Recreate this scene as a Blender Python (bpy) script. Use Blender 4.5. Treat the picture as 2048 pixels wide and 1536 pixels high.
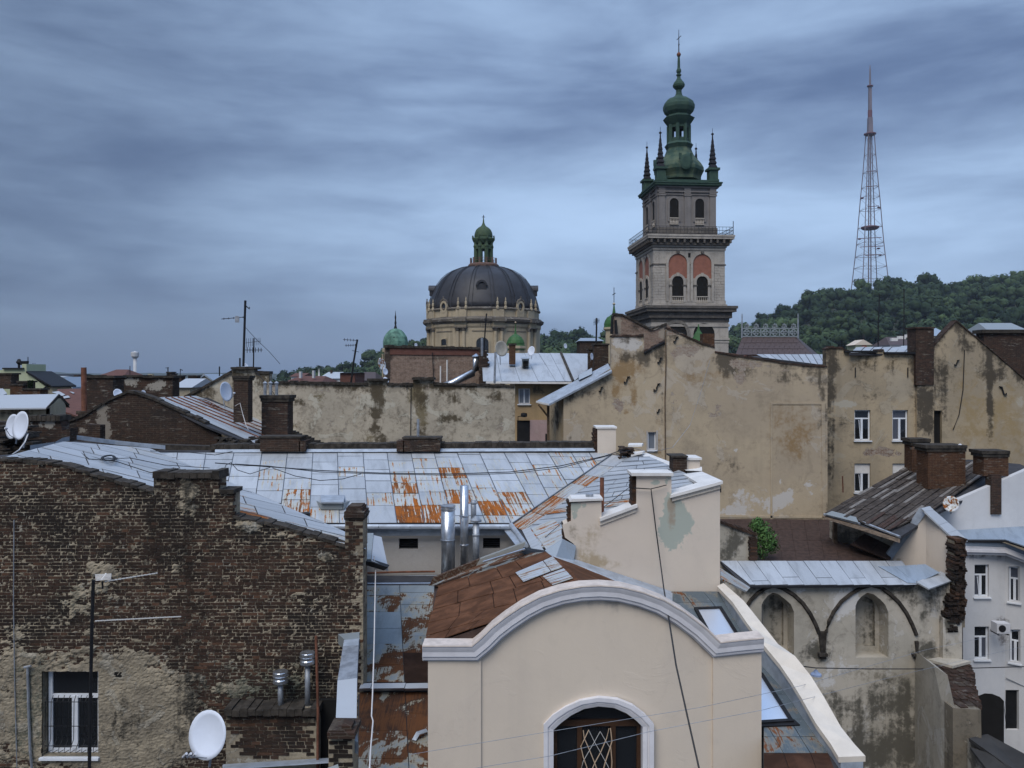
import bpy, bmesh, math, random
from mathutils import Vector, Matrix, noise as mn
random.seed(7)
R = random.random
U = random.uniform
sc = bpy.context.scene
COL = sc.collection
for o in list(bpy.data.objects):
    bpy.data.objects.remove(o)

# ------------------------------------------------------------------ camera, sky, sun, exposure
F, CX, CY, EZ = 1650.0, 1024.0, 750.0, 20.0
cam = bpy.data.cameras.new('camera')
cam.sensor_width = 36.0
cam.lens = 36.0 * F / 2048.0
cam.shift_y = (CY - 768.0) / 2048.0
cam.clip_start = 0.2
cam.clip_end = 9000
camo = bpy.data.objects.new('camera', cam)
camo.location = (0, 0, EZ)
camo.rotation_euler = (math.pi / 2, 0, 0)
COL.objects.link(camo)
sc.camera = camo
sc.view_settings.view_transform = 'Standard'
sc.view_settings.look = 'None'
sc.view_settings.exposure = 0.82
sc.view_settings.gamma = 1.0
sc.view_settings.use_curve_mapping = False
try:
    sc.cycles.max_bounces = 6
    sc.cycles.volume_bounces = 0
    sc.cycles.use_denoising = True
except Exception:
    pass

def nd(nt, t, ins=None, **props):
    n = nt.nodes.new('ShaderNode' + t)
    for k, v in props.items():
        setattr(n, k, v)
    for k, v in (ins or {}).items():
        s = n.inputs[k]
        if isinstance(v, bpy.types.NodeSocket):
            nt.links.new(v, s)
        else:
            if hasattr(s, 'default_value'):
                if s.type == 'RGBA' and len(v) == 3:
                    v = (*v, 1)
                s.default_value = v
    return n

def M2(nt, op, a, b=0.0, clamp=False):
    return nd(nt, 'Math', {0: a, 1: b}, operation=op, use_clamp=clamp).outputs[0]

def mixc(nt, f, a, b, mode='MIX'):
    n = nt.nodes.new('ShaderNodeMix')
    n.data_type = 'RGBA'
    n.blend_type = mode
    for i, v in ((0, f), (6, a), (7, b)):
        s = n.inputs[i]
        if isinstance(v, bpy.types.NodeSocket):
            nt.links.new(v, s)
        else:
            s.default_value = (*v, 1) if (i and len(v) == 3) else v
    return n.outputs[2]

def smooth(nt, v, a, b, lo=0.0, hi=1.0):
    n = nd(nt, 'MapRange', {0: v, 1: a, 2: b, 3: lo, 4: hi}, interpolation_type='SMOOTHSTEP')
    return n.outputs[0]

def noise(nt, vec, scale, detail=5.0, rough=0.55, dist=0.0):
    return nd(nt, 'TexNoise', {'Vector': vec, 'Scale': scale, 'Detail': detail, 'Roughness': rough, 'Distortion': dist}).outputs[0]

def mapping(nt, vec, sca, loc=(0, 0, 0)):
    return nd(nt, 'Mapping', {0: vec, 1: loc, 3: sca}).outputs[0]

SUN_EL, SUN_AZ = math.radians(52), math.radians(205)     # azimuth from +Y clockwise: behind the camera
w = bpy.data.worlds.new('World')
sc.world = w
w.use_nodes = True
nt = w.node_tree
nt.nodes.clear()
sky = nd(nt, 'TexSky', sky_type='NISHITA', sun_disc=False, sun_elevation=SUN_EL, sun_rotation=SUN_AZ, altitude=300.0, air_density=1.0, dust_density=2.0)
tc = nd(nt, 'TexCoord')
sx = nd(nt, 'SeparateXYZ', {0: tc.outputs['Generated']})
X, Y_, Z = sx.outputs
dv = tc.outputs['Generated']
na = noise(nt, mapping(nt, dv, (3.0, 3.0, 13.0), (3.1, 1.2, 0.4)), 1.0, 6, 0.55, 0.25)
nb = noise(nt, mapping(nt, dv, (1.2, 1.2, 7.0), (0.7, 4.1, 2.0)), 1.0, 4, 0.5, 0.2)
nc = noise(nt, mapping(nt, dv, (9.0, 9.0, 36.0), (1.0, 0, 0)), 1.0, 5, 0.58, 0.5)
cl = M2(nt, 'ADD', M2(nt, 'ADD', M2(nt, 'MULTIPLY', na, 0.42), M2(nt, 'MULTIPLY', nb, 0.48)), M2(nt, 'MULTIPLY', nc, 0.10))
lowf = smooth(nt, Z, 0.0, 0.13)
cl = M2(nt, 'ADD', M2(nt, 'MULTIPLY', cl, lowf), M2(nt, 'MULTIPLY', M2(nt, 'SUBTRACT', 1.0, lowf), 0.47))
cf = smooth(nt, cl, 0.36, 0.66)
# the rift in the cloud low over the horizon is paler, the deck thickens to the west (left)
rift = smooth(nt, M2(nt, 'ABSOLUTE', M2(nt, 'SUBTRACT', Z, 0.15)), 0.17, 0.0)
west = smooth(nt, X, -0.62, 0.22)
cf2 = M2(nt, 'ADD', M2(nt, 'MULTIPLY', cf, 0.66), M2(nt, 'MULTIPLY', M2(nt, 'MULTIPLY', rift, west), 0.30), True)
ccol = mixc(nt, cf2, (0.062, 0.098, 0.188), (0.315, 0.435, 0.615))
bright = M2(nt, 'MULTIPLY', smooth(nt, X, -0.66, 0.05, 0.62, 1.0), M2(nt, 'ADD', 0.92, M2(nt, 'MULTIPLY', smooth(nt, Z, 0.42, 0.95), 1.9)))
ccol = nd(nt, 'VectorMath', {0: ccol, 'Scale': M2(nt, 'MULTIPLY', bright, 10.0)}, operation='SCALE').outputs[0]
fin = mixc(nt, 0.92, sky.outputs[0], ccol)
bg = nd(nt, 'Background', {0: fin, 1: 0.10})
out = nd(nt, 'OutputWorld', {0: bg.outputs[0]})

sd = bpy.data.lights.new('sun', 'SUN')
sd.energy = 1.25
sd.angle = math.radians(35)
sd.color = (1.0, 0.95, 0.88)
so = bpy.data.objects.new('sun', sd)
so.rotation_euler = (math.pi / 2 - SUN_EL, 0, math.pi - SUN_AZ)
so.location = (0, 0, 90)
COL.objects.link(so)

# ------------------------------------------------------------------ helpers
def W(px, py, Y):
    return Vector(((px - CX) / F * Y, Y, EZ - (py - CY) / F * Y))

def zat(py, Y):
    return EZ - (py - CY) / F * Y

def xat(px, Y):
    return (px - CX) / F * Y

class Plane:
    def __init__(s, *p):
        s.p = [W(*q) for q in p]
        s.n = (s.p[1] - s.p[0]).cross(s.p[2] - s.p[0]).normalized()
        if s.n.z < 0:
            s.n = -s.n
        s.d = s.n.dot(s.p[0])
        g = Vector((0, 0, -1)) - s.n * (-s.n.z)
        s.down = g.normalized() if g.length > 1e-4 else Vector((0, -1, 0))
        s.across = s.down.cross(s.n).normalized()
    def at(s, px, py, lift=0.0):
        o = Vector((0, 0, EZ))
        d = Vector(((px - CX) / F, 1, -(py - CY) / F))
        t = (s.d + lift - s.n.dot(o)) / s.n.dot(d)
        return o + d * t

ORG = {}
def org(o):
    while o is not None and o.parent is not None:
        o = o.parent
    return Vector(ORG.get(o.name, (0, 0, 0))) if o is not None else Vector((0, 0, 0))

def link(o, parent=None):
    COL.objects.link(o)
    if parent is not None:
        o.parent = parent
    return o

def tag(o, label=None, cat=None, group=None, kind=None):
    if label: o['label'] = label
    if cat: o['category'] = cat
    if group: o['group'] = group
    if kind: o['kind'] = kind
    return o

def thing(name, label, cat, loc, group=None):
    o = bpy.data.objects.new(name, None)
    o.empty_display_size = 0.3
    o.location = loc
    link(o)
    ORG[o.name] = tuple(loc)
    return tag(o, label, cat, group)

STM = set()      # materials that read the stain attribute

class MB:
    def __init__(s):
        s.v, s.f, s.uv, s.st = [], [], None, None
    def add(s, vs, fs):
        b = len(s.v)
        s.v += [Vector(p) for p in vs]
        s.f += [tuple(i + b for i in f) for f in fs]
        return s
    def poly(s, pts):
        return s.add(pts, [tuple(range(len(pts)))])
    def prism(s, pts, d):
        n = len(pts)
        d = Vector(d)
        vs = [Vector(p) for p in pts]
        vs += [p + d for p in vs]
        fs = [tuple(range(n)), tuple(range(2 * n - 1, n - 1, -1))]
        fs += [(i, i + n, (i + 1) % n + n, (i + 1) % n) for i in range(n)]
        return s.add(vs, fs)
    def box(s, x0, x1, y0, y1, z0, z1):
        return s.prism([(x0, y0, z0), (x1, y0, z0), (x1, y0, z1), (x0, y0, z1)], (0, y1 - y0, 0))
    def blk(s, px0, px1, pyt, pyb, Y, depth, jit=0.0):
        j = lambda: U(-jit, jit)
        return s.prism([W(px0 + j(), pyb, Y), W(px1 + j(), pyb, Y), W(px1 + j(), pyt + j(), Y), W(px0 + j(), pyt + j(), Y)], (0, depth, 0))
    def slab(s, px, d):
        return s.prism([W(*p) for p in px], d)
    def tube(s, pts, r, n=6, cap=True):
        pts = [Vector(p) for p in pts]
        rs = r if isinstance(r, (list, tuple)) else [r] * len(pts)
        vs, fs = [], []
        for i, p in enumerate(pts):
            a = pts[max(i - 1, 0)]
            b = pts[min(i + 1, len(pts) - 1)]
            t = (b - a)
            t = t.normalized() if t.length > 1e-9 else Vector((0, 0, 1))
            u = t.cross(Vector((0, 0, 1)) if abs(t.z) < 0.95 else Vector((1, 0, 0))).normalized()
            w_ = t.cross(u)
            for k in range(n):
                an = 2 * math.pi * (k + 0.5) / n
                vs.append(p + (u * math.cos(an) + w_ * math.sin(an)) * rs[i])
        for i in range(len(pts) - 1):
            for k in range(n):
                fs.append((i * n + k, i * n + (k + 1) % n, (i + 1) * n + (k + 1) % n, (i + 1) * n + k))
        if cap:
            fs.append(tuple(range(n - 1, -1, -1)))
            fs.append(tuple((len(pts) - 1) * n + k for k in range(n)))
        return s.add(vs, fs)
    def lathe(s, prof, c, n=24, a0=0.0, sx=1.0, sy=1.0):
        c = Vector(c)
        vs, fs = [], []
        for r, z in prof:
            for k in range(n):
                a = a0 + 2 * math.pi * k / n
                vs.append(c + Vector((r * sx * math.cos(a), r * sy * math.sin(a), z)))
        for i in range(len(prof) - 1):
            for k in range(n):
                fs.append((i * n + k, i * n + (k + 1) % n, (i + 1) * n + (k + 1) % n, (i + 1) * n + k))
        fs.append(tuple(range(n - 1, -1, -1)))
        fs.append(tuple((len(prof) - 1) * n + k for k in range(n)))
        return s.add(vs, fs)
    def build(s, name, mat, parent=None, smooth=False, kind=None, at=None, local=False):
        me = bpy.data.meshes.new(name)
        o0 = Vector((0, 0, 0)) if local else (org(parent) if parent is not None else (Vector(at) if at is not None else Vector((0, 0, 0))))
        me.from_pydata([tuple(p - o0) for p in s.v], [], s.f)
        if s.uv is not None:
            ul = me.uv_layers.new(name='UVMap')
            for li, lp in enumerate(me.loops):
                ul.data[li].uv = s.uv[lp.vertex_index]
        if s.st is None and mat.name in STM:
            s.st = [(0.0, 0.0, 0.0, 0.0)] * len(s.v)
        if s.st is not None:
            ca = me.color_attributes.new('st', 'FLOAT_COLOR', 'POINT')
            ca.data.foreach_set('color', [c for q in s.st for c in q])
        if smooth:
            me.polygons.foreach_set('use_smooth', [True] * len(me.polygons))
        me.materials.append(mat)
        me.update()
        o = bpy.data.objects.new(name, me)
        if parent is None and at is not None:
            o.location = at
        link(o, parent)
        if kind: o['kind'] = kind
        return o

def fix_normals(o):
    bm = bmesh.new()
    bm.from_mesh(o.data)
    bmesh.ops.recalc_face_normals(bm, faces=bm.faces)
    bm.to_mesh(o.data)
    bm.free()
    return o

def pl_eval(pl, x, mid):
    if not isinstance(pl, (list, tuple)):
        return pl
    for a, b in zip(pl, pl[1:]):
        if a[0] < b[0] and a[0] <= mid <= b[0]:
            return a[1] + (b[1] - a[1]) * (x - a[0]) / (b[0] - a[0])
    return pl[0][1] if mid < pl[0][0] else pl[-1][1]

def lin(px0, Y0, px1, Y1):
    """depth of a flat upright wall that is Y0 away at column px0 and Y1 at px1"""
    return lambda px: 1.0 / (1 / Y0 + (1 / Y1 - 1 / Y0) * (px - px0) / (px1 - px0))

def spotval(px, py, spots):
    c = [0.0, 0.0, 0.0, 0.0]
    for (sx_, sy_, rx, ry, ch, am) in spots:
        d = ((px - sx_) / rx) ** 2 + ((py - sy_) / ry) ** 2
        if d < 6:
            c['rgba'.index(ch)] += am * math.exp(-d)
    return [max(0.0, min(1.0, q)) for q in c]

def wall(name, top, bot, Y, mat, parent, thick=0.4, res=8.0, spots=(), holes=(), disp=None, reveal=0.25, back=True, px=None, kind=None, soot=0.0, sootpx=22.0):
    """an upright wall: its front is a grid under the profile `top`, above `bot`, with window openings cut out"""
    Yf = Y if callable(Y) else (lambda p: Y)
    xs = set()
    for pl in (top, bot):
        if isinstance(pl, (list, tuple)):
            xs |= {p[0] for p in pl}
    if px: xs |= set(px)
    x0, x1 = (px[0], px[1]) if px else (top[0][0], top[-1][0])
    for h in holes: xs |= {h[0], h[1]}
    xs = sorted(x for x in xs if x0 <= x <= x1)
    cols = []
    for a, b in zip(xs, xs[1:]):
        n = max(1, int(math.ceil((b - a) / res)))
        cols += [(a + (b - a) * i / n, a + (b - a) * (i + 1) / n) for i in range(n)]
    tv = [p[1] for p in top] if isinstance(top, (list, tuple)) else [top]
    bv = [p[1] for p in bot] if isinstance(bot, (list, tuple)) else [bot]
    ymin, ymax = min(tv), max(bv)
    n = max(1, int((ymax - ymin) / res))
    lev = {ymin + (ymax - ymin) * i / n for i in range(n + 1)}
    for h in holes: lev |= {h[2], h[3]}
    lev = sorted(lev)
    m = MB()
    m.st = []
    idx = {}
    def V(px_, py_, back_=0.0):
        k = (round(px_, 2), round(py_, 2), back_)
        if k not in idx:
            y = Yf(px_)
            p = W(px_, py_, y)
            if back_:
                p = p + Vector((0, back_, 0))
            elif disp:
                p.y -= disp(px_, py_)
            idx[k] = len(m.v)
            m.v.append(p)
            sv = spotval(px_, py_, spots)
            if soot:
                tt = min(pl_eval(top, px_, px_ - .5), pl_eval(top, px_, px_ + .5))
                sv[0] = min(1, sv[0] + soot * math.exp(-max(0, py_ - tt) / (sootpx * (.6 + .8 * (.5 + .5 * mn.noise(Vector((px_ * .035, 3.3, 0))))))))
            m.st.append(sv)
        return idx[k]
    def face(*ids):
        q = []
        for i in ids:
            if not q or q[-1] != i: q.append(i)
        if q and q[0] == q[-1]: q.pop()
        if len(set(q)) >= 3: m.f.append(tuple(q))
    for a, b in cols:
        mid = (a + b) / 2
        ta, tb, ba, bb = pl_eval(top, a, mid), pl_eval(top, b, mid), pl_eval(bot, a, mid), pl_eval(bot, b, mid)
        for u, v in zip(lev, lev[1:]):
            cy = (u + v) / 2
            if any(h[0] <= mid <= h[1] and h[2] <= cy <= h[3] for h in holes): continue
            c = lambda y, t, bo: min(max(y, t), bo)
            face(V(a, c(v, ta, ba)), V(b, c(v, tb, bb)), V(b, c(u, tb, bb)), V(a, c(u, ta, ba)))
        face(V(a, ta), V(b, tb), V(b, tb, thick), V(a, ta, thick))
        face(V(b, bb), V(a, ba), V(a, ba, thick), V(b, bb, thick))
        if back:
            face(V(b, bb, thick), V(a, ba, thick), V(a, ta, thick), V(b, tb, thick))
    for x in xs:
        e = 1e-3
        l = (pl_eval(top, x, x - e), pl_eval(bot, x, x - e)) if x > x0 else None
        r = (pl_eval(top, x, x + e), pl_eval(bot, x, x + e)) if x < x1 else None
        if l is None or r is None:
            t, b_ = l or r
            face(V(x, t), V(x, b_), V(x, b_, thick), V(x, t, thick))
        else:
            for i in (0, 1):
                if abs(l[i] - r[i]) > 0.05:
                    face(V(x, l[i]), V(x, r[i]), V(x, r[i], thick), V(x, l[i], thick))
    for h in holes:
        rv = h[4] if len(h) > 4 else reveal
        q = [(h[0], h[3]), (h[1], h[3]), (h[1], h[2]), (h[0], h[2])]
        for i in range(4):
            p1, p2 = q[i], q[(i + 1) % 4]
            b0 = len(m.v)
            A, B = W(p1[0], p1[1], Yf(p1[0])), W(p2[0], p2[1], Yf(p2[0]))
            m.v += [A, B, B + Vector((0, rv, 0)), A + Vector((0, rv, 0))]
            m.st += [spotval(p1[0], p1[1], spots)] * 4
            m.f.append((b0, b0 + 3, b0 + 2, b0 + 1))
    return m.build(name, mat, parent, kind=kind)

# convex clipping in pixel space
def clip(poly, a, b):
    """keep the part of poly to the left-hand side (cross >= 0) of the directed line a->b"""
    f = lambda p: (b[0] - a[0]) * (p[1] - a[1]) - (b[1] - a[1]) * (p[0] - a[0])
    o = []
    for i, p in enumerate(poly):
        q = poly[(i + 1) % len(poly)]
        fp, fq = f(p), f(q)
        if fp >= 0: o.append(p)
        if (fp > 0 and fq < 0) or (fp < 0 and fq > 0):
            t = fp / (fp - fq)
            o.append((p[0] + (q[0] - p[0]) * t, p[1] + (q[1] - p[1]) * t))
    return o

def inset(pts, d):
    """shrink a convex 3D polygon by d on every side"""
    n = len(pts)
    c = sum(pts, Vector()) / n
    nn = Vector()
    for i in range(n):
        nn += (pts[i] - c).cross(pts[(i + 1) % n] - c)
    if nn.length < 1e-7: return None
    nn.normalize()
    out = []
    for i in range(n):
        p0, p, p1 = pts[i - 1], pts[i], pts[(i + 1) % n]
        e0, e1 = (p - p0), (p1 - p)
        if e0.length < 1e-5 or e1.length < 1e-5: return None
        e0.normalize(); e1.normalize()
        n0, n1 = nn.cross(e0), nn.cross(e1)
        k = 1 + n0.dot(n1)
        if k < 0.15: k = 0.15
        out.append(p + (n0 + n1) * (d / k))
    return out

def cutY(pts, ymin):
    o = []
    for i, p in enumerate(pts):
        q = pts[(i + 1) % len(pts)]
        if p.y >= ymin: o.append(p)
        if (p.y - ymin) * (q.y - ymin) < 0:
            o.append(p.lerp(q, (ymin - p.y) / (q.y - p.y)))
    return o

def sheet(poly, plane, mat, parent, rust=0.0, gap=0.010, th=0.012, lift=0.0, name='roof_panel', tint=None, ymin=0, down=None):
    """one roofing sheet: a pixel polygon laid on a real roof plane, with its own edges and thickness"""
    q = []
    for p in poly:
        if not q or (abs(p[0] - q[-1][0]) + abs(p[1] - q[-1][1])) > 0.4: q.append(p)
    if len(q) > 2 and abs(q[0][0] - q[-1][0]) + abs(q[0][1] - q[-1][1]) < 0.4: q.pop()
    if len(q) < 3: return None
    ar = abs(sum(q[i][0] * q[(i + 1) % len(q)][1] - q[(i + 1) % len(q)][0] * q[i][1] for i in range(len(q)))) / 2
    if ar < 12: return None
    pts = cutY([plane.at(*p) for p in q], ymin)
    if len(pts) < 3: return None
    pts = inset(pts, gap)
    if pts is None: return None
    m = MB()
    lf = plane.n * (lift + U(0, 0.006))
    pts = [p + lf + plane.n * U(0, .010) for p in pts]
    m.prism([p + plane.n * th for p in pts], plane.n * -th)
    dn = down.normalized() if down is not None else plane.down
    ac = dn.cross(plane.n) if down is not None else plane.across
    m.uv = [(p.dot(ac), p.dot(dn)) for p in m.v]
    o = m.build(name, mat, parent)
    o['rust'] = float(max(0, min(1, rust)))
    o['tint'] = float(R() if tint is None else tint)
    return o

def deck(poly, plane, mat, parent, name='roof_deck', th=0.10, drop=0.012, ymin=0):
    pts = cutY([plane.at(*p) - plane.n * drop for p in poly], ymin)
    m = MB().prism(pts, plane.n * -th)
    m.uv = [(p.dot(plane.across), p.dot(plane.down)) for p in m.v]
    return fix_normals(m.build(name, mat, parent))

def lerp(a, b, t):
    return tuple(x + (y - x) * t for x, y in zip(a, b))
# ------------------------------------------------------------------ materials
def newmat(name):
    m = bpy.data.materials.new(name)
    m.use_nodes = True
    nt = m.node_tree
    b = nt.nodes['Principled BSDF']
    return m, nt, b

def bumped(nt, b, h, strength=0.3, dist=0.02):
    bp = nd(nt, 'Bump', {'Strength': strength, 'Distance': dist, 'Height': h})
    nt.links.new(bp.outputs[0], b.inputs['Normal'])

def simple(name, col, rough=0.7, metal=0.0, var=0.25, scale=3.0, spec=0.3, bump=0.0, col2=None):
    m, nt, b = newmat(name)
    g = nd(nt, 'NewGeometry')
    n = noise(nt, g.outputs['Position'], scale, 6, 0.6)
    c2 = col2 or tuple(c * (1 - var) for c in col)
    c = mixc(nt, smooth(nt, n, 0.35, 0.65), c2, col)
    nt.links.new(c, b.inputs['Base Color'])
    b.inputs['Roughness'].default_value = rough
    b.inputs['Metallic'].default_value = metal
    b.inputs['Specular IOR Level'].default_value = spec
    if bump:
        bumped(nt, b, noise(nt, g.outputs['Position'], scale * 12, 5, 0.6), bump, 0.01)
    return m

def plaster(name, base, base2, dark=(0.10, 0.085, 0.065), brown=(0.20, 0.13, 0.06), light=(0.42, 0.39, 0.34),
            b1=(0.20, 0.115, 0.075), b2=(0.10, 0.055, 0.04), mort=(0.36, 0.31, 0.25), sc_=1.0, mott=0.5, streak=0.3, bump=0.35, bscale=1.0):
    m, nt, b = newmat(name)
    STM.add(name)
    g = nd(nt, 'NewGeometry')
    P = g.outputs['Position']
    n1 = noise(nt, P, 0.45 * sc_, 7, 0.6, 0.4)
    n2 = noise(nt, P, 1.7 * sc_, 7, 0.65, 0.5)
    n3 = noise(nt, P, 9.0 * sc_, 6, 0.65)
    n4 = noise(nt, P, 0.9 * sc_, 8, 0.6, 1.2)
    ns = noise(nt, mapping(nt, P, (2.6 * sc_, 2.6 * sc_, 0.16 * sc_)), 1.0, 6, 0.6)
    at = nd(nt, 'Attribute', attribute_name='st')
    sp = nd(nt, 'SeparateColor', {0: at.outputs['Color']})
    Rr, Gg, Bb = sp.outputs[0], sp.outputs[1], sp.outputs[2]
    Aa = at.outputs['Alpha']
    c = mixc(nt, smooth(nt, n1, 0.38, 0.62), base, base2)
    # sharp-edged repair patches and faint weathering
    pt = smooth(nt, n4, 0.575, 0.60)
    c = mixc(nt, M2(nt, 'MULTIPLY', pt, 0.45 * mott), c, light)
    grime = smooth(nt, M2(nt, 'ADD', M2(nt, 'MULTIPLY', n2, 0.6), M2(nt, 'MULTIPLY', n3, 0.4)), 0.46, 0.70)
    c = mixc(nt, M2(nt, 'MULTIPLY', grime, 0.55 * mott), c, dark)
    c = mixc(nt, M2(nt, 'MULTIPLY', smooth(nt, ns, 0.50, 0.74), streak), c, dark)
    jag = M2(nt, 'ADD', M2(nt, 'MULTIPLY', M2(nt, 'SUBTRACT', n2, 0.5), 1.6), M2(nt, 'MULTIPLY', M2(nt, 'SUBTRACT', n3, 0.5), 0.9))
    n5 = noise(nt, P, 2.1 * sc_, 8, 0.6, 1.6)
    p5 = smooth(nt, n5, 0.60, 0.615)
    c = mixc(nt, M2(nt, 'MULTIPLY', p5, 0.5 * min(1.0, mott)), c, tuple(q * 0.62 for q in base2))
    edge = smooth(nt, M2(nt, 'ABSOLUTE', M2(nt, 'SUBTRACT', n4, 0.588)), 0.010, 0.0)
    c = mixc(nt, M2(nt, 'MULTIPLY', M2(nt, 'MULTIPLY', edge, smooth(nt, n2, 0.45, 0.6)), 0.7 * min(1.0, mott)), c, dark)
    drip = M2(nt, 'MULTIPLY', M2(nt, 'SUBTRACT', ns, 0.5), 1.5)
    gate = lambda ch: M2(nt, 'MULTIPLY', jag, smooth(nt, ch, 0.0, 0.22))
    c = mixc(nt, smooth(nt, M2(nt, 'ADD', Aa, gate(Aa)), 0.36, 0.50, 0, 0.95), c, light)
    c = mixc(nt, smooth(nt, M2(nt, 'ADD', M2(nt, 'MULTIPLY', Gg, 0.8), gate(Gg)), 0.10, 0.58, 0, 0.9), c, brown)
    c = mixc(nt, smooth(nt, M2(nt, 'ADD', M2(nt, 'MULTIPLY', Rr, 0.78), M2(nt, 'ADD', gate(Rr), M2(nt, 'MULTIPLY', drip, smooth(nt, Rr, 0.0, 0.25)))), 0.10, 0.58, 0, 0.93), c, dark)
    sxyz = nd(nt, 'SeparateXYZ', {0: P})
    bv = nd(nt, 'CombineXYZ', {0: M2(nt, 'ADD', sxyz.outputs[0], sxyz.outputs[1]), 1: sxyz.outputs[2], 2: 0.0}).outputs[0]
    bt = nd(nt, 'TexBrick', {'Vector': bv, 'Color1': b1, 'Color2': b2, 'Mortar': mort, 'Scale': bscale, 'Mortar Size': 0.011, 'Mortar Smooth': 0.3, 'Bias': -0.1, 'Brick Width': 0.27, 'Row Height': 0.078})
    bc = mixc(nt, smooth(nt, n3, 0.4, 0.7), bt.outputs['Color'], mort)
    be = smooth(nt, M2(nt, 'ADD', Bb, gate(Bb)), 0.40, 0.47)
    c = mixc(nt, be, c, bc)
    nt.links.new(c, b.inputs['Base Color'])
    b.inputs['Roughness'].default_value = 0.9
    b.inputs['Specular IOR Level'].default_value = 0.15
    h = M2(nt, 'SUBTRACT', M2(nt, 'ADD', M2(nt, 'MULTIPLY', n3, 0.5), M2(nt, 'MULTIPLY', pt, 0.25)), M2(nt, 'MULTIPLY', be, M2(nt, 'ADD', 0.6, M2(nt, 'MULTIPLY', bt.outputs['Fac'], 0.5))))
    bumped(nt, b, h, bump, 0.04)
    return m

def brickmat(name, c1, c2, mort, grime=(0.03, 0.025, 0.022), g0=0.45, pl=0.0, plc=(0.36, 0.33, 0.28), scale=1.0, bw=0.27):
    """far brickwork, too small to tell single bricks apart"""
    m, nt, b = newmat(name)
    STM.add(name)
    g = nd(nt, 'NewGeometry')
    P = g.outputs['Position']
    sxyz = nd(nt, 'SeparateXYZ', {0: P})
    wob = noise(nt, P, 3.0, 3)
    bv = nd(nt, 'CombineXYZ', {0: M2(nt, 'ADD', sxyz.outputs[0], sxyz.outputs[1]), 1: M2(nt, 'ADD', sxyz.outputs[2], M2(nt, 'MULTIPLY', wob, 0.05)), 2: 0.0}).outputs[0]
    bt = nd(nt, 'TexBrick', {'Vector': bv, 'Color1': c1, 'Color2': c2, 'Mortar': mort, 'Scale': scale, 'Mortar Size': 0.010, 'Mortar Smooth': 0.4, 'Bias': 0.0, 'Brick Width': bw, 'Row Height': 0.078})
    n1 = noise(nt, P, 0.8, 8, 0.65, 0.6)
    n2 = noise(nt, P, 5.0, 7, 0.7)
    at = nd(nt, 'Attribute', attribute_name='st')
    sp = nd(nt, 'SeparateColor', {0: at.outputs['Color']})
    c = mixc(nt, smooth(nt, n2, 0.42, 0.72), bt.outputs['Color'], mixc(nt, 0.5, c2, grime))
    c = mixc(nt, smooth(nt, M2(nt, 'ADD', sp.outputs[0], M2(nt, 'ADD', n1, M2(nt, 'MULTIPLY', M2(nt, 'SUBTRACT', n2, 0.5), 0.5))), g0, g0 + 0.35, 0, 0.85), c, grime)
    dash = noise(nt, mapping(nt, P, (2.2, 2.2, 11.0)), 1.0, 5, 0.65)
    c = mixc(nt, M2(nt, 'MULTIPLY', smooth(nt, dash, 0.57, 0.66), smooth(nt, n1, 0.36, 0.60, 0, 0.75)), c, tuple(q * .75 for q in plc))
    pj = M2(nt, 'ADD', M2(nt, 'ADD', sp.outputs[2], pl), M2(nt, 'ADD', M2(nt, 'MULTIPLY', M2(nt, 'SUBTRACT', n1, 0.5), 1.2), M2(nt, 'MULTIPLY', M2(nt, 'SUBTRACT', n2, 0.5), 1.4)))
    c = mixc(nt, smooth(nt, pj, 0.42, 0.55, 0, 0.9), c, plc)
    nt.links.new(c, b.inputs['Base Color'])
    b.inputs['Roughness'].default_value = 0.92
    b.inputs['Specular IOR Level'].default_value = 0.15
    bumped(nt, b, M2(nt, 'SUBTRACT', M2(nt, 'MULTIPLY', n2, 0.7), M2(nt, 'MULTIPLY', bt.outputs['Fac'], 0.5)), 0.6, 0.03)
    return m

def brickgeo(name, ca, cb, cc):
    """a real brick: colour differs from brick to brick"""
    m, nt, b = newmat(name)
    g = nd(nt, 'NewGeometry')
    oi = nd(nt, 'ObjectInfo')
    r = M2(nt, 'FRACT', M2(nt, 'ADD', g.outputs['Random Per Island'], oi.outputs['Random']))
    P = g.outputs['Position']
    c = mixc(nt, r, ca, cb)
    c = mixc(nt, smooth(nt, M2(nt, 'FRACT', M2(nt, 'MULTIPLY', r, 7.31)), 0.86, 0.9), c, cc)
    n1 = noise(nt, P, 0.55, 6, 0.6, 0.5)
    n2 = noise(nt, P, 22.0, 5, 0.7)
    n3 = noise(nt, P, 3.0, 6, 0.65)
    c = mixc(nt, smooth(nt, n1, 0.42, 0.62, 0, 0.85), c, (0.016, 0.013, 0.011))
    c = mixc(nt, smooth(nt, n2, 0.50, 0.72, 0, 0.6), c, (0.035, 0.026, 0.02))
    c = mixc(nt, smooth(nt, M2(nt, 'ADD', M2(nt, 'MULTIPLY', n3, 0.7), M2(nt, 'MULTIPLY', n2, 0.3)), 0.56, 0.70, 0, 0.55), c, (0.24, 0.20, 0.15))
    nt.links.new(c, b.inputs['Base Color'])
    b.inputs['Roughness'].default_value = 0.9
    b.inputs['Specular IOR Level'].default_value = 0.2
    bumped(nt, b, n2, 0.5, 0.012)
    return m

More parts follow.
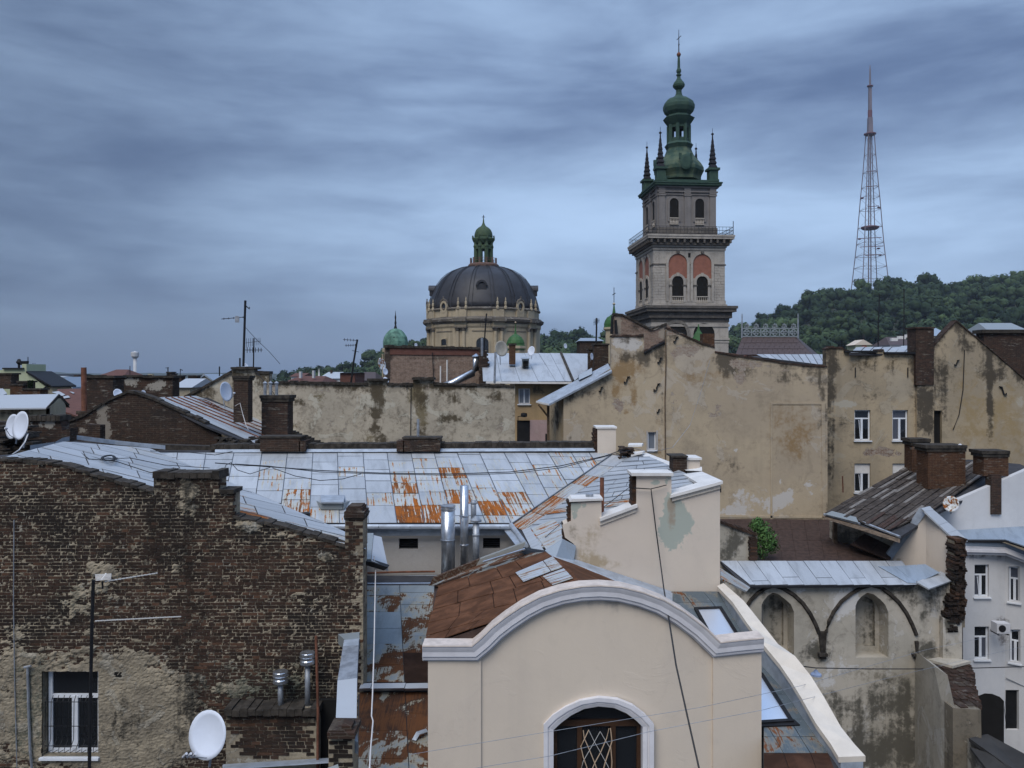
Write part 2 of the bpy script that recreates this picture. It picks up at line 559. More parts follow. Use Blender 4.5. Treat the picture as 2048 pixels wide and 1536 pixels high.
def metalroof(name, base, base2, rustc=(0.33, 0.105, 0.022), rustd=(0.125, 0.05, 0.022), halo=(0.50, 0.46, 0.33), metal=0.25, rough=0.42, sm=(13.0, 0.55), sw=0.50, bw_=0.30):
    m, nt, b = newmat(name)
    uv = nd(nt, 'UVMap').outputs[0]
    g = nd(nt, 'NewGeometry')
    P = g.outputs['Position']
    at = nd(nt, 'Attribute', attribute_name='rust', attribute_type='OBJECT')
    ti = nd(nt, 'Attribute', attribute_name='tint', attribute_type='OBJECT')
    r = at.outputs['Fac']
    st = noise(nt, mapping(nt, uv, (*sm, 1)), 1.0, 4, 0.6)
    stf = noise(nt, mapping(nt, uv, (34.0, 1.3, 1)), 1.0, 4, 0.6)
    bl = noise(nt, mapping(nt, uv, (1.6, 1.4, 1)), 1.0, 7, 0.65, 0.7)
    fi = noise(nt, P, 18.0, 5, 0.65)
    val = M2(nt, 'ADD', M2(nt, 'ADD', M2(nt, 'MULTIPLY', st, sw), M2(nt, 'MULTIPLY', bl, bw_)), M2(nt, 'ADD', M2(nt, 'MULTIPLY', stf, 0.17), M2(nt, 'MULTIPLY', fi, 0.08)))
    val = M2(nt, 'ADD', M2(nt, 'MULTIPLY', M2(nt, 'SUBTRACT', val, 0.52), 1.75), 0.52)
    thr = M2(nt, 'SUBTRACT', 0.86, M2(nt, 'MULTIPLY', r, 0.62))
    d = M2(nt, 'SUBTRACT', val, thr)
    rf = smooth(nt, d, 0.0, 0.06)
    hf = smooth(nt, d, -0.10, 0.0, 0, 0.6)
    gr = noise(nt, mapping(nt, uv, (3.0, 0.7, 1), (3, 1, 0)), 1.0, 7, 0.65, 0.4)
    c = mixc(nt, ti.outputs['Fac'], base, base2)
    c = mixc(nt, smooth(nt, gr, 0.42, 0.75, 0, 0.55), c, tuple(q * 0.55 for q in base2))
    c = mixc(nt, smooth(nt, fi, 0.6, 0.75, 0, 0.35), c, (0.6, 0.62, 0.64))
    c = mixc(nt, hf, c, halo)
    rc = mixc(nt, smooth(nt, M2(nt, 'ADD', M2(nt, 'MULTIPLY', bl, 0.6), M2(nt, 'MULTIPLY', stf, 0.4)), 0.42, 0.60), rustd, rustc)
    rc = mixc(nt, smooth(nt, r, 0.85, 0.98), rc, mixc(nt, smooth(nt, bl, 0.4, 0.65), tuple(q * 0.55 for q in rustd), rustd))
    c = mixc(nt, rf, c, rc)
    nt.links.new(c, b.inputs['Base Color'])
    nt.links.new(M2(nt, 'MULTIPLY', M2(nt, 'SUBTRACT', 1.0, rf), metal), b.inputs['Metallic'])
    nt.links.new(M2(nt, 'ADD', M2(nt, 'ADD', rough, M2(nt, 'MULTIPLY', gr, 0.18)), M2(nt, 'MULTIPLY', rf, 0.4)), b.inputs['Roughness'])
    nt.links.new(M2(nt, 'SUBTRACT', 0.5, M2(nt, 'MULTIPLY', rf, 0.42)), b.inputs['Specular IOR Level'])
    big = noise(nt, P, 2.2, 3)
    bumped(nt, b, M2(nt, 'ADD', M2(nt, 'MULTIPLY', big, 1.0), M2(nt, 'MULTIPLY', fi, 0.05)), 0.35, 0.04)
    return m

def glassmat(name, col=(0.012, 0.014, 0.017), rough=0.05):
    m, nt, b = newmat(name)
    b.inputs['Base Color'].default_value = (*col, 1)
    b.inputs['Roughness'].default_value = rough
    b.inputs['Specular IOR Level'].default_value = 0.6
    return m

M = {}
M['brick'] = brickgeo('brick_clay', (0.028, 0.018, 0.013), (0.062, 0.035, 0.024), (0.100, 0.052, 0.032))
M['brickr'] = brickgeo('brick_brown', (0.034, 0.022, 0.016), (0.066, 0.037, 0.025), (0.09, 0.046, 0.027))
M['mortar'] = plaster('mortar', (0.33, 0.275, 0.195), (0.22, 0.185, 0.135), dark=(0.045, 0.04, 0.032), brown=(0.115, 0.115, 0.085), light=(0.36, 0.335, 0.28), sc_=2.2, mott=0.9, streak=0.2, bump=0.6)
M['brickfar'] = brickmat('old_brickwork', (0.064, 0.036, 0.025), (0.038, 0.025, 0.019), (0.088, 0.069, 0.052), g0=0.46, pl=0.07, plc=(0.27, 0.235, 0.19))
M['brickred'] = brickmat('red_brickwork', (0.090, 0.043, 0.024), (0.068, 0.034, 0.020), (0.13, 0.08, 0.05), g0=0.60)
M['brickblk'] = brickmat('sooty_brickwork', (0.075, 0.040, 0.028), (0.04, 0.026, 0.020), (0.08, 0.062, 0.048), g0=0.40)
M['brickpale'] = brickmat('pale_brickwork', (0.27, 0.185, 0.14), (0.215, 0.145, 0.11), (0.30, 0.25, 0.20), g0=0.62, plc=(0.33, 0.28, 0.22), pl=0.06)
M['darkcap'] = simple('mossy_coping', (0.060, 0.050, 0.040), 0.95, var=0.6, scale=5, bump=0.8)
M['mid'] = plaster('pale_flaking_plaster', (0.47, 0.405, 0.31), (0.38, 0.33, 0.255), dark=(0.075, 0.058, 0.036), brown=(0.17, 0.135, 0.075), light=(0.50, 0.46, 0.37), b1=(0.30, 0.215, 0.165), b2=(0.22, 0.165, 0.13), mort=(0.36, 0.32, 0.26), mott=1.5, streak=0.15, sc_=0.8, bump=0.6)
M['beige'] = plaster('beige_plaster', (0.455, 0.365, 0.25), (0.385, 0.31, 0.22), dark=(0.095, 0.078, 0.057), brown=(0.27, 0.175, 0.085), light=(0.52, 0.485, 0.44), b1=(0.27, 0.19, 0.14), b2=(0.20, 0.14, 0.11), mott=0.55, streak=0.14, sc_=0.55)
M['beige2'] = plaster('tan_plaster', (0.41, 0.325, 0.215), (0.32, 0.26, 0.18), dark=(0.060, 0.050, 0.038), brown=(0.32, 0.235, 0.125), light=(0.40, 0.36, 0.29), mott=0.7, streak=0.20, sc_=0.6)
M['yellow'] = plaster('ochre_plaster', (0.40, 0.285, 0.155), (0.34, 0.24, 0.135), mott=0.4, streak=0.2)
M['pinkwall'] = plaster('pink_plaster', (0.42, 0.30, 0.29), (0.37, 0.27, 0.26), mott=0.3, streak=0.1)
M['cream'] = plaster('cream_render', (0.635, 0.545, 0.45), (0.60, 0.515, 0.43), dark=(0.33, 0.275, 0.21), brown=(0.38, 0.295, 0.19), light=(0.37, 0.40, 0.345), mott=0.10, streak=0.06, bump=0.12)
M['cream2'] = plaster('gable_render', (0.665, 0.565, 0.45), (0.635, 0.54, 0.435), dark=(0.38, 0.33, 0.28), light=(0.60, 0.53, 0.47), mott=0.12, streak=0.10, bump=0.15, sc_=0.8)
M['whitewall'] = plaster('white_render', (0.60, 0.59, 0.585), (0.55, 0.545, 0.545), dark=(0.16, 0.15, 0.15), brown=(0.40, 0.34, 0.30), light=(0.64, 0.62, 0.62), mott=0.14, streak=0.07, bump=0.1)
M['gothic'] = plaster('stained_render', (0.47, 0.42, 0.345), (0.36, 0.325, 0.265), dark=(0.085, 0.078, 0.062), brown=(0.19, 0.165, 0.12), light=(0.56, 0.535, 0.50), mott=0.75, streak=0.12, sc_=0.6)
M['greywall'] = plaster('grey_render', (0.40, 0.375, 0.35), (0.36, 0.34, 0.315), mott=0.2, streak=0.1)
M['metal'] = metalroof('galvanised_sheet', (0.49, 0.505, 0.52), (0.38, 0.395, 0.41))
M['seam'] = simple('seam_line', (0.13, 0.15, 0.18), 0.6, var=0.3)
M['metald'] = metalroof('dull_sheet', (0.275, 0.30, 0.305), (0.20, 0.225, 0.23), rustc=(0.120, 0.052, 0.024), rustd=(0.046, 0.027, 0.020), halo=(0.36, 0.30, 0.19), metal=0.2, rough=0.38, sm=(3.2, 0.8), sw=0.24, bw_=0.60)
M['metalf'] = metalroof('slate_grey_sheet', (0.125, 0.15, 0.165), (0.09, 0.112, 0.122), rustc=(0.16, 0.065, 0.03), rustd=(0.07, 0.036, 0.024), halo=(0.22, 0.19, 0.14), metal=0.1, rough=0.42, sm=(3.2, 0.8), sw=0.24, bw_=0.60)
M['rustroof'] = metalroof('rusted_sheet', (0.50, 0.53, 0.57), (0.42, 0.45, 0.49), rustc=(0.20, 0.085, 0.040), rustd=(0.150, 0.068, 0.036))
M['metalb'] = metalroof('blue_grey_sheet', (0.29, 0.345, 0.41), (0.26, 0.31, 0.37), metal=0.15, rough=0.5)
M['underlay'] = simple('dark_gap', (0.05, 0.05, 0.055), 0.9)
M['galv'] = simple('galvanised_steel', (0.55, 0.57, 0.60), 0.28, 0.85, var=0.25, scale=6, spec=0.5)
M['galvdull'] = simple('weathered_zinc', (0.38, 0.40, 0.43), 0.5, 0.5, var=0.35, scale=5)
M['zinc'] = simple('zinc_flashing', (0.42, 0.46, 0.51), 0.45, 0.25, var=0.25, scale=4)
M['coping'] = simple('painted_coping', (0.72, 0.69, 0.65), 0.6, var=0.14, scale=3, bump=0.1)
M['moulding'] = simple('white_moulding', (0.70, 0.68, 0.69), 0.75, var=0.10, scale=4, bump=0.12)
M['pinkcap'] = simple('worn_pink_coping', (0.64, 0.54, 0.46), 0.75, var=0.22, scale=5, bump=0.2)
M['creamcap'] = simple('cream_coping', (0.66, 0.585, 0.49), 0.75, var=0.10, scale=2.5, bump=0.15)
M['frame'] = simple('white_window_frame', (0.72, 0.74, 0.77), 0.5, var=0.08)
M['glass'] = glassmat('dark_glass')
M['glassblack'] = glassmat('black_glass')
M['glassdim'] = glassmat('half_curtained_glass', (0.075, 0.080, 0.10), 0.1)
M['glassgrey'] = glassmat('curtained_glass', (0.16, 0.18, 0.21), 0.15)
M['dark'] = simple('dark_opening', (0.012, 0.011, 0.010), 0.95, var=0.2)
M['iron'] = simple('black_iron', (0.020, 0.020, 0.022), 0.6, 0.3, var=0.3)
M['wire'] = simple('black_cable', (0.020, 0.021, 0.024), 0.6, var=0.2)
M['whitewire'] = simple('white_cable', (0.62, 0.58, 0.55), 0.5, var=0.1)
M['dish'] = simple('dish_enamel', (0.66, 0.70, 0.78), 0.45, var=0.06, scale=2)
M['dishtan'] = simple('weathered_dish', (0.40, 0.37, 0.31), 0.6, var=0.25, scale=3)
M['dishrust'] = metalroof('rusting_dish', (0.66, 0.68, 0.72), (0.62, 0.64, 0.68), metal=0.0, sm=(6, 6))
M['wood'] = simple('weathered_timber', (0.16, 0.11, 0.07), 0.85, var=0.5, scale=6, bump=0.3)
M['brownwood'] = simple('brown_window_timber', (0.060, 0.030, 0.016), 0.4, var=0.3)
M['slate'] = simple('old_asbestos_sheet', (0.075, 0.060, 0.050), 0.9, var=0.5, scale=4, bump=0.6)
M['slatel'] = simple('pale_asbestos_sheet', (0.21, 0.19, 0.172), 0.9, var=0.35, scale=5, bump=0.6)
M['slater'] = simple('rusty_patch_sheet', (0.066, 0.040, 0.031), 0.9, var=0.4, scale=5, bump=0.4)
M['browntile'] = simple('brown_roof_tile', (0.085, 0.058, 0.052), 0.6, var=0.25, scale=8)
M['redroof'] = simple('red_roof_tile', (0.135, 0.060, 0.045), 0.85, var=0.25, scale=3)
M['rustpipe'] = simple('rusty_pipe', (0.21, 0.085, 0.05), 0.85, var=0.45, scale=5)
M['copper'] = simple('green_copper', (0.028, 0.060, 0.045), 0.75, col2=(0.042, 0.080, 0.056), scale=1.4)
M['copperold'] = simple('weathered_copper', (0.026, 0.060, 0.044), 0.75, col2=(0.090, 0.120, 0.072), scale=0.9)
M['copperlight'] = simple('pale_copper', (0.14, 0.27, 0.20), 0.75, col2=(0.05, 0.11, 0.08), scale=1.1)
M['greenpaint'] = simple('green_painted_dome', (0.045, 0.125, 0.036), 0.6, var=0.25, scale=1.5)
M['lantern'] = simple('lantern_copper', (0.060, 0.092, 0.044), 0.75, col2=(0.034, 0.060, 0.035), scale=1.3)
M['lead'] = simple('dark_dome_sheet', (0.040, 0.039, 0.043), 0.5, 0.1, var=0.25, scale=0.8)
M['leadrib'] = simple('dome_rib', (0.028, 0.028, 0.031), 0.5, var=0.2)
M['spike'] = simple('dark_pinnacle', (0.012, 0.012, 0.016), 0.7, var=0.3)
M['stone'] = plaster('tower_stone', (0.43, 0.385, 0.33), (0.35, 0.315, 0.275), dark=(0.085, 0.076, 0.066), light=(0.45, 0.41, 0.355), mott=0.7, streak=0.35, sc_=0.7, bump=0.3)
M['stoned'] = plaster('upper_tower_stone', (0.225, 0.205, 0.19), (0.185, 0.168, 0.157), dark=(0.08, 0.072, 0.065), light=(0.23, 0.205, 0.185), mott=0.4, streak=0.2, sc_=0.7, bump=0.2)
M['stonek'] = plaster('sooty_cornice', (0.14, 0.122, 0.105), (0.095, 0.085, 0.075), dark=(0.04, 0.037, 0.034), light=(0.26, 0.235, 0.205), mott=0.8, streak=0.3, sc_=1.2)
M['pinkpanel'] = simple('brick_red_panel', (0.30, 0.125, 0.085), 0.85, var=0.2, scale=2)
M['baluster'] = simple('pale_baluster', (0.42, 0.37, 0.31), 0.8, var=0.15)
M['church'] = plaster('church_stone', (0.43, 0.355, 0.245), (0.37, 0.305, 0.21), dark=(0.10, 0.083, 0.062), light=(0.43, 0.36, 0.25), mott=0.4, streak=0.35, sc_=0.4, bump=0.15)
M['churchd'] = plaster('church_cornice', (0.17, 0.145, 0.115), (0.12, 0.105, 0.09), mott=0.8, streak=0.3, sc_=1.0)
M['orangerail'] = simple('rusty_gallery', (0.14, 0.085, 0.065), 0.8, var=0.3)
M['mast'] = simple('mast_steel', (0.20, 0.17, 0.19), 0.6, var=0.2, scale=0.05)
M['mastred'] = simple('mast_red_paint', (0.17, 0.075, 0.085), 0.6, var=0.2, scale=0.05)
M['lime'] = plaster('pale_green_render', (0.44, 0.47, 0.31), (0.41, 0.44, 0.29), mott=0.15, streak=0.08)
M['tan'] = plaster('tan_render', (0.42, 0.36, 0.25), (0.37, 0.32, 0.23), mott=0.4, streak=0.2)
M['asphalt'] = simple('dark_paving', (0.050, 0.046, 0.042), 0.9, var=0.4, scale=0.6)
M['earth'] = simple('hill_soil', (0.040, 0.047, 0.028), 0.95, var=0.3, scale=0.02)
M['farhill'] = simple('distant_wood', (0.040, 0.055, 0.040), 0.95, var=0.3, scale=0.01)
M['gold'] = simple('gold_cord', (0.55, 0.40, 0.27), 0.5, var=0.15, scale=6)
M['whitecord'] = simple('pale_cord', (0.55, 0.53, 0.50), 0.5, var=0.1)
M['blackplastic'] = simple('black_plastic', (0.022, 0.022, 0.025), 0.5)
M['whiteplastic'] = simple('white_plastic', (0.62, 0.62, 0.65), 0.5, var=0.08)
M['lampblue'] = simple('lamp_shade_enamel', (0.28, 0.34, 0.48), 0.4)
M['concrete'] = simple('water_tower_concrete', (0.50, 0.50, 0.50), 0.8, var=0.1, scale=0.5)

M['gothicshade'] = plaster('shaded_stained_render', (0.25, 0.205, 0.15), (0.17, 0.145, 0.11), dark=(0.05, 0.043, 0.033), light=(0.34, 0.30, 0.24), mott=1.2, streak=0.4, sc_=0.9)  # stained render for the buttress front, its shade put into the darker colour

def foliage(name, c1, c2, c3, s1=0.5):
    m, nt, b = newmat(name)
    g = nd(nt, 'NewGeometry')
    oi = nd(nt, 'ObjectInfo')
    n1 = noise(nt, g.outputs['Position'], s1, 4)
    n2 = noise(nt, g.outputs['Position'], s1 * 0.12, 3)
    c = mixc(nt, g.outputs['Random Per Island'], c1, c2)
    c = mixc(nt, smooth(nt, n2, 0.48, 0.66, 0, 0.75), c, c3)
    c = mixc(nt, smooth(nt, n1, 0.45, 0.7, 0, 0.6), c, tuple(q * 0.55 for q in c1))
    tn = nd(nt, 'Attribute', attribute_name='tone')
    c = mixc(nt, tn.outputs['Fac'], c, tuple(q * 1.9 for q in c3))
    nt.links.new(c, b.inputs['Base Color'])
    b.inputs['Roughness'].default_value = 0.8
    b.inputs['Specular IOR Level'].default_value = 0.15
    return m
M['leaf'] = foliage('hill_foliage', (0.014, 0.029, 0.016), (0.026, 0.046, 0.022), (0.042, 0.064, 0.026), 0.10)
M['leafnear'] = foliage('bush_foliage', (0.045, 0.105, 0.030), (0.075, 0.155, 0.045), (0.09, 0.17, 0.05), 4.0)
# ------------------------------------------------------------------ the ground under the town
g = MB().add([(-4000, -200, 0), (4000, -200, 0), (4000, 4200, 0), (-4000, 4200, 0)], [(0, 1, 2, 3)])
tag(g.build('ground', M['asphalt']), kind='structure')

def fb(x, y, z=0.0, o=4):
    return mn.fractal(Vector((x, y, z)), 0.9, 2.1, o)

def casement(parent, px0, px1, py0, py1, Y, frm=0.07, transom=0.30, mull=True, sill=True, glass='glass', fmat='frame', dep=0.14, openleaf=False, name='window'):
    """a window in its opening; Y may be the depth of a slanting wall"""
    Yf = Y if callable(Y) else (lambda p: Y)
    A_, B_ = W(px0, py1, Yf(px0)), W(px1, py1, Yf(px1))
    u = B_ - A_
    u.z = 0
    x0, x1, z0 = 0.0, u.length, A_.z
    z1 = zat(py0, Yf(px0))
    u.normalize()
    n_ = Vector((-u.y, u.x, 0))
    def fin(m, nm, mt, par):
        m.v = [Vector((A_.x, A_.y, 0)) + u * v.x + n_ * v.y + Vector((0, 0, v.z)) for v in m.v]
        return m.build(nm, M[mt], par)
    y0, y1 = dep, dep + 0.07
    m = MB()
    m.box(x0, x0 + frm, y0, y1, z0, z1).box(x1 - frm, x1, y0, y1, z0, z1)
    m.box(x0 + frm, x1 - frm, y0 + .002, y1, z0, z0 + frm).box(x0 + frm, x1 - frm, y0 + .002, y1, z1 - frm * .8, z1)
    zt = z1 - (z1 - z0) * transom
    xm = (x0 + x1) / 2
    if transom: m.box(x0 + frm, x1 - frm, y0 + .004, y1, zt - frm * .5, zt + frm * .5)
    if mull: m.box(xm - frm * .75, xm + frm * .75, y0 - .012, y1, z0 + frm, zt)
    w_ = fin(m, name, fmat, parent)
    cells = []
    if transom:
        cells.append((x0 + frm, x1 - frm, zt + frm * .5, z1 - frm * .8))
    if mull:
        cells += [(x0 + frm, xm - frm * .75, z0 + frm, zt), (xm + frm * .75, x1 - frm, z0 + frm, zt)]
    else:
        cells.append((x0 + frm, x1 - frm, z0 + frm, zt))
    for i, c in enumerate(cells):
        fin(MB().box(c[0], c[1], y0 + .04, y0 + .05, c[2], c[3]), 'pane', 'glassdim' if glass == 'glass' and R() < .35 else glass, w_)
    if openleaf:
        fin(MB().tube([(xm - frm, y0 - .02, z0 + frm), (xm - frm - .12, y0 - .10, zt - frm)], .022, 4), 'open_sash', fmat, w_)
    if sill:
        fin(MB().box(x0 - .06, x1 + .06, -.10, y0 - .005, z0 - .06, z0 - .005), 'sill', 'frame' if fmat == 'frame' else 'moulding', w_)
    return w_

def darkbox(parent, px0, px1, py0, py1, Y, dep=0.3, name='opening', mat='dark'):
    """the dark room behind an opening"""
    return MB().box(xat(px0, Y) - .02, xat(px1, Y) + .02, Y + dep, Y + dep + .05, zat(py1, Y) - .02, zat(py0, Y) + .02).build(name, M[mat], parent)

BRK = {}
def brick_variants(L, H, D, key):
    if key in BRK: return BRK[key]
    out = []
    for i in range(8):
        m = MB()
        j = lambda a: U(-a, a)
        q = [(-L / 2 + j(.006), 0, -H / 2 + j(.004)), (L / 2 + j(.006), j(.004), -H / 2 + j(.004)), (L / 2 + j(.006), j(.004), H / 2 + j(.004)), (-L / 2 + j(.006), 0, H / 2 + j(.004))]
        vs = q + [(x, D, z) for x, _, z in q]
        m.add(vs, [(0, 1, 2, 3), (3, 2, 6, 7), (1, 5, 6, 2), (4, 0, 3, 7), (5, 1, 0, 4)])
        me = bpy.data.meshes.new('brick')
        me.from_pydata([tuple(v) for v in m.v], [], m.f)
        me.materials.append(M['brick'])
        out.append(me)
    BRK[key] = out
    return out

def lay_bricks(parent, keep, px0, px1, py0, py1, Y, singles=0, mat='brick', crs=6.7, bl=14.6, depth=0.09, name='brick_courses', jit=0.006):
    s = Y / F
    L, H = bl * s - .014, crs * s - .015
    spots = []
    py = py1
    row = 0
    while py > py0:
        px = px0 + (0 if row % 2 else -bl / 2) + U(-1, 1)
        while px < px1:
            ln = bl * (2 if R() < 0.16 else 1) * U(.94, 1.06)
            cx, cy = px + ln / 2, py - crs / 2
            wv = 0.9 * math.sin(px * .011 + row * .3)
            if keep(cx, cy + wv, ln): spots.append((cx, cy + wv, ln))
            px += ln
        py -= crs
        row += 1
    random.shuffle(spots)
    var = brick_variants(L, H, depth, (name, round(Y, 1)))
    solo = [q for q in spots if q[2] < bl * 1.1][:singles]
    ss = set(solo)
    for cx, cy, ln in solo:
        p = W(cx, cy, Y)
        o = bpy.data.objects.new('brick', random.choice(var))
        o.location = p - org(parent) - Vector((0, U(-jit, jit), 0))
        o.rotation_euler = (0, U(-.02, .02), 0)
        link(o, parent)
    m = MB()
    for q in spots:
        if q in ss: continue
        cx, cy, ln = q
        p = W(cx, cy, Y)
        y = Y - U(-jit, jit)
        l2 = (ln * s - .014) / 2
        j = lambda a: U(-a, a)
        v = [(p.x - l2 + j(.007), y + j(.003), p.z - H / 2 + j(.005)), (p.x + l2 + j(.007), y + j(.003), p.z - H / 2 + j(.005)),
             (p.x + l2 + j(.007), y + j(.003), p.z + H / 2 + j(.005)), (p.x - l2 + j(.007), y + j(.003), p.z + H / 2 + j(.005))]
        vs = v + [(a, y + depth, c) for a, b, c in v]
        m.add(vs, [(0, 1, 2, 3), (3, 2, 6, 7), (1, 5, 6, 2), (4, 0, 3, 7), (5, 1, 0, 4)])
    if m.f:
        m.build(name, M[mat], parent, kind='stuff')

def brick_stack(parent, name, px0, px1, pyt, pyb, Y, depth, cap=True, mat='brickblk', capmat='darkcap', over=3, capn=2, real=False, crs=6.7, bl=14.6, matgeo='brickr'):
    """a chimney stack: shaft, oversailing courses on top; near ones get real bricks on the front"""
    m = MB().blk(px0, px1, pyt, pyb, Y + (0.012 if real else 0), depth)
    sh = m.build(name, M['mortar' if real else mat], parent)
    if real:
        lay_bricks(sh, lambda x, y, l: px0 < x - l / 2 + 2 and x + l / 2 < px1 + 2, px0, px1, pyt, pyb, Y, 0, matgeo, crs, bl, .05)
    if cap:
        c = MB()
        h = (pyb - pyt) * 0.0
        t = max(3.0, over * 1.6)
        for k in range(capn):
            e = over * (1 - .45 * k)
            d = e * Y / F
            yy = pyt + t * (1 - k) - t
            q = [W(px0 - e, pyt + t * (k) , Y - d), W(px1 + e, pyt + t * (k), Y - d)]
            c.prism([q[0], q[1], q[1] + Vector((U(-.02, .02), 0, t * Y / F)), q[0] + Vector((U(-.02, .02), 0, t * Y / F))], (0, depth + 2 * d, 0))
        c.build('chimney_cap', M[capmat], sh)
    return sh

# ================================================================== A. the dark brick house on the left
BY = 18.0
bh = thing('brick_house', 'dark old brick house with a flaking blank wall and barred window on the left', 'house', (xat(360, BY), BY, 0))
btop = [(-290, 926), (-30, 918), (0, 920), (60, 923), (120, 930), (180, 948), (307, 985), (307, 950), (437, 947), (437, 982), (465, 984), (465, 1034), (560, 1054), (650, 1080), (690, 1094), (726, 1098)]
bspots = [(115, 1430, 170, 120, .80), (260, 1410, 110, 95, .62), (300, 1500, 110, 60, .40), (200, 1165, 60, 40, .30), (160, 1215, 90, 40, .27), (200, 1130, 60, 22, .28), (375, 990, 32, 55, .50),
          (352, 1130, 26, 26, .34), (497, 1050, 26, 18, .52), (572, 1072, 32, 12, .45), (648, 1113, 20, 12, .6), (600, 1200, 90, 22, .26), (560, 1365, 95, 60, .27), (430, 1370, 80, 40, .22),
          (80, 960, 60, 12, .25), (245, 1000, 25, 12, .35), (440, 1200, 60, 30, .2), (630, 1230, 40, 20, .2), (395, 1455, 60, 60, .2), (20, 1300, 40, 90, .2)]
def bmask(px, py):
    v = 0.13 + 0.22 * fb(px * .018, py * .030, 3.1, 5) + 0.16 * fb(px * .09, py * .13, 7.7, 3)
    for (a, b, c, d, e) in bspots:
        q = ((px - a) / c) ** 2 + ((py - b) / d) ** 2
        if q < 5: v += e * math.exp(-q)
    return v
def sst(a, b, x):
    t = max(0, min(1, (x - a) / (b - a)))
    return t * t * (3 - 2 * t)
def bdisp(px, py):
    v = bmask(px, py)
    return -0.007 + 0.013 * fb(px * .16, py * .24, 1.0, 3) + 0.040 * sst(.42, .62, v) + (0.012 * fb(px * .05, py * .05, 5, 3) if v > .5 else 0)
BWIN = (85, 198, 1342, 1512, .34)
bst = [(380, 1040, 26, 90, 'r', .5), (690, 1150, 50, 60, 'r', .5), (300, 1060, 40, 60, 'r', .3), (470, 1060, 40, 30, 'r', .45), (200, 965, 200, 18, 'r', .5), (400, 1330, 60, 180, 'r', .55), (330, 1100, 60, 80, 'r', .25), (360, 960, 60, 40, 'r', .3), (530, 1390, 130, 60, 'g', .75), (600, 1100, 120, 22, 'r', .4), (150, 1200, 100, 60, 'g', .3), (250, 1455, 50, 60, 'r', .35),
       (640, 1105, 30, 16, 'a', .5), (500, 1052, 30, 20, 'a', .5), (375, 1000, 30, 50, 'a', .35), (60, 1420, 40, 120, 'g', .5)]
wall('plaster_layer', btop, 1640, BY, M['mortar'], bh, .5, 2.6, bst, [BWIN], bdisp)
bkeep = lambda x, y, l: (y - 3.5 > pl_eval(btop, x, x) and x + l / 2 < 728 and not (BWIN[0] - 4 < x + l / 2 and x - l / 2 < BWIN[1] + 4 and BWIN[2] - 4 < y < BWIN[3] + 4)
                         and not (x - l / 2 < 307 < x + l / 2 and y < 988) and bmask(x, y) < .62)
lay_bricks(bh, bkeep, -288, 727, 918, 1600, BY, 300)
# the body of the house behind the blank wall
MB().prism([(-17, BY + .52, 0), (xat(722, BY), BY + .52, 0), (-4.65, 25.2, 0), (-5.4, 29.4, 0), (-17, 29.4, 0)], (0, 0, 15.2)).build('rear_wall', M['brickblk'], bh)
# coping of old brick along the sloping top
for a, b in zip(btop, btop[1:]):
    if b[0] - a[0] < 5 or 307 <= a[0] < 465 or a[0] >= 690: continue
    n = max(1, int((b[0] - a[0]) / 15))
    for i in range(n):
        p, q = lerp(a, b, i / n), lerp(a, b, (i + .95) / n)
        t = U(1.5, 5.0)
        MB().slab([(p[0], p[1] + U(1, 4), BY - .03 + U(-.03, .02)), (q[0], q[1] + U(1, 4), BY - .03), (q[0], q[1] - t, BY - .03), (p[0], p[1] - t * U(.6, 1.1), BY - .03)], (0, .42, 0)).build('coping_stone', M['darkcap'], bh)
for i in range(9):
    p0, p1 = 305 + i * 14.9, 305 + (i + U(.92, .97)) * 14.9
    MB().blk(p0, p1, 944 + U(-2, 2) - (i == 1) * 3, 955 + U(0, 4), BY - .05, .62, .6).build('coping_stone', M['darkcap'], bh)
for i in range(2):
    MB().blk(438 + i * 15, 452 + i * 15, 979, 988, BY - .05, .6, .6).build('coping_stone', M['darkcap'], bh)
# barred window
ww = casement(bh, 88, 195, 1342, 1512, BY, .085, .33, True, True, 'glassblack', 'frame', .18)
bars = MB()
xs0, xs1, zb0, zb1 = xat(90, BY), xat(193, BY), zat(1502, BY), zat(1394, BY)
for i in range(10):
    x = xs0 + (xs1 - xs0) * i / 9
    pts = [(x, BY + .10, zb1), (x, BY + .02, zb1 - .1), (x, BY - .0, zb0 + .25), (x, BY - .13, zb0 + .12), (x, BY - .15, zb0 + .03), (x, BY + .05, zb0)]
    bars.tube(pts, .008, 4)
for z in (zb1 - .1, zb0 + .55, zb0 + .12):
    bars.tube([(xs0, BY - .02, z), (xs1, BY - .02, z)], .009, 4)
bars.build('window_bars', M['iron'], ww)
MB().box(xat(228, BY), xat(245, BY), BY - .035, BY + .06, zat(1353, BY), zat(1343, BY)).build('wall_vent', M['dark'], bh)
MB().tube([W(55, 1332, BY - .08), W(57, 1420, BY - .08), W(60, 1500, BY - .08), W(66, 1560, BY - .1)], .03, 6).tube([W(48, 1335, BY - .1), W(62, 1332, BY - .1)], .025, 6).build('drain_pipe', M['galvdull'], bh)
MB().tube([W(28, 1040, BY - .06), W(27, 1200, BY - .06), W(29, 1350, BY - .06), W(34, 1540, BY - .06)], .012, 5).build('wall_conduit', M['galvdull'], bh)
# small end chimney
brick_stack(bh, 'chimney', 690, 726, 1035, 1097, BY - .004, .55, True, 'brickblk', 'darkcap', 3, 2, True)
c2 = MB()
for i, (a, b, t, e) in enumerate(((688, 728, 1024, 1036), (692, 724, 1016, 1024), (695, 722, 1012.5, 1016))):
    c2.blk(a, b, t, e, BY - .06 + i * .03, .62 - i * .06)
c2.build('chimney_cap', M['brickblk'], bh)

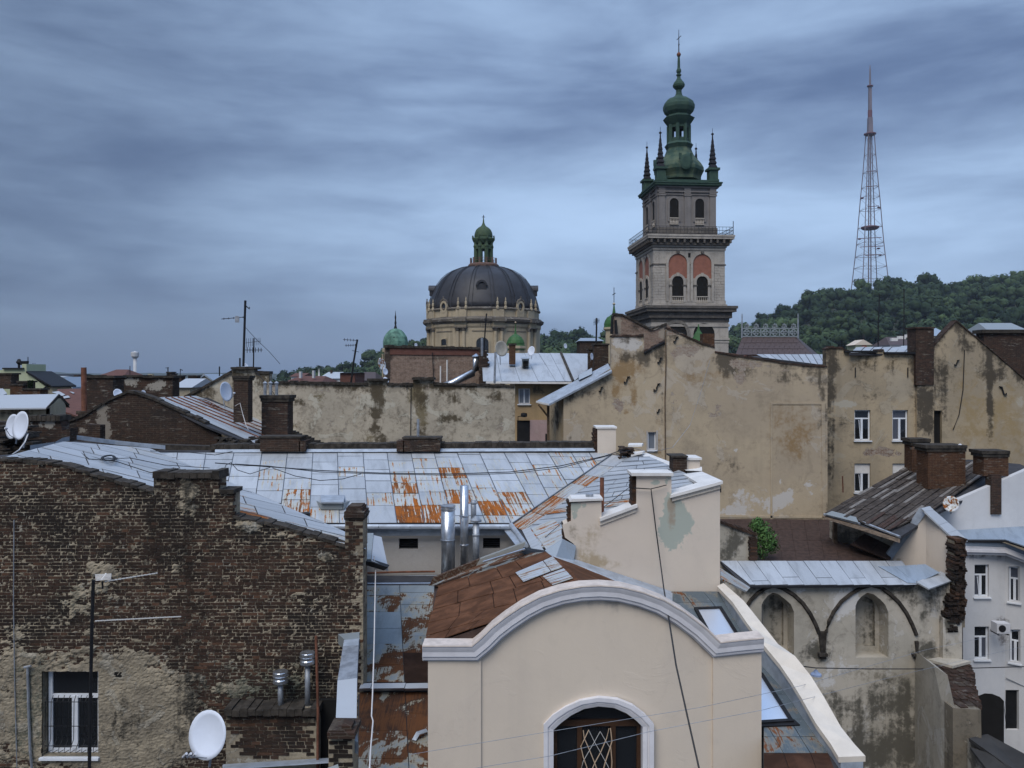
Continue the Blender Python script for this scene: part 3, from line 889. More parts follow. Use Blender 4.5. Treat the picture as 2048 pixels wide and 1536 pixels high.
# roof plane A behind the coping
PA = Plane((0, 917, BY + .1), (690, 1089, BY + .1), (300, 898, 29.0))
deck([(-30, 912), (0, 917), (120, 927), (307, 982), (437, 1022), (690, 1089), (700, 1066), (612, 1043), (437, 972), (300, 898), (150, 881), (110, 893), (40, 906)], PA, M['underlay'], bh)
def A_low(x):   # along the wall
    return 917 + (1089 - 917) * x / 690
dA = [0, 15, 29, 42, 54, 65, 75, 84, 92, 100]
nA = len(dA) - 1
for k in range(nA):
    x = -40 + U(0, 60)
    while x < 700:
        x2 = x + U(70, 115)
        f = lambda xx, q: (xx, A_low(xx) - dA[q] - (xx * .016 * q / nA))
        q = [f(x, k), f(x2, k), f(x2 - 7, k + 1), f(x - 7, k + 1)]
        for A_, B_ in (((290, 893), (700, 1069)), ((126, 884), (330, 899.5)), ((0, 917), (126, 884))):
            if len(q) > 2: q = clip(q, A_, B_)
        if len(q) > 2:
            c = sum(p[0] for p in q) / len(q)
            rust = .10 + .12 * (c > 430) + .2 * (k == 0 and c > 400) + (.24 if R() < .25 else 0)
            sheet(q, PA, M['metal'], bh, rust)
        x = x2 + 1
for k in range(1, nA):
    sp_ = []
    for i in range(60):
        p = (i * 12, A_low(i * 12) - dA[k] - i * 12 * .016 * k / nA)
        if all((B_[0] - A_[0]) * (p[1] - A_[1]) - (B_[1] - A_[1]) * (p[0] - A_[0]) > 0 for A_, B_ in (((290, 893), (700, 1069)), ((126, 884), (330, 899.5)), ((0, 917), (126, 884)))): sp_.append(p)
    if len(sp_) > 1: MB().tube([PA.at(*p, .02) for p in sp_], .011, 4).build('roof_seam', M['seam'], bh)
ft = MB()
for a, b in (((60, 900, 24.5), (108, 893, 26.0)), ((110, 893, 26.2), (126, 884, 26.6)), ((126, 884, 26.6), (152, 879, 27.4)), ((152, 879, 27.4), (230, 889, 28.4)), ((230, 889, 28.4), (330, 899, 29.2))):
    A_, B_ = W(*a), W(*b)
    ft.prism([A_, B_, B_ + Vector((0, 0, .14)), A_ + Vector((0, 0, .14))], (0, .03, 0))
ft.build('roof_flashing', M['zinc'], bh)
# eave box and gutter end that sticks out past the wall
ev = MB()
PE = [W(722, 1066, 23.2), W(747, 1066, 23.2), W(742, 1118, 18.5), W(722, 1118, 18.5)]
ev.prism(PE, (0, 0, -.05))
ev.build('roof_panel', M['metald'], bh)['rust'] = .35
e2 = MB().prism([W(747, 1070, 23.0), W(763, 1074, 23.2), W(776, 1134, 18.6), W(743, 1121, 18.4)], (0, .02, -.10))
e2.build('roof_panel', M['metal'], bh)['rust'] = .05
MB().prism([W(722, 1121, 18.35), W(743, 1124, 18.35), W(776, 1135, 18.5), W(768, 1141, 18.5), W(722, 1128, 18.35)], (0, .25, 0)).build('eave_board', M['iron'], bh)
MB().tube([W(727, 1130, 18.8), W(728, 1170, 18.8), W(724, 1200, 18.8)], .06, 8).build('down_pipe', M['rustpipe'], bh)

# ================================================================== B. the long house with the rusty sheet roof
rh = thing('sheet_roof_house', 'long house with a pale sheet metal roof streaked with orange rust', 'house', (0, 27, 0))
YB = 25.0
PB = Plane((600, 905, 29.4), (1000, 905, 29.4), (690, 1049, YB))
VL0, VL1 = (300, 898), (700, 1069)          # valley towards the brick house
HL0, HL1 = (1020, 1050), (1222, 910)        # valley towards the right wing
deck([(310, 899), (640, 1046), (1024, 1049), (1222, 908), (900, 903)], PB, M['underlay'], rh, th=.06)
seamt = [300, 355, 412, 468, 524, 575, 626, 675, 726, 774, 822, 868, 914, 959, 1008, 1051, 1096, 1143, 1178, 1215, 1250]
seamb = [278, 340, 390, 440, 504, 558, 618, 679, 737, 794, 849, 906, 972, 1022, 1085, 1124, 1182, 1230, 1280, 1330, 1380]
TY, BYy = 906.0, 1047.0
rspot = [(588, 1005, 30, 40, .64), (540, 955, 26, 26, .46), (690, 1035, 40, 8, .42), (850, 960, 20, 14, .42), (700, 950, 40, 14, .36), (730, 985, 40, 12, .3), (505, 965, 16, 30, .46), (625, 985, 20, 16, .34), (665, 930, 20, 10, .3), (790, 960, 24, 22, .58), (800, 985, 30, 44, .70), (815, 1030, 26, 26, .84), (880, 1025, 30, 30, .86), (760, 1005, 16, 10, .66), (905, 955, 30, 30, .64), (960, 950, 22, 18, .44), (1040, 955, 26, 22, .5), (1120, 1000, 30, 30, .55), (1010, 930, 26, 10, .36), (860, 985, 20, 24, .55),
         (915, 1000, 24, 26, .66), (985, 1020, 30, 30, .66), (1030, 1000, 24, 36, .62), (1050, 1030, 40, 26, .70), (1090, 975, 26, 26, .50), (960, 985, 20, 26, .46), (370, 930, 30, 12, .34), (460, 950, 16, 10, .40), (645, 1035, 20, 8, .5), (1130, 960, 24, 26, .42), (1180, 945, 20, 8, .35), (480, 990, 20, 20, .35), (610, 960, 14, 8, .2)]
rspot = [(a, b, c, d, e + .05 if e < .42 else .47 + .62 * (e - .42)) for a, b, c, d, e in rspot]
def rustat(px, py):
    v = 0.08 + (.30 if px > 760 and R() < .35 else 0)
    for a, b, c, d, e in rspot:
        q = ((px - a) / c) ** 2 + ((py - b) / d) ** 2
        if q < 5: v = max(v, e * math.exp(-q * .7))
    return v
def rowfrac():
    a = U(0.03, .17)
    o = [0.0]
    while a < .93:
        o.append(a)
        a += U(.145, .185)
    return o + [1.0]
def persp(t):      # equal steps down the slope read closer together near the ridge
    return t / (t + (1 - t) * 29.4 / 25.0)
for i in range(len(seamt) - 1):
    fr = rowfrac()
    for a, b in zip(fr, fr[1:]):
        ta, tb = persp(a), persp(b)
        P_ = lambda k, t: (seamt[k] + (seamb[k] - seamt[k]) * t, TY + (BYy - TY) * t)
        q = [P_(i, tb), P_(i + 1, tb), P_(i + 1, ta), P_(i, ta)]
        # keep what lies right of the left valley and left of the right one
        if i < 8:
            q = clip(q, VL1, VL0)
        if i > 10 and len(q) > 2:
            q = clip(q, HL1, HL0)
        if len(q) < 3: continue
        c = (sum(p[0] for p in q) / len(q), sum(p[1] for p in q) / len(q))
        sheet(q, PB, M['metal'], rh, rustat(*c) + U(-.05, .07), gap=.013, down=PB.at(seamb[i], BYy) - PB.at(seamt[i], TY))
for k in range(1, len(seamt) - 1):       # standing seams
    q = [(seamt[k], TY), (seamb[k], BYy)]
    A_, B_ = q
    pts = [lerp(A_, B_, t / 8) for t in range(9)]
    def okp(p):
        s1 = (VL0[0] - VL1[0]) * (p[1] - VL1[1]) - (VL0[1] - VL1[1]) * (p[0] - VL1[0])
        s2 = (HL0[0] - HL1[0]) * (p[1] - HL1[1]) - (HL0[1] - HL1[1]) * (p[0] - HL1[0])
        return s1 >= 0 and (s2 >= 0)
    pts = [p for p in pts if okp(p)]
    if len(pts) > 1:
        MB().tube([PB.at(*p, .022) for p in pts], .011, 4).build('roof_seam', M['seam'], rh)
MB().tube([PB.at(1020, 1050, .03), PB.at(1222, 910, .03)], .02, 4).build('roof_seam', M['seam'], rh)

# right wing, plane C
PC = Plane((1060, 1098, 22.0), (1025, 1050, 25.0), (1430, 975, 21.4))
HF0, HF1 = (1044, 1058), (1256, 912)
Creg = [(1020, 1050), (1222, 910), (1262, 903), (1345, 932), (1405, 966), (1442, 978), (1300, 1050), (1140, 1085), (1092, 1110), (1062, 1103)]
deck(Creg, PC, M['underlay'], rh, th=.06, drop=.02, ymin=21.6)
# broad valley sheet between the two slopes
for t0, t1, rr in ((0, .2, .55), (.2, .42, .62), (.42, .6, .45), (.6, .72, .62), (.72, .86, .38), (.86, 1, .1)):
    q = [lerp((1022, 1052), (1224, 911), t0), lerp((1047, 1062), (1258, 914), t0), lerp((1047, 1062), (1258, 914), t1), lerp((1022, 1052), (1224, 911), t1)]
    sheet(q, PC, M['metal'], rh, rr, down=PC.at(1022, 1052) - PC.at(1224, 911))
# its sheets run across towards the parapet
L0 = [(1258, 914), (1230, 934), (1203, 953), (1172, 975), (1140, 996), (1108, 1019), (1078, 1040), (1052, 1060), (1060, 1096)]
R0 = [(1300, 914), (1328, 926), (1352, 938), (1378, 950), (1408, 960), (1440, 972), (1440, 1003), (1330, 1060), (1150, 1096)]
for k in range(len(L0) - 1):
    for h in range(2):
        a0, a1 = lerp(L0[k], L0[k + 1], h / 2), lerp(L0[k], L0[k + 1], (h + 1) / 2)
        b0, b1 = lerp(R0[k], R0[k + 1], h / 2), lerp(R0[k], R0[k + 1], (h + 1) / 2)
        n = 2 + (k > 1) + (k > 4)
        cuts = [0] + sorted(min(.95, max(.05, (i + U(-.25, .25)) / n)) for i in range(1, n)) + [1]
        for c0, c1 in zip(cuts, cuts[1:]):
            q = [lerp(a1, b1, c0), lerp(a1, b1, c1), lerp(a0, b0, c1), lerp(a0, b0, c0)]
            cx = sum(p[0] for p in q) / 4
            rr = (.58 if (k >= 5 and R() < .65) else .30) if k >= 4 else .12
            sheet(q, PC, M['metal'], rh, rr, ymin=21.62, down=PC.at(*a0) - PC.at(*b0))
        if k < 7:
            MB().tube([PC.at(*a0, .025), PC.at(*(b0 if PC.at(*b0).y > 21.6 else lerp(a0, b0, .6)), .025)], .011, 4).build('roof_seam', M['seam'], rh)
for q, rr in (([(1044, 1062), (1060, 1056), (1090, 1104), (1064, 1102)], .25), ([(1062, 1058), (1110, 1040), (1150, 1086), (1094, 1104)], .45)):
    sheet(q, PC, M['metal'], rh, rr, lift=.02)
# eaves: gutters, fascia, the pale wall below
gt = MB().tube([W(640, 1054, YB - .12), W(1022, 1054, YB - .12)], .085, 8)
gt.build('gutter', M['zinc'], rh)
for px in (757, 820, 882, 945, 1000):
    MB().tube([W(px, 1049, YB - .12), W(px, 1054, YB - .215), W(px, 1060, YB - .12)], .012, 4).build('gutter_bracket', M['iron'], rh)
MB().tube([W(1022, 1050, YB - .12), W(1036, 1068, 24.0), W(1052, 1092, 22.3)], .075, 8).build('gutter', M['zinc'], rh)
MB().prism([W(700, 1060, YB - .05), W(1010, 1060, YB - .05), W(1010, 1071, YB + .02), W(700, 1072, YB + .02)], (0, .1, 0)).build('fascia', M['zinc'], rh)
MB().prism([W(1008, 1060, YB - .06), W(1024, 1058, YB - .06), W(1052, 1096, 22.4), W(1036, 1096, 22.4)], (0, .1, -.05)).build('fascia', M['zinc'], rh)
VH = [(798, 836, 1077, 1098), (966, 1000, 1076, 1097)]
wall('wall', [(640, 1066), (1060, 1066)], 1250, YB + .25, M['greywall'], rh, .3, 14, [(980, 1120, 60, 20, 'r', .2)], VH, reveal=.2)
for h in VH:
    darkbox(rh, *h, YB + .25, .2, 'vent_opening')
    m = MB()
    for i in range(5):
        m.box(xat(h[0], 25.25), xat(h[1], 25.25), 25.3, 25.33, zat(h[3] - 2 - i * 4.2, 25.25), zat(h[3] - 2 - i * 4.2, 25.25) + .02)
    m.build('vent_louvre', M['iron'], rh)
MB().box(xat(640, 25.3), xat(1060, 25.3), 25.6, 29.2, 0, zat(1064, 25.3)).build('rear_wall', M['greywall'], rh)
MB().box(xat(1060, 22), xat(1438, 22), 22.5, 29.2, 0, 14.6).build('rear_wall', M['greywall'], rh)
# firewall behind the ridge with its rough coping and stubby chimneys
wall('firewall', [(160, 884), (300, 889), (430, 893), (1192, 888)], 960, 29.6, M['darkcap'], rh, .5, 20)
cp = MB()
px = 420
while px < 1190:
    q = px + U(9, 15)
    y = 893 + (888 - 893) * (px - 430) / 760
    cp.blk(px, q - .6, y - 4 + U(-1.2, 1.2), y + 8, 29.45, .7)
    px = q
cp.build('coping_brick', M['darkcap'], rh, kind='stuff')
MB().prism([W(430, 905, 29.3), W(1190, 902, 29.3), W(1190, 896, 29.42), W(430, 899, 29.42)], (0, .03, 0)).build('roof_flashing', M['zinc'], rh)
for (a, b, t, e) in ((520, 600, 876, 903), (598, 611, 882, 903), (806, 880, 878, 903), (793, 808, 882, 903)):
    brick_stack(rh, 'chimney', a, b, t, e, 29.2, .8, b - a > 30, 'brickfar', 'darkcap', 2, 1)
MB().tube([W(836, 880, 29.6), W(836, 838, 29.6)], .05, 8).build('flue', M['galvdull'], rh)
# roof hatch
hm = MB()
A0 = [(641, 1018), (686, 1018), (690, 996), (637, 996)]
Yh = 25.7
hm.prism([W(643, 1006, Yh), W(685, 1006, Yh), W(685, 1019, Yh), W(643, 1019, Yh)], (0, .05, 0))
hm.build('hatch_front', M['metald'], rh)
MB().prism([W(642, 1007, Yh - .1), W(687, 1007, Yh - .1), W(690, 991, Yh + 1.0), W(641, 991, Yh + 1.0)], (0, 0, .04)).build('hatch_lid', M['zinc'], rh)
for s in (-1, 1):
    x0, x1 = (643, 628) if s < 0 else (686, 708)
    MB().prism([W(x0, 1006, Yh), W(x0, 1018, Yh), W(x1, 998, Yh + 1.0)], (0.03 * s, 0, 0)).build('hatch_cheek', M['metald'], rh)
# small black roof outlet
MB().blk(602, 616, 1029, 1047, 24.6, .3).prism([W(600, 1031, 24.5), W(617, 1028, 24.5), W(619, 1024, 24.9), W(603, 1026, 24.9)], (0, 0, .02)).build('roof_outlet', M['iron'], rh)
# cream chimney at the end of the ridge, broken chimney and copings
ch = MB().blk(1195, 1232, 856, 910, 29.3, .9).build('chimney', M['cream'], rh)
MB().blk(1192, 1234, 853.5, 857, 29.25, 1.0).build('chimney_cap', M['coping'], ch)
lay_side = MB()
for i in range(16):
    zz = zat(858 + i * 3.2, 29.3)
    lay_side.box(xat(1188, 29.3) + U(-.02, .03), xat(1195, 29.3) - .002, 29.34 + U(0, .05), 30.1, zz - .05, zz)
lay_side.build('broken_brick', M['brickr'], ch, kind='stuff')
br = MB()
for i in range(34):
    px, py = U(1238, 1262), U(893, 916)
    br.blk(px, px + U(6, 12), py, py + U(2.5, 4), 28.2 + U(-.3, .6), .4)
br.build('broken_chimney', M['brickblk'], rh, kind='stuff')
MB().prism([W(1256, 890, 28.5), W(1284, 889, 28.5), W(1287, 886, 29.2), W(1258, 886, 29.2)], (0, 0, -.07)).build('coping', M['coping'], rh)
MB().prism([W(1262, 910, 27.9), W(1285, 904, 27.9), W(1290, 901, 28.5), W(1268, 903, 28.5)], (0, 0, -.06)).build('coping', M['coping'], rh)
MB().prism([W(1272, 911, 28.2), W(1336, 934, 25.3), W(1346, 926, 25.5), W(1292, 905, 28.9)], (0, 0, -.09)).build('coping', M['coping'], rh)
MB().prism([W(1270, 913, 28.15), W(1336, 936, 25.25), W(1336, 945, 25.25), W(1270, 922, 28.15)], (.35, 0, 0)).build('parapet', M['brickblk'], rh)
rc = MB().blk(1346, 1374, 914, 952, 24.2, .6, .6).build('chimney', M['brickfar'], rh)
MB().blk(1343, 1376, 911, 915, 24.15, .8, .8).build('chimney_cap', M['darkcap'], rc)
MB().blk(1374, 1400, 919, 949, 24.3, .8).build('chimney', M['cream'], rh)
MB().blk(1370, 1404, 915.5, 920, 24.25, .9).build('chimney_cap', M['coping'], rh)
MB().prism([W(1366, 948, 23.6), W(1402, 969, 21.4), W(1446, 962, 21.0), W(1404, 943, 23.6)], (0, 0, -.07)).build('coping', M['coping'], rh)
MB().prism([W(1368, 951, 23.55), W(1404, 973, 21.35), W(1404, 985, 21.35), W(1368, 962, 23.55)], (.5, 0, 0)).build('parapet', M['brickblk'], rh)
MB().prism([W(1372, 941, 24.0), W(1404, 942, 24.0), W(1404, 934, 24.3), W(1398, 936, 24.3)], (0, .2, 0)).build('coping', M['coping'], rh)

# the stepped cream wall in front of it
YC = 21.0
ctop = [(1125, 1050), (1134, 1046), (1142, 1042), (1142, 1006), (1203, 1003), (1203, 1043), (1273, 1019), (1273, 950), (1343, 950), (1343, 998), (1440, 972)]
cbot = [(1125, 1052), (1130, 1075), (1148, 1088), (1149, 1120), (1250, 1160), (1300, 1186), (1440, 1192)]
cs = [(1350, 1000, 18, 26, 'a', .8), (1345, 1060, 34, 36, 'a', .9), (1358, 1040, 26, 18, 'a', .6), (1310, 963, 14, 12, 'a', .7), (1335, 958, 10, 10, 'a', .55), (1343, 1008, 5, 12, 'r', .9), (1343, 1040, 9, 30, 'r', .35),
      (1195, 1125, 40, 14, 'g', .55), (1150, 1030, 12, 26, 'a', .55), (1148, 1060, 10, 20, 'r', .35), (1180, 1080, 60, 50, 'g', .18), (1160, 1010, 30, 8, 'a', .6)]
wall('parapet_wall', ctop, cbot, YC, M['cream'], rh, .55, 5.0, cs)
cb = MB()
for i in range(26):
    yy = 1002 + i * 3.1
    cb.blk(1136 - (i > 14) * 9 + U(-3, 3), 1146, yy, yy + 2.7, YC + .04, .45)
for i in range(22):
    yy = 952 + i * 3.0
    cb.blk(1264 + U(-1.5, 1.5), 1274, yy, yy + 2.6, YC + .06, .5)
cb.build('broken_brick', M['brickr'], rh, kind='stuff')
MB().slab([(1139, 1004, YC - .06), (1206, 1001, YC - .06), (1206, 997, YC - .06), (1144, 998, YC - .06)], (0, .75, 0)).build('coping', M['coping'], rh)
MB().slab([(1200, 1043, YC - .10), (1275, 1015, YC - .10), (1275, 1009, YC - .10), (1200, 1037, YC - .10)], (0, .7, 0)).build('coping', M['coping'], rh)
MB().slab([(1200, 1051, YC - .04), (1272, 1024, YC - .04), (1272, 1015, YC - .04), (1200, 1043, YC - .04)], (0, .2, 0)).build('moulding', M['creamcap'], rh)
MB().slab([(1263, 952, YC - .10), (1347, 952, YC - .10), (1347, 946, YC - .10), (1263, 946, YC - .10)], (0, .8, 0)).build('coping', M['coping'], rh)
MB().slab([(1341, 996, YC - .12), (1445, 968, YC - .12), (1445, 962, YC - .12), (1343, 990, YC - .12)], (0, .7, 0)).build('coping', M['coping'], rh)
MB().slab([(1344, 1003, YC - .05), (1441, 977, YC - .05), (1441, 968, YC - .05), (1344, 996, YC - .05)], (0, .2, 0)).build('moulding', M['creamcap'], rh)
MB().tube([W(1204, 1030, 21.6), W(1204, 955, 21.6)], .055, 10).build('vent_pipe', M['rustpipe'], rh)
MB().lathe([(.10, 0), (.10, .12), (.06, .14)], W(1179, 997, 21.3), 10).build('flue_cap', M['galvdull'], rh)

# ================================================================== flues on the long house
def flue(name, label, px, pyt, pyb, Y, r, bands=(), cap=False, mat='galv', group=None):
    t = thing(name, label, 'flue', W(px, pyb, Y), group)
    m = MB().lathe([(r, 0), (r, zat(pyt, Y) - zat(pyb, Y))], W(px, pyb, Y), 20)
    m.build('pipe', M[mat], t, True)
    bm_ = MB()
    for b in bands:
        bm_.lathe([(r, -.03), (r + .018, -.02), (r + .018, .02), (r, .03)], W(px, b, Y), 20)
    if bands: bm_.build('pipe_joint', M[mat], t)
    if cap:
        MB().lathe([(r * 1.7, 0), (r * 1.75, .05), (r * .4, .16)], W(px, pyt - 3, Y), 16).build('rain_cap', M['galvdull'], t)
    return t
flue('steel_flue', 'fat shiny steel flue pipe standing before the pale wall', 896, 1010, 1175, 24.2, .205, (1012, 1018, 1080))
flue('steel_flue', 'tall slim steel flue pipe beside the fat shiny one', 928.5, 971, 1165, 24.4, .125, (1032, 1090))
flue('steel_flue', 'short capped grey flue pipe right of the tall slim one', 952, 1046, 1140, 24.0, .095, (1070,), True, 'galvdull')
flue('steel_flue', 'thin grey vent pipe rising through the rusty sheets behind the steel flues', 947, 1001, 1046, 25.2, .085, (1006,), False, 'galvdull')

# ================================================================== D. the low roof between the brick house and the gable
lo = thing('low_roof_annex', 'low flat annex roof of grey and rusted sheets below the brick house', 'annex', (-2.5, 17, 0))
PD = Plane((720, 1165, 24.2), (860, 1165, 24.2), (800, 1536, 15.35))
PD.down, PD.across = Vector((0, -1, 0)), Vector((1, 0, 0))
deck([(716, 1150), (890, 1150), (900, 1300), (880, 1560), (716, 1560)], PD, M['underlay'], lo, th=.3, drop=.02)
def Dx(py, k):
    return [lerp((722,), (716,), (py - 1150) / 390)[0], lerp((798,), (818,), (py - 1150) / 390)[0], lerp((868,), (876,), (py - 1150) / 390)[0]][k]
rowsL = [(1172, 1192, .25), (1192, 1225, .44), (1225, 1258, .15), (1258, 1289, .12), (1289, 1331, .52), (1331, 1366, .50), (1386, 1463, .72), (1463, 1519, .54), (1519, 1570, .48)]
rowsR = [(1172, 1186, .25), (1186, 1210, .40), (1210, 1238, .47), (1238, 1273, .50), (1273, 1307, .60), (1307, 1367, 1.0), (1386, 1428, .74), (1428, 1508, .62), (1508, 1570, .52)]
for k, rows in ((0, rowsL), (1, rowsR)):
    for a, b, r in rows:
        sheet([(Dx(b, k), b), (Dx(b, k + 1), b), (Dx(a, k + 1), a), (Dx(a, k), a)], PD, M['metald'], lo, r, gap=.008)
for a, b in ((718, 740), (741, 808), (809, 858)):
    MB().prism([PD.at(a, 1383, .02), PD.at(b, 1382, .02), PD.at(b, 1376, .22), PD.at(a, 1377, .22)], (0, .3, 0)).build('roof_upstand', M['metal'], lo)['rust'] = .2
MB().prism([W(735, 1152, 24.9), W(880, 1150, 24.9), W(880, 1168, 24.25), W(735, 1168, 24.25)], (0, 0, -.05)).build('roof_flashing', M['zinc'], lo)
MB().tube([W(735, 1168, 24.2), W(872, 1167, 24.2)], .03, 6).build('gutter_edge', M['galv'], lo)
MB().box(-3.2, -1.7, 15.4, 24.5, 0, 12.3).build('wall', M['brickblk'], lo)
MB().tube([W(735, 1146, 25.1), W(800, 1144, 25.1), W(870, 1143, 25.1)], .03, 6).build('pipe', M['rustpipe'], lo)
# folded duct of new sheet beside the brick wall
du = thing('sheet_duct', 'folded new sheet metal duct cover running down beside the brick wall', 'duct', W(695, 1460, 14.2))
for q, mt in (([(676, 1268, 17.7), (719, 1264, 17.7), (719, 1278, 17.3), (690, 1280, 17.3)], 'metald'), ([(688, 1280, 17.3), (718, 1277, 17.3), (717, 1290, 17.0), (686, 1292, 17.0)], 'zinc'), ([(686, 1292, 17.0), (717, 1290, 17.0), (714, 1356, 15.6), (675, 1361, 15.6)], 'galvdull'),
              ([(675, 1361, 15.6), (714, 1356, 15.6), (713, 1449, 14.0), (671, 1452, 14.0)], 'metal'), ([(671, 1452, 14.0), (713, 1449, 14.0), (716, 1484, 13.8), (672, 1462, 13.9)], 'zinc')):
    MB().prism([W(*p) for p in q], (0, .02, -.22)).build('duct_cover', M[mt], du)

# ================================================================== brick shed, its vents, the bottom chimney
sh = thing('brick_shed', 'low brick outhouse with a dark ledge under the big brick wall', 'shed', (xat(540, 16.6), 16.6, 0))
SY = 17.5
shs = [(540, 1520, 60, 14, .5), (470, 1440, 40, 16, .2)]
wall('wall', [(452, 1428), (634, 1430)], 1640, SY + .012, M['mortar'], sh, .45, 5, [(540, 1525, 90, 12, 'a', .6), (540, 1440, 100, 14, 'r', .8)])
lay_bricks(sh, lambda x, y, l: 452 < x - l / 2 and x + l / 2 < 634 and y < 1513 + 6 * math.sin(x * .05), 452, 634, 1432, 1526, SY, 120, 'brickr', 7.3, 17.0)
lg = MB()
for i in range(12):
    lg.blk(448 + i * 15.7, 463 + i * 15.7, 1420 + U(-3, 3), 1432 + U(-1, 2), SY - .10, .58)
lg.build('ledge', M['darkcap'], sh)
MB().prism([W(445, 1531, SY - .1), W(660, 1518, SY - .1), W(660, 1526, SY - .45), W(445, 1540, SY - .45)], (0, .06, 0)).build('roof_flashing', M['zinc'], sh)
def vent(px, pyt, pyb, Y, lab, r=.058):
    t = thing('roof_vent', lab, 'vent', W(px, pyb, Y), 'capped vents on the outhouse')
    m = MB().lathe([(r, 0), (r, zat(pyt + 22, Y) - zat(pyb, Y))], W(px, pyb, Y), 14)
    m.build('pipe', M['galvdull'], t, True)
    MB().lathe([(.15, 0), (.16, .02), (.16, .08), (.145, .10), (.145, .17), (.16, .18), (.16, .24), (.15, .25)], W(px, pyt + 24, Y), 18).build('cowl', M['galv'], t)
    MB().lathe([(.17, 0), (.10, .05), (.0, .10)], W(px, pyt + 9, Y), 16).build('rain_cap', M['galv'], t)
    MB().lathe([(.12, -.05), (.09, .07), (.062, .10)], W(px, pyb, Y), 10).build('mortar_base', M['mortar'], t)
vent(561, 1342, 1420, 17.66, 'left capped metal vent with a cone lid on the brick outhouse ledge')
vent(615, 1304, 1420, 17.66, 'taller capped metal vent beside the rusty post on the outhouse')
po = thing('iron_post', 'thin rusty iron post beside the outhouse in front of the brick wall', 'post', W(636, 1560, 17.35))
MB().tube([W(632, 1272, 17.35), W(636, 1420, 17.35), W(635, 1560, 17.35)], .03, 6).build('shaft', M['rustpipe'], po)
MB().box(xat(629, 17.35), xat(640, 17.35), 17.3, 17.4, zat(1560, 17.35) - .05, zat(1560, 17.35)).build('foot', M['iron'], po)
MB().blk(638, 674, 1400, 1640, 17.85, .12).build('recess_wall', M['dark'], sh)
lc = thing('brick_chimney', 'crumbling brick chimney at the bottom edge beside the new sheet duct', 'chimney', W(680, 1640, 13.6))
brick_stack(lc, 'shaft', 657, 705, 1476, 1640, 13.6, .5, False, real=True, crs=8.8, bl=19.4, matgeo='brickr')
cm = MB().blk(654, 709, 1466, 1478, 13.5, .6, 1).blk(656, 690, 1461, 1466, 13.55, .5, 1).blk(683, 703, 1452, 1466, 13.6, .3, .5)
cm.build('chimney_cap', M['brickfar'], lc)
MB().prism([W(655, 1536, 13.2), W(676, 1528, 13.2), W(682, 1560, 13.1), W(650, 1560, 13.1)], (0, 0, -.05)).build('roof_flashing', M['metald'], lc)
# ================================================================== E. the cream gable house in front
gh = thing('cream_gable_house', 'cream house with an arched white cornice gable and arched window in front', 'house', (1.5, 15, 0))
YG = lin(845, 15.0, 1525, 15.42)
arc = [(945, 1290), (962, 1276), (985, 1253), (1012, 1232), (1045, 1210), (1080, 1192), (1120, 1179), (1160, 1172), (1200, 1170), (1240, 1173), (1285, 1184), (1325, 1199), (1365, 1222), (1405, 1252), (1437, 1283)]
path = [(846, 1290)] + arc + [(1524, 1274)]
# wall: face between the piers lies a little back
inner = [(p[0], p[1] + 20) for p in arc]
AW = [(1107, 1459), (1118, 1448), (1135, 1435), (1155, 1423), (1175, 1415), (1197, 1412), (1220, 1414), (1242, 1420), (1262, 1432), (1276, 1443), (1285, 1453)]
gtop = [(960, 1298)] + inner[1:-1] + [(1428, 1294)]
gs = [(1100, 1300, 160, 60, 'r', .05)]
wall('wall', gtop, [(960, 1640), (1107, 1640), (1107, 1459)] + AW[1:] + [(1285, 1640), (1428, 1640)], lambda p: YG(p) + .05, M['cream2'], gh, .5, 10, gs, soot=.34, sootpx=24)
wall('corner_pier', [(856, 1300), (962, 1298)], 1640, YG, M['cream2'], gh, .55, 10, soot=.25, sootpx=26)
wall('corner_pier', [(1426, 1290), (1523, 1286)], 1640, YG, M['cream2'], gh, .55, 10, soot=.25, sootpx=26)
MB().prism([W(857, 1640, 15.05), W(857, 1300, 15.05), W(862, 1300, 15.55), W(862, 1640, 15.55)], (.02, 0, 0)).build('side_wall', M['cream2'], gh)
MB().box(-1.5, 4.5, 15.6, 20.5, 0, 13.2).build('rear_wall', M['cream2'], gh)
# cornice: profile swept along the path (offset inward in metres, projection towards the street)
prof = [(0.015, -.28), (-.012, -.28), (-.02, .12), (.02, .125), (.05, .115), (.10, .095), (.185, .09), (.19, .06), (.205, .055), (.21, .068), (.25, .06), (.258, .015), (.285, .01), (.285, -.06)]
pp = [(846, 1290), (900, 1290)] + arc + [(1480, 1278), (1524, 1274)]
P3 = [W(a, b, YG(a)) for a, b in pp]
def sweep(prof, name, mat, closed=True):
    m = MB()
    n = len(prof)
    for i, p in enumerate(P3):
        a, b = P3[max(i - 1, 0)], P3[min(i + 1, len(P3) - 1)]
        if i in (2, len(P3) - 3):     # mitre where arch meets the flat
            t = ((P3[i] - a).normalized() + (b - P3[i]).normalized())
        else:
            t = b - a
        t.y = 0
        t.normalize()
        nn = Vector((t.z, 0, -t.x))           # points down / inward
        k = 1.0
        if i in (2, len(P3) - 3):
            e = (P3[i] - a); e.y = 0; e.normalize()
            k = 1 / max(.5, t.dot(e))
        for o, q in prof:
            m.v.append(p + nn * (o * k) + Vector((0, -q, 0)))
    for i in range(len(P3) - 1):
        for k in range(n):
            k2 = (k + 1) % n
            m.f.append((i * n + k, i * n + k2, (i + 1) * n + k2, (i + 1) * n + k))
    m.f.append(tuple(range(n)))
    m.f.append(tuple((len(P3) - 1) * n + k for k in range(n - 1, -1, -1)))
    return m.build(name, M[mat], gh)
sweep(prof, 'cornice', 'moulding')
sweep([(-.012, -.30), (-.026, -.30), (-.034, .14), (-.012, .145)], 'coping', 'pinkcap')
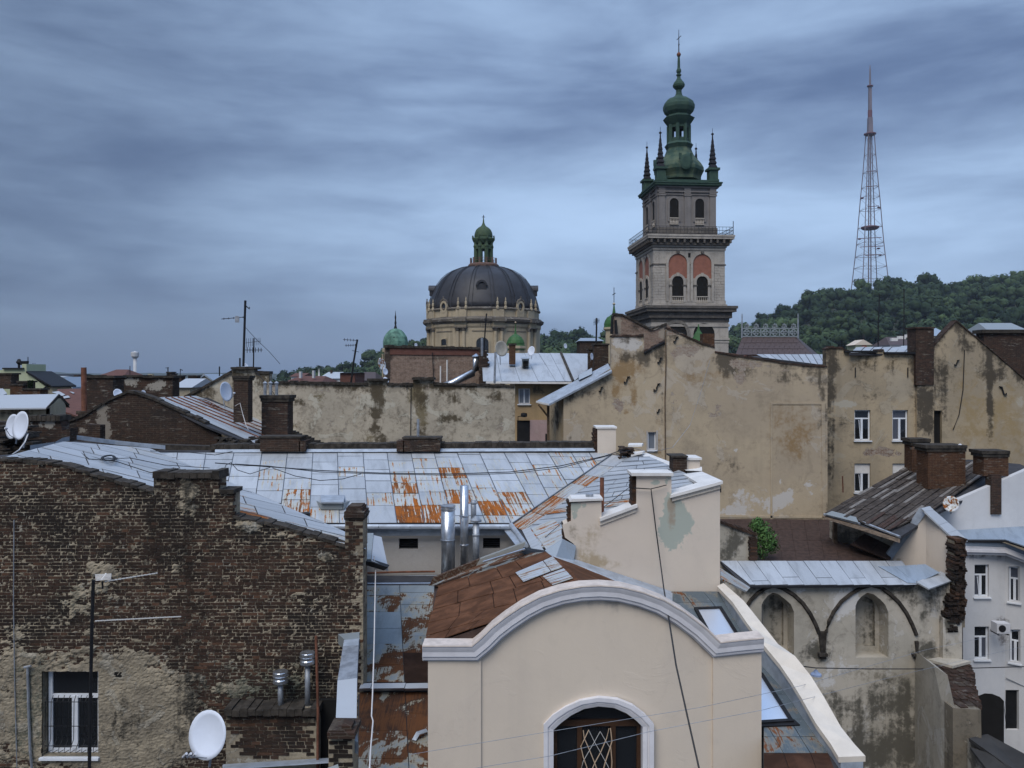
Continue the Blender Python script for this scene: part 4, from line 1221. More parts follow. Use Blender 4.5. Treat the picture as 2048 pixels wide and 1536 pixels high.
# arched window with moulded surround
win = MB()
oc = [(1087, 1640), (1087, 1447), (1105, 1428), (1130, 1412), (1160, 1399), (1197, 1393), (1235, 1397), (1265, 1409), (1290, 1428), (1307, 1447), (1307, 1640)]
ic = [(1107, 1640), (1107, 1459), (1122, 1445), (1142, 1430), (1168, 1417), (1197, 1412), (1228, 1415), (1253, 1426), (1272, 1440), (1285, 1453), (1285, 1640)]
def band(t0, t1, y0, y1, name, mat, parent):
    m = MB()
    n = len(oc)
    for a, b in zip(oc, ic):
        p, q = lerp(a, b, t0), lerp(a, b, t1)
        A_, B_ = W(*p, YG(1197)), W(*q, YG(1197))
        m.v += [A_ + Vector((0, -y0 * 0 + .06, 0)), A_ - Vector((0, y0, 0)), B_ - Vector((0, y1, 0)), B_ + Vector((0, .28 if t1 == 1 else .06, 0))]
    for i in range(n - 1):
        for k in range(3):
            m.f.append((i * 4 + k, i * 4 + k + 1, (i + 1) * 4 + k + 1, (i + 1) * 4 + k))
    return m.build(name, M[mat], parent)
wf = band(0, .42, .06, .06, 'window', 'moulding', gh)
band(.42, .62, .025, .025, 'moulding', 'moulding', wf)
band(.62, 1, .045, .02, 'moulding', 'moulding', wf)
YW = YG(1197) + .24
fr = MB()
gx = lambda px: xat(px, YG(1197))
gz = lambda py: zat(py, YG(1197))
def arch_frame(e, y, name, mat):
    m = MB()
    pts = [(1107, 1640)] + AW + [(1285, 1640)]
    c = (1196, 1500)
    A_ = [Vector((gx(p[0]), y, gz(p[1]))) for p in pts]
    B_ = []
    for p in pts:
        d = Vector((c[0] - p[0], 0, 0)) if p[1] > 1460 else Vector((c[0] - p[0], 0, c[1] - p[1]))
        d = d.normalized() * e
        B_.append(Vector((gx(p[0] + d.x), y, gz(p[1] + d.z))))
    n = len(pts)
    m.v += A_ + B_ + [p + Vector((0, .08, 0)) for p in B_]
    for i in range(n - 1):
        m.f.append((i, i + 1, n + i + 1, n + i))
        m.f.append((n + i, n + i + 1, 2 * n + i + 1, 2 * n + i))
    return m.build(name, M[mat], wf)
arch_frame(9, YW - .04, 'frame', 'brownwood')
fr.box(gx(1112), gx(1282), YW - .05, YW + .05, gz(1461), gz(1449))
fr.box(gx(1156), gx(1166), YW - .045, YW + .05, gz(1640), gz(1461))
fr.box(gx(1224), gx(1234), YW - .045, YW + .05, gz(1640), gz(1461))
fr.build('glazing_bar', M['brownwood'], wf)
top_ = [(gx(p[0]), YW + .02, gz(p[1])) for p in AW] + [(gx(1285), YW + .02, gz(1455)), (gx(1107), YW + .02, gz(1455))]
MB().prism(top_, (0, .01, 0)).build('pane', M['glass'], wf)
for a, b in ((1110, 1160), (1162, 1228), (1230, 1284)):
    MB().box(gx(a), gx(b), YW + .02, YW + .03, gz(1640), gz(1455)).build('pane', M['glass'], wf)
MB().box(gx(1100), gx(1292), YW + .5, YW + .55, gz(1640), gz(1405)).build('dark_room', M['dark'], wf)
# twisted cord lattice hanging in the middle sash
co = thing('cord_lattice', 'gold and pale cord lattice hanging in the middle of the arched window', 'ornament', (gx(1195), YW - .1, gz(1600)))
def cordline(pts, r, mat, nm='cord'):
    MB().tube([(gx(a), YW - .09 + U(-.004, .004), gz(b)) for a, b in pts], r, 5).build(nm, M[mat], co)
cordline([(1168, 1468), (1170, 1484), (1179, 1504), (1192, 1536), (1200, 1560), (1205, 1590)], .010, 'gold')
cordline([(1179, 1467), (1168, 1490), (1163, 1500), (1168, 1522), (1176, 1545), (1190, 1580)], .010, 'gold')
cordline([(1220, 1464), (1215, 1484), (1203, 1512), (1192, 1532), (1180, 1560)], .010, 'gold')
cordline([(1223, 1464), (1226, 1490), (1221, 1506), (1213, 1530), (1205, 1560)], .011, 'gold')
cordline([(1223, 1498), (1226, 1530), (1224, 1570)], .011, 'gold')
cordline([(1179, 1467), (1190, 1490), (1203, 1513), (1218, 1540), (1228, 1570)], .006, 'whitecord')
cordline([(1202, 1470), (1190, 1492), (1178, 1512), (1168, 1530), (1160, 1560)], .006, 'whitecord')
cordline([(1202, 1470), (1212, 1487), (1222, 1503)], .006, 'whitecord')
# rusty roof slope left of the arch
PEl = Plane((1165, 1180, 15.55), (1093, 1108, 20.2), (853, 1288, 15.4))
deck([(856, 1288), (870, 1164), (1090, 1104), (1168, 1182), (1060, 1200), (960, 1290)], PEl, M['slater'], gh, th=.35, drop=.03, ymin=15.36)
E0, E1 = [(853, 1290), (866, 1226), (862, 1195), (868, 1172), (905, 1150), (1010, 1095)], None
rowsE = [[(852, 1292), (985, 1252)], [(852, 1264), (1062, 1206)], [(860, 1240), (1165, 1182)], [(874, 1222), (1150, 1150)], [(866, 1196), (1128, 1130)], [(862, 1172), (1096, 1112)], [(862, 1158), (1068, 1092)]]
rowsE = [[(850, 1300), (1000, 1255)], [(852, 1274), (1080, 1208)], [(857, 1248), (1168, 1178)], [(866, 1222), (1148, 1148)], [(872, 1197), (1122, 1126)], [(878, 1174), (1092, 1106)]]
for k in range(len(rowsE) - 1):
    lo_, hi_ = rowsE[k], rowsE[k + 1]
    n = 3 + (k > 0) + (k < 4)
    cuts = [0] + sorted(min(.95, max(.05, (i + U(-.2, .2)) / n)) for i in range(1, n)) + [1]
    for c0, c1 in zip(cuts, cuts[1:]):
        q = [lerp(lo_[0], lo_[1], c0), lerp(lo_[0], lo_[1], c1), lerp(hi_[0], hi_[1], c1), lerp(hi_[0], hi_[1], c0)]
        sheet(q, PEl, M['rustroof'], gh, 1.0, gap=.008, lift=.006 * k, ymin=15.36)
for q, r in (([(1032, 1151), (1088, 1127), (1104, 1148), (1048, 1170)], .44), ([(1088, 1127), (1108, 1118), (1128, 1140), (1104, 1148)], .50), ([(1086, 1158), (1130, 1142), (1149, 1162), (1106, 1176)], .50)):
    sheet(q, PEl, M['rustroof'], gh, r, lift=.05, tint=.1)
sheet([(856, 1172), (880, 1160), (1000, 1112), (1095, 1106), (880, 1176)], PEl, M['metald'], gh, .55, lift=.01)
for q, r in (([(858, 1172), (866, 1156), (960, 1118), (952, 1132)], .62), ([(960, 1118), (1052, 1084), (1044, 1100), (952, 1132)], .45)):
    pts = [W(a, b, 20.6) for a, b in q]
    o = MB().prism(pts, (0, .15, 0)).build('roof_upstand', M['metald'], gh)
    o['rust'] = r
MB().tube([W(966, 1124, 20.4), W(1050, 1098, 20.4)], .025, 6).build('gutter_edge', M['galv'], gh)
MB().prism([W(1040, 1098, 20.9), W(1092, 1106, 20.9), W(1092, 1112, 20.8), W(1048, 1108, 20.8)], (0, .3, 0)).build('gutter_edge', M['iron'], gh)
# right of the ridge: dark rusty triangle, lead flashing at the foot of the cream wall
PEr = Plane((1165, 1180, 15.55), (1093, 1108, 20.2), (1300, 1190, 20.6))
deck([(1093, 1108), (1300, 1188), (1230, 1190), (1165, 1180)], PEr, M['underlay'], gh, th=.04, drop=.02)
for a, b in ((0, .36), (.36, .7), (.7, 1)):
    q = [lerp((1165, 1182), (1094, 1110), b), lerp((1165, 1182), (1094, 1110), a), lerp((1300, 1192), (1150, 1130), a), lerp((1300, 1192), (1150, 1130), b)]
    sheet(q, PEr, M['rustroof'], gh, 1.0, gap=.004)
MB().prism([W(1090, 1101, 20.85), W(1125, 1078, 20.9), W(1152, 1092, 20.9), W(1147, 1126, 20.85), W(1110, 1119, 20.7)], (0, .04, 0)).build('roof_flashing', M['metalb'], gh)
MB().prism([W(1095, 1108, 20.7), W(1112, 1112, 20.85), W(1150, 1119, 20.93), W(1345, 1184, 20.93), W(1345, 1202, 20.3), W(1300, 1198, 20.3)], (0, .05, 0)).build('roof_flashing', M['zinc'], gh)
# right slope with two roof windows and the curved coping
PF = Plane((1330, 1184, 20.95), (1440, 1184, 20.95), (1690, 1535, 14.6))
deck([(1290, 1190), (1330, 1180), (1442, 1180), (1500, 1262), (1600, 1400), (1690, 1530), (1700, 1570), (1530, 1570), (1527, 1450), (1400, 1440), (1320, 1250)], PF, M['underlay'], gh, th=.25, drop=.02)
cin = [(1434, 1176), (1465, 1212), (1494, 1252), (1519, 1288), (1559, 1340), (1581, 1372), (1603, 1408), (1632, 1458), (1661, 1500), (1677, 1530), (1690, 1560)]
def cx_at(y):
    for a, b in zip(cin, cin[1:]):
        if a[1] <= y <= b[1]: return a[0] + (b[0] - a[0]) * (y - a[1]) / (b[1] - a[1])
    return cin[-1][0]
fy = [1184, 1206, 1240, 1290, 1340, 1390, 1440, 1475, 1508, 1570]
for i in range(len(fy) - 1):
    a, b = fy[i], fy[i + 1]
    for k, (s0, s1) in enumerate(((-170, -88), (-88, -40), (-40, -8))):
        q = [(cx_at(b) + s0 * b / 1350, b), (cx_at(b) + s1 * b / 1350, b), (cx_at(a) + s1 * a / 1350, a), (cx_at(a) + s0 * a / 1350, a)]
        r = .28 if b < 1300 else (.36 if b < 1520 else .95)
        if a >= 1440: q = clip(q, (1527, 2000), (1527, 1000))
        sheet(q, PF, M['metalf'], gh, r * U(.75, 1.1), gap=.006, tint=U(.3, 1))
def rooflight(lab, q):
    c = PF.at(*[sum(p[i] for p in q) / 4 for i in (0, 1)])
    t = thing('roof_window', lab, 'roof window', c)
    pts = [PF.at(*p, .08) for p in q]
    ins = inset(pts, .075)
    m = MB()
    for i in range(4):
        j = (i + 1) % 4
        m.prism([pts[i], pts[j], ins[j], ins[i]], PF.n * -.10)
    m.build('frame', M['iron'], t)
    g_ = inset(pts, .07)
    MB().prism([p - PF.n * .03 for p in g_], PF.n * -.02).build('pane', M['skyglass'], t)
    return t
mm, nt_, b_ = newmat('reflecting_glass')
b_.inputs['Base Color'].default_value = (.72, .75, .80, 1); b_.inputs['Roughness'].default_value = .35; b_.inputs['Metallic'].default_value = .7
M['skyglass'] = mm
rooflight('upper roof window reflecting the sky behind the arched gable', [(1430, 1292), (1482, 1274), (1443, 1212), (1388, 1214)])
rooflight('lower roof window reflecting the sky beside the right corner of the gable', [(1508, 1446), (1588, 1441), (1526, 1345), (1460, 1350)])
MB().prism([PF.at(1500, 1456, .02), PF.at(1600, 1452, .02), PF.at(1588, 1441, .02), PF.at(1500, 1445, .02)], PF.n * .03).build('flashing', M['iron'], gh)
cl = [(1434, 1172, 20.9), (1465, 1204, 19.6), (1494, 1246, 18.5), (1519, 1280, 17.7), (1559, 1328, 16.9), (1581, 1360, 16.4), (1603, 1396, 15.9), (1632, 1447, 15.3), (1661, 1487, 14.85), (1677, 1514, 14.55)]
cr = [(1447, 1166, 20.9), (1487, 1201, 19.6), (1519, 1241, 18.5), (1556, 1288, 17.7), (1590, 1312, 16.9), (1622, 1352, 16.4), (1648, 1394, 15.9), (1682, 1454, 15.3), (1708, 1487, 14.85), (1731, 1512, 14.55)]
cm = MB()
for i in range(len(cl)):
    a, b = W(*cl[i]), W(*cr[i])
    cm.v += [a, b, b - Vector((0, 0, .10)), a - Vector((0, 0, .10))]
for i in range(len(cl) - 1):
    for k in range(4):
        cm.f.append((i * 4 + k, i * 4 + (k + 1) % 4, i * 4 + 4 + (k + 1) % 4, i * 4 + 4 + k))
cm.f += [(0, 3, 2, 1), tuple(len(cl) * 4 - 4 + k for k in range(4))]
cm.build('curved_coping', M['creamcap'], gh)
pm = MB()
for i in range(len(cl)):
    a, b = W(*cl[i]), W(*cr[i])
    a.x += .04; b.x -= .04
    a.z -= .10; b.z -= .10
    pm.v += [a, b, Vector((b.x, b.y, 0)), Vector((a.x, a.y, 0))]
for i in range(len(cl) - 1):
    for k in range(4):
        pm.f.append((i * 4 + k, i * 4 + (k + 1) % 4, i * 4 + 4 + (k + 1) % 4, i * 4 + 4 + k))
pm.f += [(0, 3, 2, 1), tuple(len(cl) * 4 - 4 + k for k in range(4))]
pm.build('parapet_wall', M['zinc'], gh)

# ================================================================== V. the gothic wall across the courtyard
gw = thing('niche_wall', 'old stained courtyard wall with two pointed niches and dark arch mouldings', 'wall', (xat(1680, 34), 34, 0))
YV = 34.0
OUT = [[(1523, 1210), (1528, 1200), (1536, 1191), (1546, 1185), (1558, 1189), (1571, 1199), (1582, 1209), (1588, 1224)], [(1711, 1212), (1715, 1202), (1723, 1193), (1735, 1185), (1748, 1189), (1761, 1199), (1771, 1210), (1777, 1226)]]
vtop = [(1450, 1160), (1500, 1166), (1832, 1164), (1857, 1170), (1900, 1160)]
vbot = [(1450, 1315)]
for o in OUT:
    vbot += [(o[0][0], 1315)] + o + [(o[-1][0], 1315)]
vbot += [(1900, 1315)]
vs = [(1600, 1180, 40, 12, 'a', .45), (1690, 1195, 30, 30, 'a', .6), (1800, 1185, 40, 20, 'r', .3), (1845, 1200, 30, 40, 'r', .35), (1870, 1240, 20, 60, 'a', .35), (1500, 1200, 30, 30, 'r', .3), (1680, 1230, 60, 30, 'a', .35),
      (1610, 1310, 50, 20, 'r', .4), (1690, 1330, 60, 25, 'a', .4), (1660, 1370, 60, 18, 'a', .35), (1740, 1350, 60, 20, 'g', .4), (1720, 1410, 120, 30, 'r', .55), (1790, 1400, 40, 40, 'r', .5), (1680, 1440, 60, 18, 'g', .4),
      (1760, 1490, 130, 40, 'r', .75), (1690, 1530, 100, 30, 'r', .5), (1850, 1300, 30, 20, 'r', .4), (1640, 1290, 20, 30, 'r', .3), (1900, 1180, 30, 40, 'r', .6)]
wall('wall', vtop, vbot, YV, M['gothic'], gw, .9, 7, vs, soot=.45, sootpx=14)
wall('wall_base', [(1450, 1315), (1900, 1315)], 1720, YV + .003, M['gothic'], gw, .9, 8, vs)
for o, inn in zip(OUT, ([(1527, 1292), (1527, 1206), (1532, 1197), (1539, 1192), (1547, 1190), (1556, 1193), (1563, 1199), (1567, 1208), (1567, 1292)], [(1711, 1292), (1711, 1210), (1716, 1200), (1723, 1195), (1732, 1193), (1741, 1196), (1747, 1202), (1750, 1212), (1750, 1292)])):
    A_ = [(o[0][0], 1315)] + o + [(o[-1][0], 1315)]
    n = len(A_)
    m = MB()
    m.st = []
    B_ = []
    x0, x1 = inn[0][0], inn[-1][0]
    for i, p in enumerate(A_):
        t = (p[0] - A_[0][0]) / (A_[-1][0] - A_[0][0])
        bx = x0 - 1 + t * (x1 - x0 + 9)
        B_.append((bx, p[1] + (2 if p[1] < 1300 else -6)))
    YB2 = YV + .75
    vA = [W(*p, YV + .01) for p in A_]
    vB = [W(*p, YB2) for p in B_]
    m.v += vA + vB
    for i in range(n - 1):
        m.f.append((i, i + 1, n + i + 1, n + i))
    m.f.append((n - 1, 0, n, 2 * n - 1))
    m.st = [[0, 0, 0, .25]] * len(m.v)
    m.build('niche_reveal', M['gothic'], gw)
    # blind inner arch, set deeper again
    x0b, x1b = inn[0][0], inn[-1][0]
    I = [W(*p, YB2 + .002) for p in inn]
    I2 = [p + Vector((0, .22, 0)) for p in I]
    k = len(I)
    m = MB()
    m.v += I + I2
    m.f += [(i, i + 1, k + i + 1, k + i) for i in range(k - 1)] + [(k - 1, 0, k, 2 * k - 1)]
    m.f.append(tuple(range(k, 2 * k)))
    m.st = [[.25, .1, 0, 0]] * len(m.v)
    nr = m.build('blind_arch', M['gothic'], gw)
    # the back wall of the niche round the blind arch
    hole = [Vector(p) for p in I]
    m = MB()
    poly = vB
    # ring between outline vB and inner arch I
    m.v += vB + I
    nb_, ni = len(vB), len(I)
    ii = 0
    for i in range(nb_ - 1):
        j = round((i + 1) * (ni - 1) / (nb_ - 1))
        m.f.append((i, i + 1, nb_ + ii))
        while ii < j:
            m.f.append((i + 1, nb_ + ii + 1, nb_ + ii)); ii += 1
    m.f.append((nb_ - 1, 0, nb_, nb_ + ni - 1))
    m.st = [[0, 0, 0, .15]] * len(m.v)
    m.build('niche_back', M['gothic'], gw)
ribs = ([(1494, 1212), (1502, 1200), (1515, 1187), (1530, 1177), (1547, 1171), (1567, 1177), (1588, 1190), (1606, 1207), (1620, 1227), (1631, 1248), (1638, 1266)],
        [(1652, 1264), (1658, 1243), (1668, 1223), (1683, 1203), (1703, 1187), (1722, 1176), (1742, 1170), (1762, 1175), (1780, 1188), (1798, 1205), (1813, 1226), (1825, 1250), (1833, 1270)])
for r_ in ribs:
    MB().tube([W(a, b, YV - .02) for a, b in r_], .085, 6).build('arch_moulding', M['darkcap'], gw)
cb = MB()
cb.prism([W(1638, 1264, YV - .13), W(1654, 1264, YV - .13), W(1651, 1308, YV - .06), W(1642, 1308, YV - .06)], (0, .16, 0))
cb.blk(1639, 1656, 1308, 1314, YV - .22, .25).blk(1642, 1653, 1314, 1319, YV - .12, .15)
cb.build('corbel', M['darkcap'], gw)
cb = MB()
cb.prism([W(1831, 1283, YV - .10), W(1838, 1283, YV - .10), W(1837, 1311, YV - .06), W(1833, 1311, YV - .06)], (0, .12, 0))
cb.blk(1827, 1840, 1309, 1313, YV - .2, .22).blk(1830, 1838, 1313, 1319, YV - .12, .14)
cb.build('corbel', M['darkcap'], gw)
# sheet coping of the wall
PV = Plane((1490, 1171, 33.7), (1830, 1169, 33.7), (1640, 1121, 35.2))
tp, bt = [], []
k = 0
x = 1408
while x < 1790:
    q = [(x + 36, 1171), (x + 36 + 33, 1170), (x + 33, 1122), (x, 1122)]
    q = clip(clip(q, (1440, 1300), (1440, 1000)), (1503, 1173), (1440, 1122)) if x < 1500 else q
    if len(q) > 2:
        j = 1160 + U(-6, 4)
        if k % 2:
            sheet(q, PV, M['metal'], gw, .06, gap=.012)
        else:
            s = (j - 1122) / 49.0
            sheet([q[-1], q[-2], lerp(q[-2], q[1], s), lerp(q[-1], q[0], s)] if len(q) == 4 else q, PV, M['metal'], gw, .06, gap=.012)
            if len(q) == 4: sheet([lerp(q[3], q[0], s), lerp(q[2], q[1], s), q[1], q[0]], PV, M['metal'], gw, .08, gap=.012)
    k += 1
    x += 33
deck([(1440, 1122), (1768, 1122), (1830, 1169), (1490, 1172)], PV, M['underlay'], gw, th=.10, drop=.015)
for q in ([(1755, 1134), (1788, 1134), (1831, 1168), (1815, 1168)], [(1788, 1134), (1833, 1131), (1816, 1167), (1831, 1168)], [(1833, 1131), (1850, 1130), (1880, 1147), (1838, 1166), (1820, 1160)]):
    sheet(q, PV, M['metalb'], gw, .05, lift=.03)
PV2 = Plane((1831, 1169, 33.7), (1857, 1183, 33.2), (1880, 1146, 34.8))
for q in ([(1831, 1169), (1857, 1183), (1912, 1163), (1880, 1147)],):
    sheet(q, PV2, M['metal'], gw, .05, th=.06, lift=.05)
# low roof edge that joins from the left
PVl = Plane((1440, 1152, 30.0), (1497, 1184, 29.5), (1440, 1140, 31.0))
sheet([(1438, 1138), (1440, 1160), (1492, 1186), (1499, 1178)], Plane((1438, 1150, 30), (1495, 1183, 30), (1438, 1138, 31)), M['metal'], gw, .45, th=.06)

# buttress with crumbling brick steps
bu = thing('brick_buttress', 'sloping wall buttress with crumbling brick courses at the courtyard corner', 'buttress', (xat(1900, 32), 32, 0))
wall('face', [(1838, 1312), (1868, 1328), (1895, 1350), (1910, 1418)], [(1838, 1640), (1910, 1640)], lin(1838, 33.98, 1910, 30.0), M['gothic'], bu, 1.0, 8, [(1860, 1440, 30, 60, 'g', .6), (1850, 1500, 40, 60, 'r', .9), (1890, 1400, 10, 60, 'a', .3), (1845, 1360, 10, 40, 'r', .6), (1880, 1520, 40, 30, 'r', .8)])
MB().prism([W(1906, 1640, 30.0), W(1966, 1640, 29.8), W(1962, 1420, 29.8), W(1906, 1416, 30.0)], (0, .6, 0)).build('front', M['gothicshade'], bu)
sb = MB()
for i in range(26):
    t = i / 25
    y0 = 1332 + 84 * t
    xa, xb = 1868 + 42 * t, 1945 + 18 * t
    Yq = 33.2 - 3.2 * t
    px = xa
    while px < xb - 3:
        q = min(xb + U(-5, 4), px + U(10, 17))
        sb.blk(px, q - .8, y0 + U(-2, 2), y0 + 7, Yq + U(-.06, .06), .5)
        px = q
sb.build('broken_brick', M['brickblk'], bu, kind='stuff')
MB().prism([W(1856, 1318, 33.6), W(1905, 1332, 32.9), W(1942, 1322, 33.4), W(1890, 1312, 34.0)], (0, 0, -.1)).build('capping', M['gothic'], bu)
# ragged stub of brick wall rising beside the white gable
rs = thing('brick_stub', 'ragged end of an old brick wall beside the white courtyard house', 'wall stub', (xat(1915, 34), 34, 0))
m = MB()
yy = 1078
while yy < 1262:
    x0 = 1911 + (0 if yy < 1180 else (yy - 1180) * -.2) - (8 if 1190 < yy < 1240 else 0)
    x1 = 1931 + 2 * math.sin(yy * .2) - max(0, yy - 1225) * .5
    px = x0 + U(-3, 3)
    while px < x1:
        q = min(x1 + U(-3, 3), px + U(7, 12))
        m.blk(px, q - .5, yy, yy + 3.6, YV - .35 + U(-.08, .08), .7)
        px = q
    yy += 3.9
m.build('broken_brick', M['brickr'], rs, kind='stuff')
MB().blk(1908, 1930, 1082, 1255, YV - .2, .5).build('wall', M['mortar'], rs)
wall('lower_wall', [(1886, 1235), (1900, 1240), (1924, 1240)], [(1886, 1322), (1924, 1330)], YV - .3, M['gothic'], rs, .5, 8, [(1895, 1260, 6, 60, 'r', .6), (1905, 1240, 20, 16, 'r', .7)])

# ================================================================== S/T/U. white courtyard house
wh = thing('white_courtyard_house', 'white rendered courtyard house with blue grey roof and plastic windows on the right', 'house', (xat(1990, 38), 38, 0))
YS = 34.6
# bent gable wall: left leaf turns away, right leaf faces us
wall('gable_wall', [(1768, 1136), (1850, 1028), (1852, 1028)], [(1768, 1142), (1852, 1136)], lin(1768, 36.4, 1852, 35.4), M['cream'], wh, .4, 10, [(1800, 1120, 30, 8, 'r', .25)], soot=.2, sootpx=10)
wall('gable_wall', [(1852, 1026), (1912, 1084)], [(1852, 1140), (1912, 1172)], lin(1852, 35.4, 1912, 34.2), M['cream'], wh, .4, 10, [(1858, 1120, 10, 30, 'r', .2)])
a_ = [(1757, 1130), (1790, 1085), (1822, 1045), (1842, 1016)]
b_ = [(1769, 1138), (1803, 1093), (1833, 1053), (1852, 1026)]
for i in range(3):
    q = [W(*a_[i], 36.5 - .3 * i), W(*b_[i], 36.2 - .3 * i), W(*b_[i + 1], 35.9 - .3 * i), W(*a_[i + 1], 36.2 - .3 * i)]
    MB().prism(q, (0, .12, 0)).build('coping_sheet', M['zinc'], wh)
a_ = [(1842, 1016), (1848, 1022), (1878, 1050), (1895, 1066), (1912, 1080)]
b_ = [(1860, 1012), (1868, 1020), (1896, 1044), (1914, 1060), (1936, 1080)]
for i in range(4):
    q = [W(*a_[i], 35.3 - .28 * i), W(*b_[i], 36.0 - .28 * i), W(*b_[i + 1], 35.7 - .28 * i), W(*a_[i + 1], 35.0 - .28 * i)]
    q = [p + (sum(q, Vector()) / 4 - p) * .03 for p in q]
    MB().prism(q, (0, 0, -.08)).build('coping_sheet', M['metal'], wh)['rust'] = 0.0
# roof
PT = Plane((1932, 1082, 36.2), (2010, 1081, 36.0), (1950, 1028, 39.5))
for q in ([(1932, 1081), (2010, 1081), (2000, 1027), (1862, 1013)], [(2010, 1081), (2250, 1162), (2250, 1015), (2000, 1027)]):
    sheet(q, PT, M['metalb'], wh, .02, th=.05, gap=.002, tint=.5)
MB().tube([W(1932, 1082, 36.1), W(2010, 1082, 35.9), W(2060, 1098, 35.5), W(2230, 1155, 33.9)], .05, 6).build('gutter', M['iron'], wh)
ct = ((1930, 1085, 36.3), (2012, 1087, 36.1), (2065, 1108, 35.6), (2230, 1165, 34.0))
for (y0, y1, pr, mt) in ((0, 8, .0, 'metalb'), (8, 14, .10, 'moulding'), (14, 19, .16, 'moulding'), (19, 24, .04, 'moulding')):
    m = MB()
    for a, b in zip(ct, ct[1:]):
        m.prism([W(a[0], a[1] + y1, a[2] - pr + .15), W(b[0], b[1] + y1, b[2] - pr + .15), W(b[0], b[1] + y0, b[2] - pr + .15), W(a[0], a[1] + y0, a[2] - pr + .15)], (0, .3, 0))
    m.build('cornice', M[mt], wh)
YU1 = 36.6
YU2 = lin(2010, 36.6, 2070, 35.9)
W1 = [(1949, 1978, 1129, 1194), (1949, 1978, 1253, 1319)]
us = [(1960, 1330, 30, 40, 'r', .12), (2000, 1250, 20, 14, 'r', .55), (2008, 1275, 12, 25, 'r', .35), (1945, 1110, 40, 8, 'r', .15)]
wall('wall', [(1926, 1100), (2010, 1102)], 1640, YU1, M['whitewall'], wh, .4, 8, us, W1, reveal=.16, soot=.25, sootpx=14)
W2 = [(2017, 2040, 1133, 1203), (2019, 2041, 1259, 1324), (2011, 2038, 1380, 1460)]
wall('wall', [(2010, 1104), (2066, 1122), (2230, 1174)], 1640, YU2, M['whitewall'], wh, .4, 8, us, W2, reveal=.16, soot=.25, sootpx=14)
for i, h in enumerate(W1 + W2[:2]):
    casement(wh, *h, YU1 if i < 2 else YU2, .07, .33, True, True, 'glass', 'frame', .12, i == 0)
dd = MB().prism([W(2010, 1461, YU2(2010) + .12), W(2039, 1461, YU2(2039) + .12), W(2039, 1379, YU2(2039) + .12), W(2010, 1379, YU2(2010) + .12)], (0, .05, 0)).build('door', M['iron'], wh)
MB().tube([W(2013, 1382, YU2(2012) - .05), W(2009, 1420, YU2(2012) - .3), W(2013, 1458, YU2(2012) - .05)], .012, 4).build('door_grille', M['iron'], dd)
ap = [(1957, 1392), (1970, 1387), (1985, 1388), (2000, 1394), (2008, 1402), (2008, 1560), (1950, 1560), (1950, 1398)]
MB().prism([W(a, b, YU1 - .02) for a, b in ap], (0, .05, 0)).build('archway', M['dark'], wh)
MB().tube([W(2012, 1356, YU2(2012) - .05), W(2060, 1378, YU2(2055) - .05)], .02, 4).build('cable_rail', M['galvdull'], wh)
# air conditioner
ac = thing('air_conditioner', 'small white air conditioner box with a round black fan on the white wall', 'air conditioner', W(2008, 1267, 35.6))
MB().prism([W(1994, 1267, 35.75), W(2021, 1268, 35.35), W(2021, 1248, 35.35), W(1994, 1247, 35.75)], (0, .45, 0)).build('casing', M['whiteplastic'], ac)
m = MB()
m.prism([W(2005 + 7.2 * math.cos(i * .5236), 1257.5 + 7.2 * math.sin(i * .5236), 35.585 - .0148 * 7.2 * math.cos(i * .5236) - .012) for i in range(12)], (0, .02, 0))
m.build('fan', M['blackplastic'], ac)
for px in (1998, 2017):
    MB().blk(px - 1, px + 1, 1267, 1271, 35.7 - .0148 * (px - 1998), .6).build('bracket', M['iron'], ac)
# slab roof of the outbuilding at the bottom right
ob = thing('outbuilding', 'low outbuilding with a dark sloping flat roof in the bottom right corner', 'outbuilding', (xat(2020, 27), 27, 0))
MB().prism([W(1938, 1476, 29.5), W(1975, 1468, 30.5), W(2110, 1540, 27.5), W(2110, 1620, 25), W(2000, 1520, 27.6)], (0, 0, -.12)).build('roof', M['asphalt'], ob)
wall('wall', [(1944, 1484), (2000, 1524)], 1640, lin(1944, 29.5, 2000, 27.7), M['gothic'], ob, .3, 12, [(1960, 1500, 60, 50, 'r', .5)])
MB().prism([W(1940, 1494, 29.2), W(1990, 1510, 28.0), W(2110, 1600, 25.0), W(2110, 1660, 24), W(1975, 1540, 27.5)], (0, 0, -.1)).build('lower_roof', M['asphalt'], ob)
# lamp on a wire
la = thing('hanging_lamp', 'small blue grey lamp shade hanging on a wire over the courtyard', 'lamp', W(1632, 1352, 30))
MB().lathe([(.20, 0), (.19, .06), (.10, .12), (.05, .2)], W(1632, 1351, 30), 14).build('shade', M['lampblue'], la)
MB().tube([W(1632, 1341, 30), W(1632, 1336, 30)], .01, 4).build('hook', M['iron'], la)
def cable(name, lab, pts, r=.012, mat='wire', cat='cable', group=None):
    m = MB().tube([W(*p) for p in pts], r, 5)
    o = m.build(name, M[mat], None, at=W(*pts[0]))
    return tag(o, lab, cat, group)
cable('cable', 'dark cable strung across the courtyard holding the lamp', [(1560, 1327, 26), (1632, 1336, 30), (1740, 1338, 32), (1850, 1338, 33), (1960, 1336, 34), (2060, 1333, 34)], .02)
